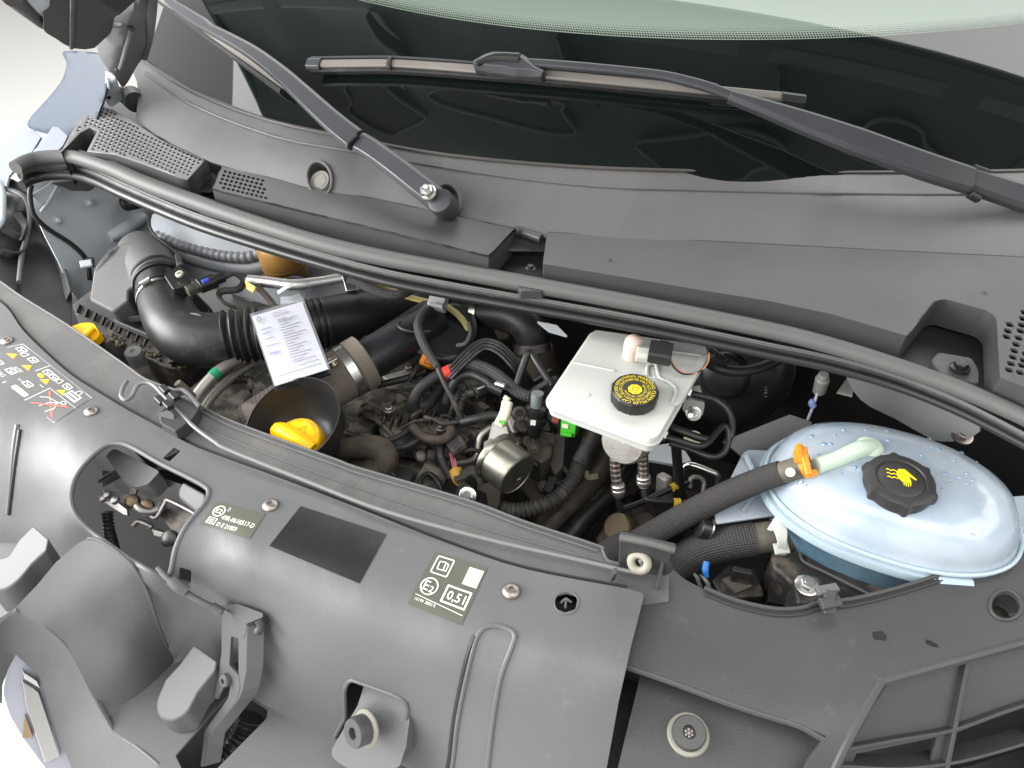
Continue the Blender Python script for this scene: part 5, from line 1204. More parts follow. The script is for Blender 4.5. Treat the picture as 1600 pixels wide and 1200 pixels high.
# ---------------------------------------------------------------- engine
en = thing('engine_block', 'dirty black and brown engine block in the middle of the bay', 'engine', P(650, 680, -.2))
EN = Surf([(300, 600, -.14), (420, 560, -.12), (560, 560, -.11), (740, 560, -.13), (760, 640, -.125), (740, 720, -.13), (720, 800, -.17), (560, 740, -.13), (480, 640, -.115), (620, 640, -.105), (400, 640, -.13)])
slab(sm([(290, 610), (380, 560), (480, 545), (620, 540), (740, 550), (775, 600), (770, 680), (745, 730), (720, 810), (600, 790), (500, 740), (400, 690), (330, 660)], 3, True), EN, .12, lean=(0, .1, -1)).build('rocker_cover', M_cover, en, bevel=.006)
def eslab(poly, zs_, h, nm, mt=M_cover, bev=.003, r=4):
    S_ = Surf([(p[0], p[1], z_) for p, z_ in zip(poly, zs_)]) if len(zs_) == len(poly) and len(poly) > 3 else Plane(zs_[0])
    return slab(rnd(poly, r), S_, h, lean=(0, .05, -1)).build(nm, mt, en, bevel=bev)
eslab([(392, 598), (410, 572), (470, 590), (500, 610), (480, 640), (400, 650)], [-.085], .03, 'left_cover')
eslab([(590, 668), (640, 640), (700, 655), (665, 700), (610, 690)], [-.088], .03, 'cover_pad')
eslab([(600, 640), (640, 618), (668, 628), (640, 650)], [-.086], .02, 'cover_boss')
eslab([(480, 655), (560, 610), (620, 620), (590, 660), (540, 700)], [-.096], .02, 'cover_web', bev=.005)
eslab([(610, 720), (680, 740), (660, 800), (600, 770)], [-.12], .04, 'lower_cover')
eslab([(560, 560), (620, 540), (700, 545), (690, 575), (600, 590)], [-.10], .03, 'injector_rail', M_alloyd)
eslab([(596, 588), (640, 575), (664, 580), (660, 600), (630, 606)], [-.085], .02, 'heat_shield', M_alloy)
for i in range(7):
    x, y = 596+i*13, 668-i*2+random.uniform(-4, 4)
    strap([P(x, y, -.074), P(x+6, y-14, -.074)], .002, .012, (0, 0, 1)).build('cover_rib', M_dusty, en)
for x, y in ((640, 576), (572, 600), (655, 592), (608, 640), (690, 668), (716, 700)): bolt('cover_bolt', P(x, y, -.078), (0, -.1, 1), .0055, en, M_metal)
eslab([(604, 744), (622, 726), (648, 736), (640, 752), (632, 768), (606, 760)], [-.095], .03, 'square_socket', M_dusty, .001, 2)
eslab([(610, 752), (628, 734), (640, 740), (630, 762)], [-.0945], .002, 'socket_recess', M_dark, 0, 2)
eslab([(640, 760), (668, 716), (700, 740), (676, 800)], [-.11], .03, 'side_web')
# timing side (right of engine): brown cast pieces
eslab([(690, 760), (740, 690), (790, 690), (780, 790), (730, 830)], [-.16], .06, 'alternator_side', mat('brown_cast', (.17, .145, .115), .6, metal=.3, grain=(200, .6), dust=(30, .5, (.28, .24, .19), .5)), .006)
eslab([(800, 686), (822, 668), (868, 676), (862, 712), (846, 722), (812, 704)], [-.085], .05, 'pump_housing', M_alloyd, .003)
eslab([(806, 700), (866, 700), (880, 770), (840, 790), (812, 760)], [-.13], .05, 'pump_lower', M_alloyd, .006)
eslab([(866, 680), (884, 672), (880, 730), (866, 742), (858, 720)], [-.10], .03, 'pump_arm', M_alloyd, .004)
eslab([(790, 650), (816, 640), (830, 655), (826, 674), (800, 676)], [-.075], .03, 'thermostat', M_alloy, .004)
for x, y, z_ in ((843, 680, -.078), (833, 700, -.078), (806, 690, -.08), (862, 690, -.085), (815, 720, -.11), (850, 760, -.12)): bolt('housing_bolt', P(x, y, z_), (.2, -.5, .8), .0055, en, M_alloyd)
for x, y, z_, r_ in ((817, 663, -.055, .011), (812, 646, -.05, .010), (826, 690, -.075, .009)):
    MB().lathe([(r_, -.02), (r_, 0), (r_*.8, .002), (r_*.5, .002), (r_*.45, -.003), (.0005, -.003)], P(x, y, z_), (.3, -.6, .7), 20).build('plug_boss', M_alloyd, en)
# deep clutter to the right
for i in range(44):
    x = random.uniform(830, 1110); y = random.uniform(760, 880)
    if y > 815+(x-820)*.30: continue
    z_ = random.uniform(-.27, -.20); s_ = random.uniform(.010, .028)
    k = random.random()
    c = P(x, y, z_); ax_ = Vector((random.uniform(-1, 1), random.uniform(-1, .2), random.uniform(.1, 1)))
    if k < .45: MB().lathe([(s_*.8, -s_), (s_*.8, s_*.6), (s_*.6, s_*.8), (s_*.3, s_*.8)], c, ax_, 14).build('gearbox_boss', random.choice([M_alloyd, M_dusty, M_bay]), en)
    elif k < .8: MB().box(c, (s_*2, s_*1.2, s_), ax_, (0, 0, 1)).build('gearbox_lug', random.choice([M_alloyd, M_dusty, M_bay]), en, bevel=.002)
    else: bolt('gearbox_bolt', c, (0, -.5, 1), .006, en, M_metal)
for i in range(26):
    x = random.uniform(660, 900); y = random.uniform(600, 780); c = P(x, y, random.uniform(-.15, -.11)); s_ = random.uniform(.006, .013)
    MB().box(c, (s_*2.2, s_*1.2, s_*1.2), (random.uniform(-1, 1), random.uniform(-1, 1), random.uniform(-.2, .2)), (0, .3, 1)).build('sensor_body', random.choice([M_dusty, M_dark, M_alloyd]), en, bevel=.0015)
eslab([(930, 840), (960, 800), (1000, 806), (1010, 850), (990, 880), (950, 880)], [-.20], .08, 'starter_motor', M_alloyd, .008)
MB().lathe([(.02, -.02), (.02, .0), (.018, .002), (.010, .002)], P(964, 824, -.19), (-.3, -.6, .7), 24).build('starter_gear', mat('dull_brass', (.25, .2, .13), .5, metal=.6), en)
for i in range(40):
    x = random.uniform(500, 780); y = random.uniform(585, 760)
    if y > 690+(x-500)*.36 or y < 650-(x-500)*.30: continue
    c = P(x, y, random.uniform(-.105, -.085)); s_ = random.uniform(.004, .009); mt = random.choice([M_cover, M_cover, M_dusty, M_alloyd, M_alloy])
    if random.random() < .5: MB().lathe([(s_, -.02), (s_, .0), (s_*.7, .003), (s_*.35, .003)], c, (random.uniform(-.3, .3), -.4, 1), 12).build('cover_stud', mt, en)
    else: MB().box(c, (s_*3, s_*1.4, s_*2), (random.uniform(-1, 1), random.uniform(-.6, .6), 0), (0, .3, 1)).build('cover_lug', mt, en, bevel=.001)
# ---------------------------------------------------------------- oil filler
of = thing('oil_filler', 'bright yellow oil filler cap seated in a black filler cup', 'oil filler', P(465, 680, -.05))
oc = P(468, 668, -.016); oax = Vector((-.10, -.34, .93)).normalized(); R_ = m(77, oc)
u_ = Vector((1, 0, 0)); 
MB().lathe([(R_*.52, -.055), (R_*.60, -.04), (R_*.92, -.010), (R_*1.0, .018), (R_*.975, .0185), (R_*.89, -.008), (R_*.56, -.036), (R_*.3, -.040)], oc, oax, 56).build('filler_cup', M_gloss, of, angle=60)
MB().lathe([(R_*1.0, .017), (R_*1.012, .0195), (R_*.985, .020)], oc, oax, 56, ring=True).build('cup_rim', M_dark, of)
cc = P(463, 690, -.022)
rc_ = m(41, cc)
MB().lathe([(rc_*.98, -.025), (rc_, -.004), (rc_*.985, .002), (rc_*.93, .0045), (rc_*.3, .005), (.0005, .005)], cc, oax, 48).build('oil_cap', M_yellow, of, angle=60)
gx = (P(492, 704, -.02)-P(430, 668, -.02)); gx = (gx-oax*gx.dot(oax)).normalized()
strap([cc-gx*rc_*1.05+oax*.006, cc-gx*rc_*.5+oax*.013, cc+gx*rc_*.3+oax*.013, cc+gx*rc_*.98+oax*.006], [rc_*.62, rc_*.74, rc_*.7, rc_*.58], [.012, .018, .018, .010], oax, cham=.45, sub=8).build('cap_grip', M_yellow, of, bevel=.002, seg=3)
b = MB(); gy = oax.cross(gx)
tv, tf, tw = textmesh('DO NOT OVERFILL OIL')
for s_ in (1,):
    V_ = []
    for x_, y_ in tv:
        a = rad(150)-(x_/tw)*rad(120); rr_ = rc_*(.80+.13*y_/.7)
        V_.append(cc+oax*.0051+(gx*math.cos(a)+gy*math.sin(a))*rr_)
    b.add(V_, tf)
tri_ = [cc+oax*.0051+(gx*x_+gy*y_)*rc_ for x_, y_ in ((-.18, .38), (.18, .38), (0, .70))]
for i in range(3):
    a_, c_ = tri_[i], tri_[(i+1) % 3]; d_ = (c_-a_).normalized().cross(oax)*.0004
    b.add([a_-d_, c_-d_, c_+d_, a_+d_], [[0, 1, 2, 3]])
b.build('cap_print', mat('amber_ink', srgb(150, 110, 0), .6), of, orient=False)
MB().lathe([(.0028, 0), (.0024, .0008)], oc+(P(521, 677, -.02)-oc)*.96-oax*.018+Vector((0, 0, .012)), oax, 10).build('white_dot', M_print, of)
MB().tube(T([(462, 720, -.07), (462, 740, -.10), (470, 770, -.14)]), R_*.5, seg=24).build('filler_neck', M_dusty, of)
# ---------------------------------------------------------------- charge air hose
ch = thing('charge_air_hose', 'beige woven charge air hose clamped to a black plastic pipe behind the oil filler', 'hose', P(540, 590, -.03))
cp = T([(405, 668, -.075), (450, 640, -.06), (500, 606, -.045), (556, 574, -.035)])
MB().tube(cp, [m(r_, v) for r_, v in zip((45, 45, 43, 41), cp)], seg=36, sub=8).build('woven_hose', M_fabric, ch)
cp2 = T([(462, 632, -.055), (500, 607, -.046)])
MB().tube(T([(400, 672, -.078), (450, 640, -.060), (480, 620, -.051)]), m(45.6, cp2[0]), seg=36).build('dark_sleeve', mat('brown_woven_sleeve', (.055, .045, .036), .75, uvbump=(20, .6)), ch)
dv = cp[3]-cp[2]
MB().lathe([(m(41, cp[3])*1.0, -.008), (m(41, cp[3])*1.08, -.006), (m(41, cp[3])*1.08, .012), (m(41, cp[3])*1.0, .014)], P(560, 571, -.034), dv, 36, ring=True).build('hose_bead', M_fabric, ch)
clamp('band_clamp', P(545, 580, -.037), dv, m(42.5, cp[3]), .012, ch, M_steel)
q = P(519, 566, .0)
MB().box(q, (.016, .010, .008), dv, (0, 0, 1)).build('clamp_screw_housing', M_steel, ch, bevel=.001)
MB().lathe([(.0045, -.008), (.0045, .006), (.003, .007)], q, (-.7, .2, .3), 12).build('clamp_screw', mat('brass_screw', (.6, .55, .38), .35, metal=1), ch)
cp = T([(560, 571, -.034), (600, 548, -.030), (640, 524, -.028), (676, 503, -.03)])
M_blkduct = mat('matt_black_duct', (.010, .010, .010), .48)
MB().tube(cp, [m(r_, v) for r_, v in zip((33, 33, 34, 36), cp)], seg=36).build('plastic_pipe', mat('blue_black_plastic', (.013, .015, .018), .40, grain=(600, .25), rvar=.08), ch)
for x, y in ((572, 564), (586, 556)): clamp('pipe_ridge', P(x, y, -.033), cp[1]-cp[0], m(34, cp[0]), .004, ch, M_gloss)
slab(sm([(622, 520), (660, 488), (700, 470), (740, 478), (748, 520), (720, 560), (690, 562), (660, 556)], 3, True), Surf([(622, 520, -.015), (700, 470, -.01), (748, 520, -.03), (690, 562, -.045)]), .05, off=.0).build('resonator_box', mat('blue_black_plastic', (.013, .015, .018), .4), ch, bevel=.010, seg=4)
MB().tube([P(636, 501, .0), P(622, 505, .004), P(628, 514, .006), P(650, 519, .004), P(672, 518, .0)], .0022, seg=8).build('spring_clip', M_dark, ch)
MB().tube(T([(714, 540, -.015), (728, 536, -.01), (735, 520, -.012), (732, 505, -.01)]), .003, seg=8).build('box_edge_clip', M_panel_dusty, ch)
# rear elbow hose to turbo can
tb = thing('turbo_elbow', 'black rubber elbow hose with steel clamps below the seal, above a tan canister', 'hose', P(800, 510, -.03))
ep = T([(712, 478, -.03), (748, 486, -.03), (790, 492, -.028), (818, 504, -.03), (830, 524, -.045), (832, 546, -.065)])
MB().tube(ep, [m(r_, v) for r_, v in zip((24, 24, 27, 28, 27, 26), ep)], seg=30, sub=8).build('elbow', M_rubber, tb)
clamp('band_clamp', P(745, 486, -.03), ep[2]-ep[1], m(25.5, ep[1]), .010, tb, M_steel)
clamp('lower_clamp', P(832, 541, -.062), ep[5]-ep[4], m(28.5, ep[5]), .014, tb, M_metal)
MB().tube(T([(832, 546, -.07), (838, 570, -.095), (846, 600, -.13), (852, 630, -.16)]), [m(r_, P(840, 580, -.1)) for r_ in (32, 33, 32, 30)], seg=28).build('tan_canister', mat('tan_metal', (.16, .135, .10), .55, metal=.4, grain=(200, .4), dust=(30, .5, (.24, .2, .15), .5)), tb)
clamp('canister_seam', P(842, 584, -.107), P(852, 630, -.16)-P(838, 570, -.095), m(33, P(840, 580, -.1)), .004, tb, M_alloyd)
slab([(840, 502), (870, 508), (886, 524), (858, 516)], Plane(-.01), .004).build('heat_plate', M_body, tb)
slab([(846, 508), (858, 506), (856, 532), (848, 522)], Surf([(846, 508, -.02), (858, 506, -.02), (856, 532, -.05)]), .004).build('clamp_ear', mat('tan_metal', (.16, .135, .10)), tb)
slab([(770, 510), (796, 508), (796, 530), (778, 532)], Surf([(770, 510, -.04), (796, 508, -.04), (796, 530, -.06)]), .01).build('shield', M_alloyd, tb, bevel=.002)
# ---------------------------------------------------------------- hoses and looms over the engine
hose('yellow_strap', 'pale yellow flat sheath running under the seal behind the grey connector', 'cable sheath', [(565, 434, .01), (600, 448, .008), (640, 464, .0), (680, 474, -.005), (700, 480, -.008), (720, 496, -.02), (734, 516, -.03)], 6.5, mat('pale_yellow_sheath', srgb(206, 192, 126), .5, dust=(40, .56, srgb(160, 146, 100), .5)), sq=.4)
hose('braided_loom', 'short braided black loom hanging below the seal near the silver pipe', 'wiring loom', [(546, 438, .016), (560, 442, .018), (584, 454, .018), (612, 461, .016), (632, 458, .018), (650, 448, .02)], [7, 7.5, 7.5, 8, 7.5, 7], M_sleeve2)
cn = thing('grey_connector', 'light grey plastic connector under the seal with a braided lead', 'connector', P(684, 472, .01))
strap(T([(672, 470, .014), (697, 474, .014)]), m(21, P(684, 472, .01)), .018, (0, -.5, .9), cham=.15).build('shell', mat('light_grey_plastic', srgb(170, 170, 174), .4), cn, bevel=.0008)
strap(T([(674, 478, .016), (694, 483, .016)]), m(5, P(684, 472, .01)), .019, (0, -.5, .9)).build('collar', mat('light_grey_plastic2', srgb(140, 140, 142), .4), cn)
hose('braided_lead', 'braided dark lead hanging from the light grey connector', 'wiring loom', [(674, 482, .012), (660, 492, .014), (653, 508, .014), (657, 526, .012), (666, 546, .006), (680, 568, .0), (684, 574, .0)], [6.5, 6.8, 7, 7, 6.8, 6, 5], M_sleeve2)
hose('thin_lead', 'thin dark lead continuing from the braided lead down across the engine', 'wiring lead', [(682, 570, .0), (692, 594, -.01), (706, 622, -.025), (718, 648, -.045), (724, 664, -.06)], [4.2, 4, 4, 4, 5], M_dusty)
oc_ = thing('orange_connector', 'small orange connector behind the charge air pipe', 'connector', P(668, 566, -.05))
strap(T([(660, 562, -.045), (678, 567, -.045)]), .018, .016, (.1, -.5, .8), cham=.2).build('shell', M_orange, oc_, bevel=.001)
strap(T([(664, 563, -.036), (674, 566, -.036)]), .008, .004, (.1, -.5, .8)).build('latch', mat('dark_orange', srgb(160, 84, 30), .5), oc_)
for k, (dx, dy) in enumerate(((0, 0), (5, 4), (9, 9), (13, 14))):
    hose('fuel_line', ['outermost', 'second', 'third', 'innermost'][k]+' line of the four thin black lines arching over the engine', 'fuel line', [(692+dx, 588+dy*.3, -.03), (716+dx, 560+dy*.5, -.01), (740+dx*.7, 538+dy*.8, .0), (762, 531+dy, .002), (786-dx*.4, 540+dy, .0), (812-dx*.7, 568+dy*.7, -.015), (836-dx, 604+dy*.3, -.05), (842-dx, 622, -.08)], 2.6, M_rubber, group='four fuel lines arching together', seg=10)
hose('coolant_hose', 'thick dusty black coolant hose looping down onto the rocker cover', 'hose', [(694, 583, -.03), (676, 592, -.035), (656, 608, -.045), (645, 628, -.06), (648, 640, -.075), (664, 636, -.08), (682, 616, -.075), (694, 604, -.07)], [9, 9.5, 10, 10.5, 11, 10, 9, 8], M_rubber)
hose('heater_return_hose', 'braided black hose running from the red clamp towards the white reservoir', 'hose', [(704, 580, -.028), (722, 570, -.02), (742, 570, -.016), (768, 580, -.016), (790, 596, -.018), (812, 614, -.022), (834, 620, -.024), (854, 612, -.03), (868, 596, -.04)], 9.5, M_sleeve2)
rcl = thing('red_clip', 'small red clip ring with a pale quick connector on the braided hose', 'clip', P(702, 581, -.02))
clamp('red_ring', P(700, 582, -.029), P(722, 570, -.02)-P(694, 583, -.03), m(11, P(700, 582, -.02)), .010, rcl, M_red)
clamp('quick_connector', P(709, 578, -.027), P(722, 570, -.02)-P(694, 583, -.03), m(10.5, P(700, 582, -.02)), .012, rcl, M_alloy)
hose('vacuum_hose', 'matt black hose curving from the braided hose clip down to the engine', 'hose', [(774, 606, -.03), (754, 592, -.026), (734, 585, -.028), (716, 590, -.035), (704, 608, -.05), (696, 630, -.07)], [7, 7.5, 8, 8, 8, 7], M_rubber_dusty if False else M_rubber)
cl2 = thing('hose_joiner', 'small bright spring clip joining the braided hose and the matt hose', 'clip', P(782, 604, -.02))
clamp('joiner_sleeve', P(776, 606, -.028), P(790, 612, -.03)-P(760, 598, -.026), .0085, .022, cl2, M_gloss)
MB().lathe([(.004, -.008), (.004, .008)], P(783, 602, -.012), (.8, -.3, .2), 12).build('bright_tab', M_steel, cl2)
hose('corrugated_lead', 'dusty corrugated lead below the plug near the thin lead', 'wiring loom', [(742, 613, -.05), (730, 616, -.055), (722, 630, -.065), (718, 650, -.075), (712, 664, -.08)], 5.5, M_dusty, corr=(.005, .001))
pl2 = thing('black_plug', 'black plug with a light latch at the end of the corrugated lead', 'connector', P(752, 610, -.05))
strap(T([(742, 614, -.046), (766, 604, -.046)]), .018, .016, (0, -.5, .8)).build('shell', M_gloss, pl2, bevel=.001)
strap(T([(746, 608, -.037), (758, 603, -.037)]), .003, .002, (0, -.5, .8)).build('latch', mat('light_grey_plastic', srgb(170, 170, 174)), pl2)
# black inverted V pipe
vp = thing('vee_pipe', 'glossy black inverted V pipe left of the white reservoir', 'pipe', P(826, 560, -.01))
MB().tube(T([(806, 606, -.02), (815, 578, -.005), (824, 553, .01), (829, 551, .01), (844, 574, .0), (862, 602, -.015)]), .0052, seg=14, sub=8).build('pipe', M_gloss, vp)
MB().tube(T([(856, 598, -.012), (836, 610, -.02), (832, 618, -.02)]), .005, seg=12).build('branch', M_rubber, vp)
# looms
LM = [('loom', 'taped loom running along the rocker cover behind the oil filler', [(500, 660, -.08), (540, 676, -.078), (575, 688, -.076), (606, 688, -.074), (630, 678, -.072), (648, 664, -.07)], 5, M_dusty),
      ('loom', 'lower taped loom beside the brown hose', [(560, 688, -.085), (596, 698, -.084), (626, 700, -.08), (650, 690, -.076), (668, 678, -.07)], 5.5, M_rubber),
      ('loom', 'dark curved loom loop left of the vacuum pump', [(646, 668, -.06), (660, 682, -.056), (680, 688, -.055), (698, 684, -.056), (705, 672, -.058), (698, 662, -.06)], 7.5, M_rubber_dusty),
      ('loom', 'thin twisted lead between the loom loop and the thin lead', [(664, 652, -.058), (680, 656, -.054), (692, 662, -.052), (712, 660, -.052), (722, 656, -.052)], 3.6, M_dusty),
      ('loom', 'thick black loom reaching the white sensor on the alloy bracket', [(722, 660, -.055), (746, 654, -.046), (770, 649, -.042), (788, 652, -.042)], [8, 7.5, 7, 6], M_dark),
      ('loom', 'brown dusty loom descending left of the vacuum pump', [(690, 684, -.07), (688, 706, -.08), (694, 728, -.09), (704, 746, -.10)], 7, M_dusty),
      ('loom', 'black loop of loom low behind the front lip', [(655, 778, -.11), (656, 752, -.10), (670, 740, -.10), (686, 756, -.105), (690, 780, -.12)], 4, M_dark),
      ('loom', 'dark lead crossing the injector rail', [(590, 602, -.07), (616, 596, -.065), (640, 590, -.06), (664, 580, -.058)], 5.5, M_dark),
      ('loom', 'thin lead from the orange connector', [(640, 596, -.06), (646, 584, -.05), (652, 572, -.045)], 4.5, M_dark),
      ('loom', 'dark lead between the engine and the booster below the V pipe', [(770, 590, -.05), (800, 600, -.05), (830, 600, -.05), (860, 580, -.05)], 5, M_dark),
      ('loom', 'short ribbed lead near the sensor', [(700, 660, -.075), (706, 640, -.07), (712, 624, -.06), (716, 610, -.055)], 4, M_rubber)]
for nm, lb, pp_, r_, mt in LM: hose('wiring_loom', lb, 'wiring loom', pp_, r_, mt, seg=12)
hose('brown_hose', 'fat brown dusty breather hose right of the oil filler cup', 'hose', [(520, 704, -.07), (548, 700, -.06), (578, 698, -.055), (598, 706, -.06), (600, 724, -.075), (580, 740, -.09), (550, 742, -.10)], [15, 17, 19, 21, 22, 22, 20], M_rubber_dusty, seg=24)
for i in range(34):
    x0, y0 = random.uniform(560, 800), random.uniform(585, 740)
    a_ = random.uniform(-.6, 1.2); L_ = random.uniform(25, 60)
    z_ = random.uniform(-.11, -.075)
    hose('engine_lead', None, None, [(x0, y0, z_), (x0+L_*.4*math.cos(a_), y0+L_*.4*math.sin(a_)-6, z_+.012), (x0+L_*math.cos(a_), y0+L_*math.sin(a_), z_)], random.uniform(2, 4), random.choice([M_dusty, M_dusty, M_rubber, M_cover, M_alloyd]), parent=en, seg=8)
# ---------------------------------------------------------------- vacuum pump and its neighbours
vp2 = thing('vacuum_pump', 'yellow zinc plated round vacuum pump can in the middle of the engine', 'vacuum pump', P(795, 750, -.10))
fc = P(810, 742, -.055); vax = Vector((.80, -.36, -.06)).normalized(); vr = m(38, fc)
MB().lathe([(vr*1.0, -.038), (vr*1.0, -.004), (vr*.97, -.001), (vr*.90, .0004), (vr*.87, -.0006), (.0005, -.0006)], fc, vax, 56).build('can', M_gold, vp2, angle=35)
MB().lathe([(vr*1.10, -.043), (vr*1.11, -.040), (vr*1.03, -.036)], fc, vax, 40).build('flange', M_gold, vp2)
MB().lathe([(.006, 0), (.005, .001), (.0005, .001)], fc+Vector((0, -.002, -.01)), vax, 5).build('face_mark', M_steel, vp2)
for dx in ((777, 701), (806, 700)):
    bolt('flange_bolt', P(dx[0], dx[1], -.038), vax, .0055, vp2, M_metal)
ab = thing('alloy_bracket', 'pale cast alloy bracket beside the vacuum pump', 'bracket', P(775, 700, -.08))
slab(rnd([(769, 658), (792, 664), (797, 690), (782, 706), (768, 720), (752, 738), (748, 730), (757, 694), (762, 690)], 3), Surf([(769, 658, -.048), (797, 690, -.05), (752, 738, -.075)]), .035).build('casting', M_alloy, ab, bevel=.002)
slab(rnd([(756, 690), (770, 684), (768, 704), (755, 712)], 3), Plane(-.052), .02).build('boss', M_alloy, ab, bevel=.003)
ws_ = thing('white_sensor', 'cream white sensor body standing above the alloy bracket', 'sensor', P(788, 650, -.05))
strap(T([(793, 628, -.015), (789, 646, -.025), (780, 664, -.038)]), m(17, P(788, 650, -.03)), .018, (.2, -.7, .6), cham=.2).build('body', M_offwhite, ws_, bevel=.0015)
strap(T([(790, 626, -.012), (794, 620, -.008)]), .009, .012, (.2, -.7, .6)).build('nozzle', M_offwhite, ws_, bevel=.001)
strap(T([(780, 658, -.026), (788, 662, -.027)]), .004, .002, (.2, -.7, .6)).build('green_mark', M_green, ws_)
hose('metal_pipe', 'bent bare metal pipe left of the alloy bracket', 'pipe', [(766, 668, -.06), (752, 680, -.065), (747, 696, -.075), (745, 712, -.085), (734, 720, -.095), (712, 724, -.105)], 4.6, mat('dull_aluminium', (.42, .40, .36), .45))
bs = thing('black_sensor', 'black cylindrical sensor with a white square label left of the green connector', 'sensor', P(836, 660, -.06))
sx_ = (P(838, 632, -.02)-P(834, 672, -.06)).normalized()
MB().lathe([(.008, .030), (.008, .05)], P(835, 664, -.055), sx_, 18).build('grey_stem', mat('blue_grey_tube', srgb(110, 118, 120), .4), bs)
MB().lathe([(.010, -.015), (.011, .0), (.015, .004), (.015, .012), (.012, .015), (.012, .02), (.014, .022), (.014, .028), (.010, .03)], P(835, 664, -.055), sx_, 24).build('body', M_gloss, bs)
strap([toward(P(829, 660, -.05), .016), toward(P(837, 661, -.05), .016)], .007, .001, (CAM-P(832, 660, -.05)).normalized()).build('white_label', M_print, bs)
gn_ = thing('green_connector', 'bright green connector just below the front edge of the white reservoir', 'connector', P(888, 668, -.05))
slab(rnd([(877, 648), (902, 654), (898, 684), (875, 681)], 2), Surf([(877, 648, -.025), (902, 654, -.025), (898, 684, -.05)]), .02).build('shell', M_green, gn_, bevel=.002)
slab([(879, 662), (888, 664), (887, 670), (878, 668)], Surf([(877, 648, -.024), (902, 654, -.024), (898, 684, -.049)]), .002).build('pale_latch', M_offwhite, gn_)
slab([(880, 676), (894, 678), (893, 684), (879, 682)], Surf([(877, 648, -.022), (902, 654, -.022), (898, 684, -.047)]), .004).build('lower_ridge', M_green, gn_, bevel=.001)
rd = thing('red_connector', 'dark connector with a dull red lock beside the green connector', 'connector', P(866, 652, -.05))
strap(T([(856, 640, -.04), (874, 656, -.045)]), .018, .016, (0, -.6, .8)).build('shell', M_dusty, rd, bevel=.001)
strap(T([(864, 652, -.034), (874, 656, -.036)]), .012, .006, (0, -.6, .8)).build('lock', mat('dull_red', srgb(130, 62, 50), .5), rd, bevel=.0006)
pk = thing('sensor_plug', 'black plug with pink wires and yellow tape left of the vacuum pump', 'connector', P(712, 700, -.08))
strap(T([(702, 704, -.07), (724, 690, -.065)]), .022, .016, (0, -.5, .8)).build('shell', M_dusty, pk, bevel=.001)
for k in range(3): MB().tube(T([(703+3*k, 708, -.072), (706+3*k, 722, -.085), (710+2*k, 738, -.095)]), .0011, seg=6).build('pink_wire', mat('pink_wire', srgb(214, 130, 140), .5), pk)
MB().tube(T([(712, 735, -.092), (716, 746, -.095), (724, 754, -.098)]), .009, seg=14).build('yellow_tape', mat('yellow_tape2', srgb(206, 164, 70), .6), pk)
MB().tube(T([(722, 744, -.085), (736, 736, -.08), (750, 742, -.082), (756, 756, -.09)]), .008, seg=14, sq=.6).build('taped_tail', M_dusty, pk)
bm2 = thing('black_solenoid', 'glossy black solenoid with a pale bolt behind the front lip', 'solenoid', P(726, 780, -.1))
slab(rnd([(710, 775), (720, 752), (732, 756), (744, 770), (746, 800), (718, 790)], 2), Surf([(710, 775, -.085), (732, 752, -.08), (746, 800, -.10)]), .03).build('body', M_gloss, bm2, bevel=.002)
bolt('fixing_bolt', P(731, 774, -.078), (.1, -.7, .7), .0075, bm2, M_offwhite if False else M_steel)
slab([(740, 760), (760, 770), (764, 800), (748, 800)], Plane(-.11), .02).build('wing', M_dark, bm2, bevel=.002)
# corrugated hose and thick pipes
hose('corrugated_hose', 'dusty corrugated hose curving round the right side of the vacuum pump', 'hose', [(926, 668, -.06), (922, 694, -.075), (908, 720, -.09), (896, 748, -.10), (872, 776, -.11), (840, 792, -.115), (806, 798, -.12), (784, 794, -.12)], [12, 12.5, 12.5, 12, 12, 12, 12, 11], mat('dusty_corrugated', (.040, .038, .034), .55, dust=(40, .5, (.12, .105, .085), .5)), corr=(.0062, .0013), seg=18)
hose('taped_hose_end', 'taped dark sleeve over the upper end of the corrugated hose', 'hose', [(924, 640, -.05), (926, 668, -.06), (921, 694, -.074), (905, 724, -.09)], [12, 13.4, 13.8, 13.6], M_dusty)
hose('brown_pipe', 'thick brown dusty pipe slanting below the steel braided lines', 'pipe', [(830, 850, -.20), (870, 806, -.18), (910, 772, -.165), (940, 736, -.16), (960, 690, -.16)], [17, 16, 15, 14, 13], M_rubber_dusty, seg=20)
hose('rear_pipe', 'dark pipe beyond the thick brown pipe', 'pipe', [(880, 848, -.23), (920, 800, -.21), (960, 760, -.20), (985, 720, -.20)], [17, 17, 16, 15], M_rubber, seg=20)
bc = thing('blue_clip', 'small clip with a blue mark on the thick brown pipe', 'clip', P(925, 750, -.15))
clamp('clip_band', P(926, 754, -.163), P(940, 736, -.16)-P(910, 772, -.165), m(15.5, P(926, 754, -.16)), .006, bc, mat('dull_blue', srgb(60, 70, 120), .5))
strap(T([(914, 736, -.13), (920, 746, -.135), (934, 744, -.135)]), .008, .003, (0, -.5, .8)).build('tan_ear', mat('tan_clip', srgb(150, 146, 110), .5), bc)
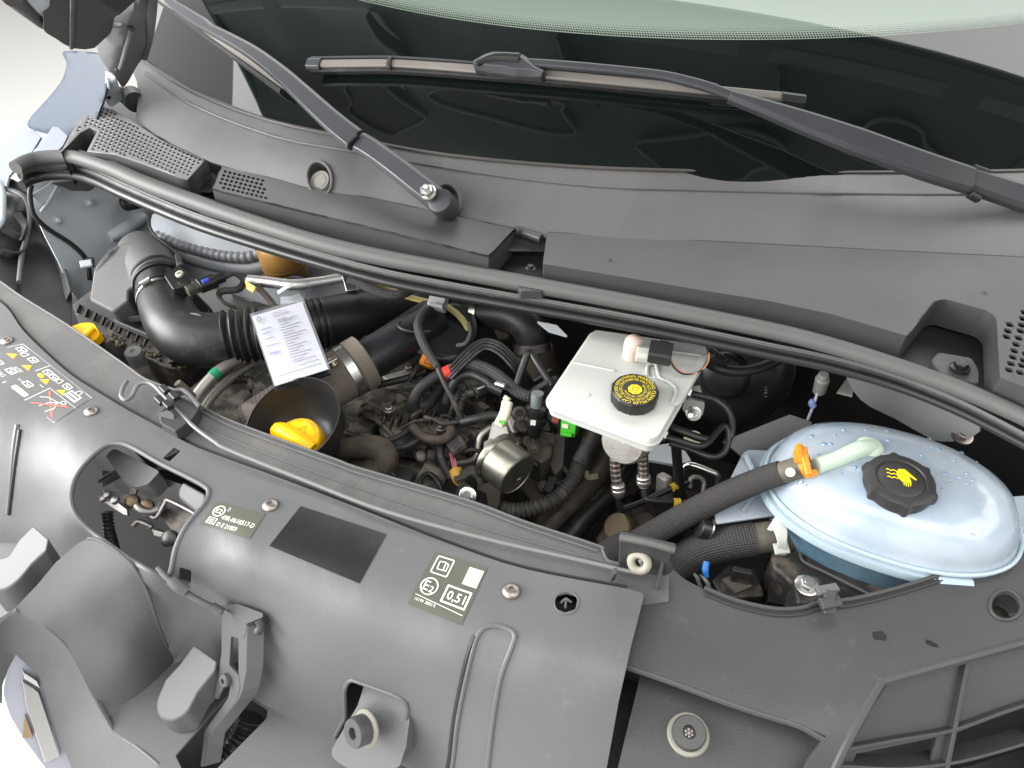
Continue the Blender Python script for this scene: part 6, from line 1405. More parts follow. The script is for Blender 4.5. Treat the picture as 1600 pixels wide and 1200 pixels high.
# ================================================================== BRAKE RESERVOIR
res = thing('brake_fluid_reservoir', 'flat milky white brake fluid reservoir with a black and yellow cap', 'reservoir', P(980, 620, .0))
RS = Flat((925, 514, .062), (1104, 543, .062), (856, 618, .052))
def inset(poly, k):
    cx = sum(p[0] for p in poly)/len(poly); cy = sum(p[1] for p in poly)/len(poly)
    return [(x+(cx-x)*k, y+(cy-y)*k) for x, y in poly]
ro_ = [(926, 512), (1106, 538), (1108, 548), (1030, 684), (1016, 689), (858, 630), (855, 618)]
rrad = [8, 6, 8, 14, 14, 8, 8]
top = RS.many(rnd(inset(ro_, .035), rrad, 5)); n_ = RS.n
L0 = RS.many(rnd(ro_, rrad, 5), -.006); L1 = [p-Vector((0, 0, .003)) for p in L0]; cc = sum(L1, Vector())/len(L1)
L2 = [p+(cc-p)*.02 for p in L1]; L3 = [p-Vector((0, 0, .011)) for p in L2]
b = MB(); b.grid([top, L0, L1, L2, L3], closed=True); k_ = len(top)
b.add(top, [list(range(k_))]); b.add(L3, [list(range(k_))])
ob = b.build('tank_shell', M_white, res, angle=40, bevel=.002, seg=3)
b = MB(); b.tube([p+Vector((0, 0, -.002)) for p in L0], .0022, seg=8, sub=1, closed=True); b.build('weld_seam', M_white, res)
M_white2 = mat('milky_recess_plastic', srgb(206, 205, 186), .35, sss=.3)
slab(rnd([(1014, 574), (1086, 574), (1094, 556), (1108, 556), (1062, 634), (1050, 636), (1052, 606), (1040, 596), (1020, 592)], 5), RS, .0015, off=.0022).build('raised_panel', M_white, res, bevel=.001)
b = MB(); b.tube(RS.many(sm([(1010, 588), (1012, 574), (1024, 572), (1030, 592), (1046, 600), (1056, 612), (1050, 632)], 4), .0022), .0022, seg=8, sub=1); b.build('panel_edge', M_white, res)
for pth in ([(1000, 540), (1040, 548), (1096, 556)], [(892, 566), (960, 580)]):
    b = MB(); b.tube(RS.many(sm(pth, 4), .0006), .0014, seg=8, sub=1); b.build('moulded_line', M_white, res)
# float boss with plug
fb = RS.pt(988, 556); fn = RS.n
MB().lathe([(.0125, -.004), (.0122, .018), (.0112, .0245), (.008, .0285), (.001, .030)], fb, fn, 32).build('sender_boss', mat('pinkish_white_plastic', srgb(196, 178, 166), .4, sss=.3), res, angle=60)
strap([toward(P(994, 552, .080), 0), toward(P(1020, 556, .080), 0)], .017, .014, (0, -.3, 1)).build('sender_arm', mat('clear_nylon', srgb(186, 186, 178), .35, sss=.3), res, bevel=.002)
strap(T([(1014, 548, .088), (1050, 554, .088)]), .024, .018, (0, -.35, 1), cham=.15).build('sender_plug', M_gloss, res, bevel=.0015)
strap(T([(1030, 539, .094), (1046, 542, .094)]), .012, .008, (0, -.35, 1), cham=.2).build('plug_lock', M_gloss, res, bevel=.001)
for k, c_ in enumerate(((.55, .25, .12), (.02, .02, .02))):
    hose('sender_wire', ('orange' if k == 0 else 'black')+' wire curling from the sender plug to the reservoir corner', 'wire', [(1046, 558+4*k, .086), (1054, 572+3*k, .076), (1066, 582+2*k, .070), (1082, 584, .068), (1096, 578, .07), (1106, 566-2*k, .074), (1108, 552, .078), (1104, 540, .082)], 1.5, mat('wire_%d' % k, c_, .45), seg=8)
# cap
cp_ = RS.pt(990, 624, .0); cr = m(37.5, toward(cp_, .03)); cax = RS.n
hcap = .017
def ribs(a, i): return 1+.035*max(0, math.cos(a*11))**6*(1 if i < 4 else 0)
MB().lathe([(cr*.96, .0), (cr*1.0, .004), (cr*1.0, hcap-.004), (cr*.985, hcap-.0015), (cr*.93, hcap), (cr*.90, hcap-.001), (cr*.02, hcap-.001)], cp_, cax, 88, rf=ribs).build('filler_cap', mat('cap_black_plastic', (.014, .014, .014), .4, rvar=.06), res, angle=50)
ux = (P(1030, 634, .06)-P(950, 612, .06)); ux = (ux-cax*ux.dot(cax)).normalized(); uy = cax.cross(ux)
capc = cp_+cax*(hcap-.0006)
def ringtext(mb, txt, r0, h, a0, a1):
    V_, F_, W_ = textmesh(txt)
    mb.add([capc+(ux*math.cos(a)+uy*math.sin(a))*r for a, r in ((rad(a0+(a1-a0)*x/W_), r0+h*y/.7) for x, y in V_)], F_)
b = MB()
ringtext(b, 'WARNING: CLEAN FILLER CAP BEFORE REMOVING. ', cr*.735, cr*.15, 100, -258)
ringtext(b, 'USE ONLY DOT 4 BRAKE FLUID FROM A SEALED CONTAINER', cr*.545, cr*.14, 112, -246)
ringtext(b, 'SERVICE REPLACEMENT / THE ORIGINAL', cr*.385, cr*.105, 60, -150)
b.build('warning_lettering', M_yprint, res, orient=False)
b = MB(); b.add([capc+(ux*math.cos(a)+uy*math.sin(a))*cr*.31 for a in (2*math.pi*k/8 for k in range(8))], [list(range(8))]); b.build('yellow_octagon', M_yprint, res, orient=False)
b = MB()
for r0, r1, a0, a1 in ((.10, .125, 0, 360), (.19, .215, 20, 160), (.19, .215, 200, 340)):
    n__ = 20
    for i in range(n__):
        aa = [rad(a0+(a1-a0)*j/n__) for j in (i, i+1)]
        b.add([capc+cax*.0002+(ux*math.cos(a)+uy*math.sin(a))*cr*r for a, r in ((aa[0], r0), (aa[1], r0), (aa[1], r1), (aa[0], r1))], [[0, 1, 2, 3]])
b.build('octagon_arcs', M_ink, res, orient=False)
MB().lathe([(.003, 0), (.0028, .0012), (.001, .0016)], RS.pt(917, 617, .0), RS.n, 12).build('white_pip', M_print, res)
# master cylinder and braided lines
mc = thing('master_cylinder', 'dull alloy brake master cylinder end under the reservoir', 'master cylinder', P(985, 700, -.03))
MB().lathe([(.028, -.04), (.028, .004), (.025, .008), (.001, .009)], P(976, 690, -.005), (-.15, -.75, .25), 30).build('cylinder_end', M_alloy, mc)
MB().lathe([(.003, 0), (.002, .001)], P(974, 690, .004), (-.15, -.8, .3), 10).build('pale_dot', M_print, mc)
def braided(label, pts, tail, grp='steel braided brake lines'):
    t = thing('brake_line', label, 'brake line', P(*pts[0]), group=grp)
    q = T(pts); a_, c_ = q[0], q[-1]
    MB().tube(q, .0068, seg=16).build('braided_hose', M_steelbraid, t)
    for i, tt_ in enumerate((.0, .07, .17, .80, .88)):
        p_ = a_.lerp(c_, tt_); MB().lathe([(.0078, -.003), (.0092, -.0015), (.0092, .0025), (.0078, .004)], p_, c_-a_, 18).build('crimp_ring', mat('pale_crimp', (.55, .52, .49), .35, metal=.9), t)
    MB().tube(T(tail), .0044, seg=12, sub=7).build('black_pipe', M_gloss, t)
braided('left of the two short steel braided brake lines under the reservoir', [(961, 694, -.03), (962, 735, -.065), (967, 776, -.10)], [(966, 772, -.10), (968, 790, -.115), (975, 794, -.12), (1000, 786, -.12), (1030, 772, -.115), (1056, 760, -.11), (1076, 752, -.105)])
braided('right of the two short steel braided brake lines under the reservoir', [(1003, 692, -.02), (1005, 725, -.05), (1006, 760, -.08)], [(1006, 757, -.08), (1008, 776, -.092), (1016, 782, -.095), (1060, 785, -.10), (1100, 788, -.105)])
for x, y, z_ in ((1055, 760, -.108), (1058, 785, -.098)):
    o = MB().tube([P(x-5, y+(2 if y < 770 else 0), z_), P(x+5, y-(2 if y < 770 else 0), z_)], .0056, seg=14).build('yellow_band', mat('yellow_band', srgb(190, 160, 50), .5))
    tag(o, 'yellow marking band on the '+('upper' if y < 770 else 'lower')+' black brake pipe', 'band', 'yellow pipe bands')
# brake booster
bo_ = thing('brake_booster', 'large black round brake booster behind the white reservoir', 'brake booster', P(1150, 600, -.1))
bc_ = P(1130, 590, -.02); bax = Vector((-.10, -.86, .38)).normalized(); RB = m(98, bc_)
MB().lathe([(RB*.9, -.14), (RB*1.0, -.10), (RB*1.0, -.05), (RB*1.03, -.048), (RB*1.03, -.036), (RB*1.0, -.034), (RB*.93, -.012), (RB*.7, .006), (RB*.4, .012), (RB*.38, .02), (RB*.30, .024), (.001, .024)], bc_-bax*.03, bax, 64).build('shell', M_gloss, bo_, angle=50)
b = MB()
for k, ch_ in enumerate(('I F', '0 1')):
    V_, F_, W_ = textmesh(ch_); o_ = toward(P(1194, 604+8*k, -.03), .05)
    b.add([o_+RGT*y*.006+UPV*(-x)*.006 for x, y in V_], F_)
b.build('stamp_mark', mat('faint_print', srgb(110, 110, 110), .6), bo_, orient=False)
hose('booster_hose', 'fat black vacuum hose curving across the top of the brake booster', 'hose', [(1100, 562, .03), (1120, 574, .03), (1146, 580, .03), (1176, 578, .03), (1204, 568, .03), (1226, 556, .03)], 8.5, M_rubber, seg=18)
hose('booster_pipe', 'thin black pipe above the fat booster hose', 'pipe', [(1112, 546, .04), (1128, 558, .042), (1136, 566, .04)], 4, M_gloss)
bk2 = thing('booster_bracket', 'grey metal plate with a bolt beside the reservoir', 'bracket', P(1084, 640, .0))
slab(rnd([(1074, 606), (1094, 600), (1102, 632), (1098, 650), (1078, 652), (1066, 640)], 4), Surf([(1074, 606, .02), (1094, 600, .025), (1098, 650, .0)]), .005).build('plate', mat('grey_phosphate', (.20, .20, .19), .45, metal=.5), bk2, bevel=.001)
bolt('plate_bolt', P(1084, 646, .01), (-.1, -.8, .5), .0065, bk2, M_steel)
MB().lathe([(.004, 0), (.004, .02), (.003, .021)], P(1083, 646, .012), (-.1, -.8, .5), 12).build('stud', M_steel, bk2)
bp2 = [('upper', [(1072, 612, .02), (1092, 618, .02), (1116, 624, .018), (1134, 636, .014), (1144, 656, .006), (1142, 680, -.004), (1132, 694, -.012)], 5.5),
       ('middle', [(1040, 664, .0), (1066, 674, .0), (1092, 684, -.002), (1108, 688, -.004)], 6.5),
       ('front', [(1034, 680, .0), (1060, 688, .0), (1090, 697, -.002), (1106, 692, -.002), (1120, 676, .0), (1132, 666, .002), (1138, 672, .0), (1138, 690, -.008), (1130, 708, -.016), (1112, 714, -.02), (1080, 702, -.02), (1046, 692, -.02)], 5)]
for nm, pt_, r_ in bp2:
    hose('black_brake_pipe', nm+' glossy black brake pipe looping right of the reservoir corner', 'brake pipe', pt_, r_, M_gloss, seg=14, sub=8)
for x, y in ((1072, 612), (1034, 678)):
    o = MB().lathe([(.008, -.004), (.008, .005), (.006, .007)], P(x, y, .02 if y < 640 else 0), (.9, .1, -.2), 6).build('pipe_nut', M_steel)
    tag(o, ('upper' if y < 640 else 'lower')+' hex nut where the black brake pipes enter below the reservoir', 'nut', 'brake pipe nuts')
o = MB().lathe([(.012, -.004), (.010, .0)], P(1084, 684, -.03), (0, -.4, 1), 20).build('pale_plug', M_offwhite); tag(o, 'pale plug seen through the loop of the black brake pipes', 'plug')
hose('upright_post', 'straight matt black post below the brake pipe loop', 'post', [(1056, 694, -.04), (1060, 740, -.09), (1064, 790, -.14)], 8, M_dark)
hose('steel_hook', 'bent bare steel pipe right of the black post', 'pipe', [(1064, 740, -.10), (1072, 728, -.09), (1084, 727, -.085), (1108, 736, -.085), (1122, 744, -.088), (1122, 758, -.10)], 5, M_steel)
hose('small_steel_loop', 'small grey looped pipe below the steel pipe', 'pipe', [(1078, 762, -.12), (1080, 748, -.11), (1092, 746, -.11), (1100, 754, -.115), (1098, 770, -.125)], 4, M_alloy)
o = slab([(1040, 750), (1052, 744), (1054, 776), (1044, 792), (1038, 780)], Surf([(1040, 750, -.10), (1052, 744, -.10), (1044, 792, -.14)]), .02).build('alloy_lug', M_alloy, bevel=.003); tag(o, 'pale alloy lug left of the black post', 'lug')
b = MB(); slab([(1000, 700), (1062, 690), (1080, 720), (1056, 726), (1000, 716)], Plane(-.10), .004, b); tag(b.build('grey_shelf', M_body), 'grey painted shelf under the reservoir', 'shelf')
PW = Flat((1140, 690, -.02), (1260, 650, -.02), (1200, 730, -.06))
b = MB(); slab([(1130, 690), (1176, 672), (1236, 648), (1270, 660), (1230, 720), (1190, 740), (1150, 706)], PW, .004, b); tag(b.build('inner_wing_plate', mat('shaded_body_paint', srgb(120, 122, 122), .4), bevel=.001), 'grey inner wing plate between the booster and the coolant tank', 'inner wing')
CR2 = Surf([(1330, 590, .05), (1420, 600, .05), (1520, 660, .04), (1420, 660, .0), (1370, 620, .03)])
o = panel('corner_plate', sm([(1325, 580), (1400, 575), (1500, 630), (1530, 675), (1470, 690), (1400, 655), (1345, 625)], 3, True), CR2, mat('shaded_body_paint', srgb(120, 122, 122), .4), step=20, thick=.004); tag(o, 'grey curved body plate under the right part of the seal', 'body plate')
b = MB(); b.tube(CR2.many(ell(1420, 625, 34, 14, 25), .001), .002, seg=8, sub=1, closed=True)
bolt_o = bolt('corner_bolt', P(1503, 682, .012), (0, -.3, 1), .008, None, M_metal); tag(bolt_o, 'rusty bolt right of the coolant tank under the seal', 'bolt')
gs = thing('hood_cable', 'grey cable ferrule and thin rod dropping behind the coolant tank', 'cable', P(1282, 590, .03))
MB().lathe([(.008, -.014), (.0085, .010), (.0065, .012), (.0065, .018), (.005, .02)], P(1283, 600, .03), (P(1287, 586, .05)-P(1278, 618, .01)), 18).build('ferrule', mat('grey_ferrule', srgb(130, 132, 126), .4), gs)
MB().tube(T([(1278, 612, .02), (1270, 636, -.005), (1262, 656, -.03)]), .0018, seg=8).build('rod', mat('white_wire', srgb(190, 196, 210), .4), gs)
MB().tube(T([(1272, 626, .006), (1268, 630, .002), (1272, 636, -.002)]), .004, seg=8).build('blue_knot', mat('pale_blue', srgb(120, 140, 190), .5), gs)
b = MB(); slab([(1308, 612), (1324, 590), (1334, 600), (1332, 618)], Plane(.02), .003, b); tag(b.build('torn_sheet', mat('pale_sheet', srgb(150, 148, 142), .5)), 'small pale folded sheet under the seal behind the coolant tank', 'sheet')

# ================================================================== COOLANT TANK
tk = thing('coolant_tank', 'oval translucent blue coolant tank with a black cap at the right', 'coolant tank', (.765, .305, -.06))
def tank_mat(name, col, trans, rough):
    return mat(name, col, rough, trans=trans, sss=0, ior=1.25, coat=.35)
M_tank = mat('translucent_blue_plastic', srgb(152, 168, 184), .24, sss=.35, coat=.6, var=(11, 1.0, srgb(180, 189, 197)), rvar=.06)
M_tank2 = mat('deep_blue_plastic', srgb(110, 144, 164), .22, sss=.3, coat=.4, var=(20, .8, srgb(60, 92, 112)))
M_seamp = mat('pale_blue_seam', srgb(168, 186, 196), .28, sss=.4, coat=.3)
M_nat = mat('natural_plastic', srgb(176, 186, 196), .35, sss=.3, alpha=.85)
TC = Vector((.760, .292, -.014)); TA, TB_ = .130, .090
trot = rad(-4)
tx = Vector((math.cos(trot), math.sin(trot), 0)); ty = Vector((-math.sin(trot), math.cos(trot), 0))
def ov(k, z, n=72, e=2.25):
    out_ = []
    for i in range(n):
        a = 2*math.pi*i/n; c_, s_ = math.cos(a), math.sin(a)
        out_.append(TC+tx*(TA*k*math.copysign(abs(c_)**(2/e), c_))+ty*(TB_*k*math.copysign(abs(s_)**(2/e), s_))+Vector((0, 0, z)))
    return out_
dome = [(1.0, .002), (1.0, .008), (.965, .014), (.955, .022), (.93, .032), (.87, .043), (.76, .052), (.60, .058), (.40, .0615), (.2, .063), (.02, .0635)]
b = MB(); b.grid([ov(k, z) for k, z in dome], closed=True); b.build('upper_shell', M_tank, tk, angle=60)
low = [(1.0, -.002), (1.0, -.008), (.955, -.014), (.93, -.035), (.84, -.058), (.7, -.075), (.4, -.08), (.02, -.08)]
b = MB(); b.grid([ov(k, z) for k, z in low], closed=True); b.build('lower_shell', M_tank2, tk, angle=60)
b = MB(); b.grid([ov(.99, -.005), ov(1.045, -.005), ov(1.05, 0), ov(1.045, .005), ov(.99, .005)], closed=True); b.build('seam_flange', M_seamp, tk, angle=40)
b = MB(); b.tube(ov(1.0, .011, 60), .0022, seg=8, sub=1, closed=True); b.build('seam_bead', M_seamp, tk)
strap([TC+tx*.052-ty*(.088)+Vector((0, 0, .001)), TC+tx*.084-ty*(.0785)+Vector((0, 0, .001))], .014, .012, (0, -.4, 1), cham=.3).build('seam_lug', M_seamp, tk, bevel=.002)
strap([TC+tx*.062-ty*(.092)+Vector((0, 0, -.001)), TC+tx*.078-ty*(.0875)+Vector((0, 0, -.001))], .010, .012, (0, -.7, .7), cham=.3).build('seam_lug', M_seamp, tk, bevel=.002)
random.seed(3)
def tz(x, y):
    """height of the dome at plan offset"""
    p_ = Vector((x, y, 0)); a = abs(p_.dot(tx))/TA; c_ = abs(p_.dot(ty))/TB_
    k = (a**2.25+c_**2.25)**(1/2.25)
    for (k0, z0), (k1, z1) in zip(dome, dome[1:]):
        if k1 <= k <= k0: return z1+(z0-z1)*(k-k1)/(k0-k1+1e-9)
    return .0
M_drop = mat('water_drop', srgb(128, 158, 184), .05, coat=1, spec=.8)
def on_tank(px, py):
    z = .045
    for i in range(12):
        q = P(px, py, TC.z+z); z = .5*z+.5*tz(q.x-TC.x, q.y-TC.y)
    return P(px, py, TC.z+z)
for px_, py_, r_ in ((1268, 682, 4), (1288, 694, 4.5), (1298, 694, 3.5), (1318, 672, 3), (1304, 680, 2), (1386, 674, 4), (1388, 688, 4), (1452, 686, 3.5), (1466, 702, 5), (1476, 740, 4.5), (1502, 708, 4), (1500, 746, 3.5), (1510, 740, 3), (1486, 755, 2.5), (1520, 750, 3.5), (1512, 756, 2.5), (1440, 712, 2.5), (1336, 730, 3.5), (1315, 740, 2.5), (1350, 700, 2), (1340, 690, 1.6), (1478, 722, 2), (1526, 722, 2), (1472, 764, 2), (1455, 700, 1.5), (1490, 720, 1.6), (1280, 710, 1.6), (1260, 700, 1.5), (1352, 672, 1.5)):
    q = on_tank(px_, py_); r0 = m(r_, q)
    MB().lathe([(r0, -.0004), (r0*.86, .0006), (r0*.5, .0012), (r0*.1, .0014)], q, (0, -.1, 1), 14).build('water_drop', M_drop, tk, angle=60)
b = MB(); V_, F_, W_ = textmesh('MAXI'); o_ = on_tank(1252, 766)
for_x = (on_tank(1225, 752)-on_tank(1250, 772)).normalized(); for_y = (on_tank(1236, 752)-on_tank(1226, 764)).normalized()
b.add([o_+for_x*(1-x/W_)*-.0+for_x*x*.012*.9+for_y*y*.012+Vector((0, -.001, .002)) for x, y in V_], F_); b.build('level_lettering', M_seamp, tk, orient=False)
for px_, py_ in ((1285, 796), (1518, 830)):
    q = on_tank(px_, py_); strap([q+Vector((-.006, .002, .0006)), q+Vector((.006, -.002, .0006))], .004, .0008, (0, -.3, 1)).build('white_scuff', M_print, tk)
# bleed spout
q0, q1, q2, q3 = on_tank(1358, 700), on_tank(1340, 706), on_tank(1305, 722), on_tank(1272, 738)
M_spout = mat('pale_green_spout', srgb(196, 212, 196), .3, sss=.4)
MB().tube([q0+Vector((0, 0, -.002)), q1+Vector((0, 0, .002)), q2+Vector((0, 0, .004)), q3+Vector((0, 0, .010))], [.011, .010, .0085, .0085], seg=20).build('bleed_spout', M_spout, tk)
MB().lathe([(.015, -.004), (.014, .003), (.010, .006), (.001, .007)], q0, (0, -.1, 1), 24).build('spout_boss', M_spout, tk)
# cap
ccap = P(1408, 748, .058); cr2 = m(56, ccap)
def grip(a, i): return 1+.10*max(0, math.cos(a*6+.5))**5*(1 if i < 4 else 0)
cax2 = Vector((-.02, -.10, 1)).normalized(); cb = ccap-cax2*.030
MB().lathe([(cr2*.88, -.004), (cr2*.90, .0), (cr2*.93, .024), (cr2*.90, .029), (cr2*.80, .031), (cr2*.66, .031), (cr2*.63, .0295), (cr2*.60, .0305), (cr2*.3, .0312), (.001, .0314)], cb, cax2, 96, rf=grip).build('pressure_cap', mat('cap_charcoal_plastic', (.030, .029, .029), .45, grain=(900, .25), rvar=.06), tk, angle=45)
b = MB(); kx = (P(1440, 752, .06)-P(1380, 742, .06)).normalized(); ky = cax2.cross(kx)
def capd(pts): b.add([cb+cax2*.0318+kx*(x*cr2)+ky*(y*cr2) for x, y in pts], [list(range(len(pts)))])
capd([(-.05, .30), (.12, .33), (.40, .02), (.36, -.02), (.20, .10), (.24, -.10), (.05, -.20), (-.10, -.02), (-.12, .16)])      # open palm
for i in range(4):
    x0 = .03+.055*i; capd([(x0, -.12), (x0+.042, -.11), (x0+.035-.02, -.30+.03*abs(i-1.5)), (x0-.012, -.30+.03*abs(i-1.5))])   # fingers
for i in range(3):
    y0 = .22-.13*i; pts = [(-.38+.04*j, y0+.022*math.sin(j*1.6)) for j in range(8)]
    for j in range(7): capd([(pts[j][0], pts[j][1]-.02), (pts[j+1][0], pts[j+1][1]-.02), (pts[j+1][0], pts[j+1][1]+.02), (pts[j][0], pts[j][1]+.02)])
b.build('yellow_hand_symbol', M_yprint, tk, orient=False)
# brackets of the tank
slab(rnd([(1118, 818), (1116, 800), (1160, 708), (1168, 702), (1214, 704), (1240, 760), (1232, 800), (1200, 806)], 4), Surf([(1118, 818, -.045), (1160, 706, -.03), (1214, 704, -.02), (1232, 800, -.035)]), .004).build('left_ear', M_nat, tk, bevel=.001)
strap(T([(1166, 712, -.022), (1184, 760, -.032), (1160, 800, -.040)]), .006, .006, (0, -.2, 1)).build('ear_rib', M_nat, tk)
slab(rnd([(1578, 776), (1660, 770), (1660, 905), (1562, 876), (1584, 850)], 4), Surf([(1578, 776, -.02), (1660, 770, -.02), (1562, 876, -.03)]), .004).build('right_ear', M_nat, tk, bevel=.001)
strap(T([(1585, 826, -.014), (1660, 822, -.014)]), .006, .006, (0, -.2, 1)).build('ear_rib', M_nat, tk)
MB().tube(T([(1290, 838, -.05), (1262, 838, -.052), (1240, 836, -.054)]), [.015, .014, .014], seg=18).build('lower_outlet', M_tank2, tk)
# hoses
hz = thing('upper_coolant_hose', 'black woven hose with an orange clip running to the spout of the coolant tank', 'hose', P(1100, 800, -.02))
up_ = [(952, 872, -.10), (990, 850, -.085), (1040, 822, -.065), (1090, 795, -.042), (1140, 770, -.015), (1190, 749, .012), (1222, 738, .028)]
uq = T(up_); MB().tube(uq, [m(r_, v) for r_, v in zip((18, 19, 19.5, 20, 20, 19.5, 19), uq)], seg=28, sub=8).build('woven_sleeve', M_sleeve, hz)
eq = T([(1216, 741, .025), (1236, 734, .034), (1262, 726, .044)])
MB().tube(eq, m(17, eq[0]), seg=24).build('bare_end', mat('dirty_rubber_end', (.11, .10, .078), .6, grain=(200, .6), dust=(60, .5, (.24, .22, .17), .7)), hz)
clamp('orange_clip', P(1259, 727, .043), eq[2]-eq[1], m(18.2, eq[2]), .011, hz, M_orange, knob=(-.1, .3, 1))
strap(T([(1254, 704, .056), (1258, 716, .06), (1264, 742, .052)]), .007, .004, (.1, -.3, .9)).build('clip_ear', M_orange, hz, bevel=.001)
strap(T([(1260, 742, .050), (1276, 738, .050)]), .007, .004, (.1, -.3, .9)).build('clip_foot', M_orange, hz, bevel=.001)
MB().lathe([(.005, 0), (.0045, .0006)], toward(P(1235, 738, .034), .015), (CAM-P(1235, 738, .034)), 14).build('paint_dot', M_print, hz)
hz2 = thing('lower_coolant_hose', 'thick black woven hose with a white clip entering below the coolant tank', 'hose', P(1130, 860, -.06))
lp_ = T([(1030, 906, -.115), (1060, 880, -.10), (1100, 858, -.082), (1140, 848, -.068), (1180, 842, -.060)])
MB().tube(lp_, [m(r_, v) for r_, v in zip((25, 26, 27, 27, 26), lp_)], seg=30, sub=8).build('woven_sleeve', M_sleeve, hz2)
eq = T([(1170, 843, -.062), (1200, 839, -.057), (1240, 835, -.052)])
MB().tube(eq, m(24, eq[0]), seg=28).build('bare_end', mat('dirty_rubber_end', (.11, .10, .078), .6), hz2)
M_clipw = mat('pale_clip_plastic', srgb(184, 186, 180), .4, sss=.2)
clamp('white_clip_band', P(1216, 837, -.055), eq[2]-eq[1], m(25.5, eq[1]), .010, hz2, M_clipw)
strap(T([(1206, 816, -.024), (1218, 824, -.024), (1222, 846, -.034), (1220, 866, -.052)]), [.020, .016, .010, .012], .003, (0, -.5, .9)).build('white_clip_tongue', M_clipw, hz2, bevel=.0006)
strap(T([(1210, 858, -.044), (1232, 856, -.044)]), .012, .004, (0, -.5, .9)).build('white_clip_foot', M_clipw, hz2, bevel=.0006)
pc = thing('plug_cap', 'round grey-rimmed black plug beside the lower coolant hose', 'plug', P(1104, 828, -.06))
MB().lathe([(.012, -.006), (.012, .006), (.010, .007), (.002, .007)], P(1100, 826, -.055), (-.8, -.2, .3), 22).build('cap', M_gloss, pc)
MB().lathe([(.0125, -.002), (.0125, .0)], P(1106, 826, -.055), (-.8, -.2, .3), 22).build('pale_rim', M_steel, pc)
hose('under_tank_hose', 'short dark hose end seen through the notch beside the rod bracket', 'hose', [(930, 882, -.05), (950, 866, -.06), (980, 850, -.07)], 22, M_sleeve)
# ---------------------------------------------------------------- fuse box / battery cover below the tank
fbx = thing('fuse_box', 'black moulded fuse box under the coolant tank with a hex bolt', 'fuse box', P(1350, 900, -.07))
FBs = Surf([(1205, 850, -.062), (1240, 830, -.060), (1500, 860, -.060), (1560, 900, -.060), (1350, 950, -.062), (1260, 920, -.062)])
slab(rnd([(1206, 862), (1220, 838), (1300, 830), (1560, 870), (1640, 860), (1620, 960), (1330, 990), (1206, 884)], [10, 8, 0, 0, 0, 0, 0, 14]), FBs, .08, lean=(0, .05, -1)).build('lid', M_dusty, fbx, bevel=.004, seg=3)
slab(rnd([(1252, 862), (1262, 846), (1310, 844), (1500, 880), (1480, 950), (1380, 948), (1262, 886)], [8, 8, 4, 4, 4, 4, 10]), FBs, .01, off=.006, lean=(0, 0, -1)).build('raised_lid', M_dusty, fbx, bevel=.003, seg=3)
b = MB(); b.tube(FBs.many(sm([(1250, 858), (1252, 880), (1290, 900), (1340, 925), (1390, 950)], 4), .0055), .0016, seg=8, sub=1); b.build('lid_scuffed_edge', M_panel_dusty, fbx)
for x in (1284, 1310):
    b = MB(); b.tube(FBs.many(rnd([(x, 852+(x-1284)*.3), (x+18, 857+(x-1284)*.3), (x+14, 874+(x-1284)*.3), (x-3, 868+(x-1284)*.3)], 2), .0066), .0009, seg=6, sub=1, closed=True); b.build('embossed_square', M_dark, fbx)
slab(rnd([(1240, 900), (1280, 898), (1288, 916), (1272, 944), (1246, 944)], 8), Plane(-.045), .05).build('bolt_tower', M_dusty, fbx, bevel=.003)
bolt('hex_bolt', P(1260, 916, -.042), (0, -.1, 1), .0085, fbx, M_steel)
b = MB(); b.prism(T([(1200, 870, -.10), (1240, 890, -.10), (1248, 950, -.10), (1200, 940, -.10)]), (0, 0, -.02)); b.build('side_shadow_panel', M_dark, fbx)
bt = thing('battery_tray', 'dusty black battery tray bracket below the lower coolant hose', 'tray', P(1150, 900, -.1))
slab(rnd([(1112, 905), (1140, 880), (1180, 888), (1196, 930), (1130, 935)], 4), Plane(-.10), .03).build('tray', M_dusty, bt, bevel=.002)
slab(rnd([(1146, 884), (1174, 890), (1176, 898), (1146, 892)], 2), Plane(-.075), .03).build('upright', M_dusty, bt, bevel=.001)
slab([(1128, 905), (1150, 896), (1176, 916), (1150, 926)], Plane(-.095), .004).build('dusty_patch', mat('dusty_patch', (.10, .09, .075), .8), bt)
hose('blue_tie', 'small bright blue cable tie end below the lower coolant hose', 'cable tie', [(1104, 878, -.07), (1102, 892, -.075), (1105, 902, -.08)], [5, 5.5, 3], M_blue)
for i in range(7):
    hose('white_wire', ['first', 'second', 'third', 'fourth', 'fifth', 'sixth', 'last'][i]+' from the left of the thin wires beside the blue tie', 'wire', [(1078+i*4, 890+i*2, -.10), (1086+i*4, 900+i*2, -.10), (1092+i*4, 915+i*2, -.11)], 1.2, random.choice([mat('grey_wire', srgb(150, 150, 150), .5), M_dark]), group='pale wires beside the blue tie', seg=6)

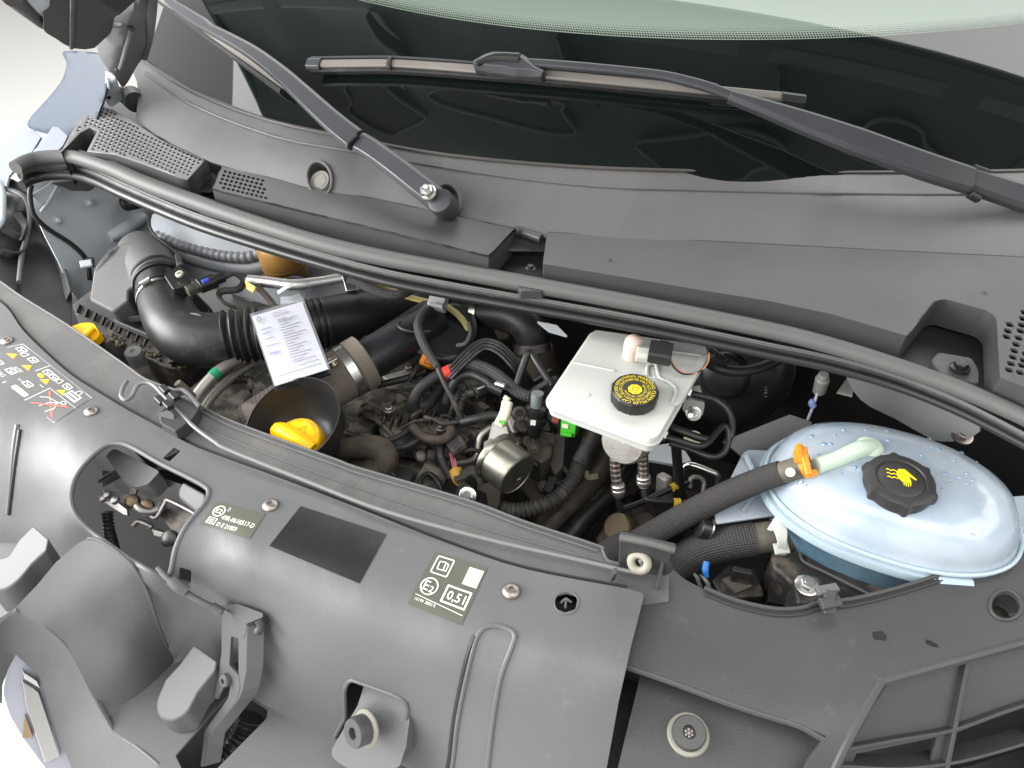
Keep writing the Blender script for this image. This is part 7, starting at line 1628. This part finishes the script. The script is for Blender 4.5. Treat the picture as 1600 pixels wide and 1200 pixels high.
# ================================================================== small pieces become sub-parts of the part that carries them
def base(o): return o.name.split('.')[0]
def nest(root, part, subs):
    kids = list(root.children); host = next(k for k in kids if base(k) == part)
    for k in kids:
        if base(k) in subs and k is not host: k.parent = host
nest(wl, 'pivot_cap', ('washer', 'nut', 'shaft_end', 'shaft')); nest(wl, 'blade', ('blade_rubber', 'blade_connector'))
nest(wr, 'blade', ('blade_rubber', 'spoiler_edge', 'end_cap', 'blade_clip', 'blade_connector', 'connector_cover')); nest(wr, 'upper_arm', ('hinge_ear',))
nest(res, 'filler_cap', ('warning_lettering', 'yellow_octagon', 'octagon_arcs')); nest(res, 'sender_boss', ('sender_arm', 'sender_plug', 'plug_lock')); nest(res, 'tank_shell', ('raised_panel', 'panel_edge', 'moulded_line', 'white_pip', 'weld_seam'))
nest(tk, 'pressure_cap', ('yellow_hand_symbol',)); nest(tk, 'upper_shell', ('water_drop', 'level_lettering', 'white_scuff', 'spout_boss')); nest(tk, 'seam_flange', ('seam_bead', 'seam_lug')); nest(tk, 'left_ear', ('ear_rib',))
nest(of, 'oil_cap', ('cap_grip', 'cap_print')); nest(of, 'filler_cup', ('cup_rim', 'white_dot'))
nest(it, 'elbow', ('moulded_disc', 'worm_clamp')); nest(it, 'rear_duct', ('duct_rib', 'steel_band')); nest(it, 'airflow_meter', ('neck_ring',))
nest(cdh, 'paper_sheet', ('printed_lines', 'handwritten_lines', 'diamond_logo')); nest(cdh, 'clear_sleeve', ('loop_tie', 'white_tab', 'sleeve_tab'))
nest(af, 'lower_box', ('box_rib', 'flange_rib', 'trapped_dirt', 'fixing_lug')); nest(ch, 'woven_hose', ('dark_sleeve', 'hose_bead', 'band_clamp', 'clamp_screw_housing', 'clamp_screw')); nest(ch, 'plastic_pipe', ('pipe_ridge',)); nest(ch, 'resonator_box', ('spring_clip', 'box_edge_clip'))
nest(vp2, 'can', ('face_mark',)); nest(vp2, 'flange', ('flange_bolt',)); nest(hz, 'bare_end', ('orange_clip', 'clip_ear', 'clip_foot', 'paint_dot')); nest(hz2, 'bare_end', ('white_clip_band', 'white_clip_tongue', 'white_clip_foot'))
nest(lv, 'lever_face', ('pivot_rivet', 'return_spring')); nest(lv, 'lever_head', ('head_hook',)); nest(fbx, 'lid', ('raised_lid', 'lid_scuffed_edge', 'embossed_square')); nest(fbx, 'bolt_tower', ('hex_bolt',))
nest(cowl, 'cowl_skin', ('styling_bead', 'glass_lip', 'screw_cover_rim', 'screw_cover_well', 'screw_cover_plug', 'wiper_shaft_rim', 'wiper_shaft_well')); nest(cowl, 'right_box_top', ('right_box_side', 'moulding_pip')); nest(cowl, 'left_box_top', ('left_box_side',)); nest(cowl, 'corner_vent', ('corner_vent_side', 'corner_vent_filter')); nest(cowl, 'fixing_tab', ('fixing_bolt',))
nest(rc, 'rod_bracket', ('bracket_lip', 'bracket_web')); nest(rc, 'carrier_top', ('round_hole_rim', 'round_hole_floor', 'rear_lip', 'rear_lip_bead', 'wet_mark', 'front_roll', 'step_roll')); nest(rc, 'cell_floor', ('grille_rib', 'grille_void'))
nest(hood, 'inner_frame', ('rim_bead', 'rear_flange', 'opening_rim', 'frame_opening', 'washer_hose_clip', 'striker_mount')); nest(ws, 'black_band', ('dot_matrix',)); nest(hl, 'housing_back', ('housing_rim', 'stiffening_rib', 'adjuster_block')); nest(iw, 'wing_sheet', ('pressed_bead', 'rivet_nut', 'folded_flange', 'flange_edge'))
nest(en, 'rocker_cover', ('cover_rib', 'cover_bolt', 'cover_pad', 'cover_boss', 'cover_web')); nest(en, 'pump_housing', ('housing_bolt', 'plug_boss'))
nest(lt, 'catch_plate', ('rivet', 'brass_bush')); nest(pr, 'rod', ('pivot_grommet',)); nest(bd, 'badge_rim', ('badge_bar', 'badge_gap'))
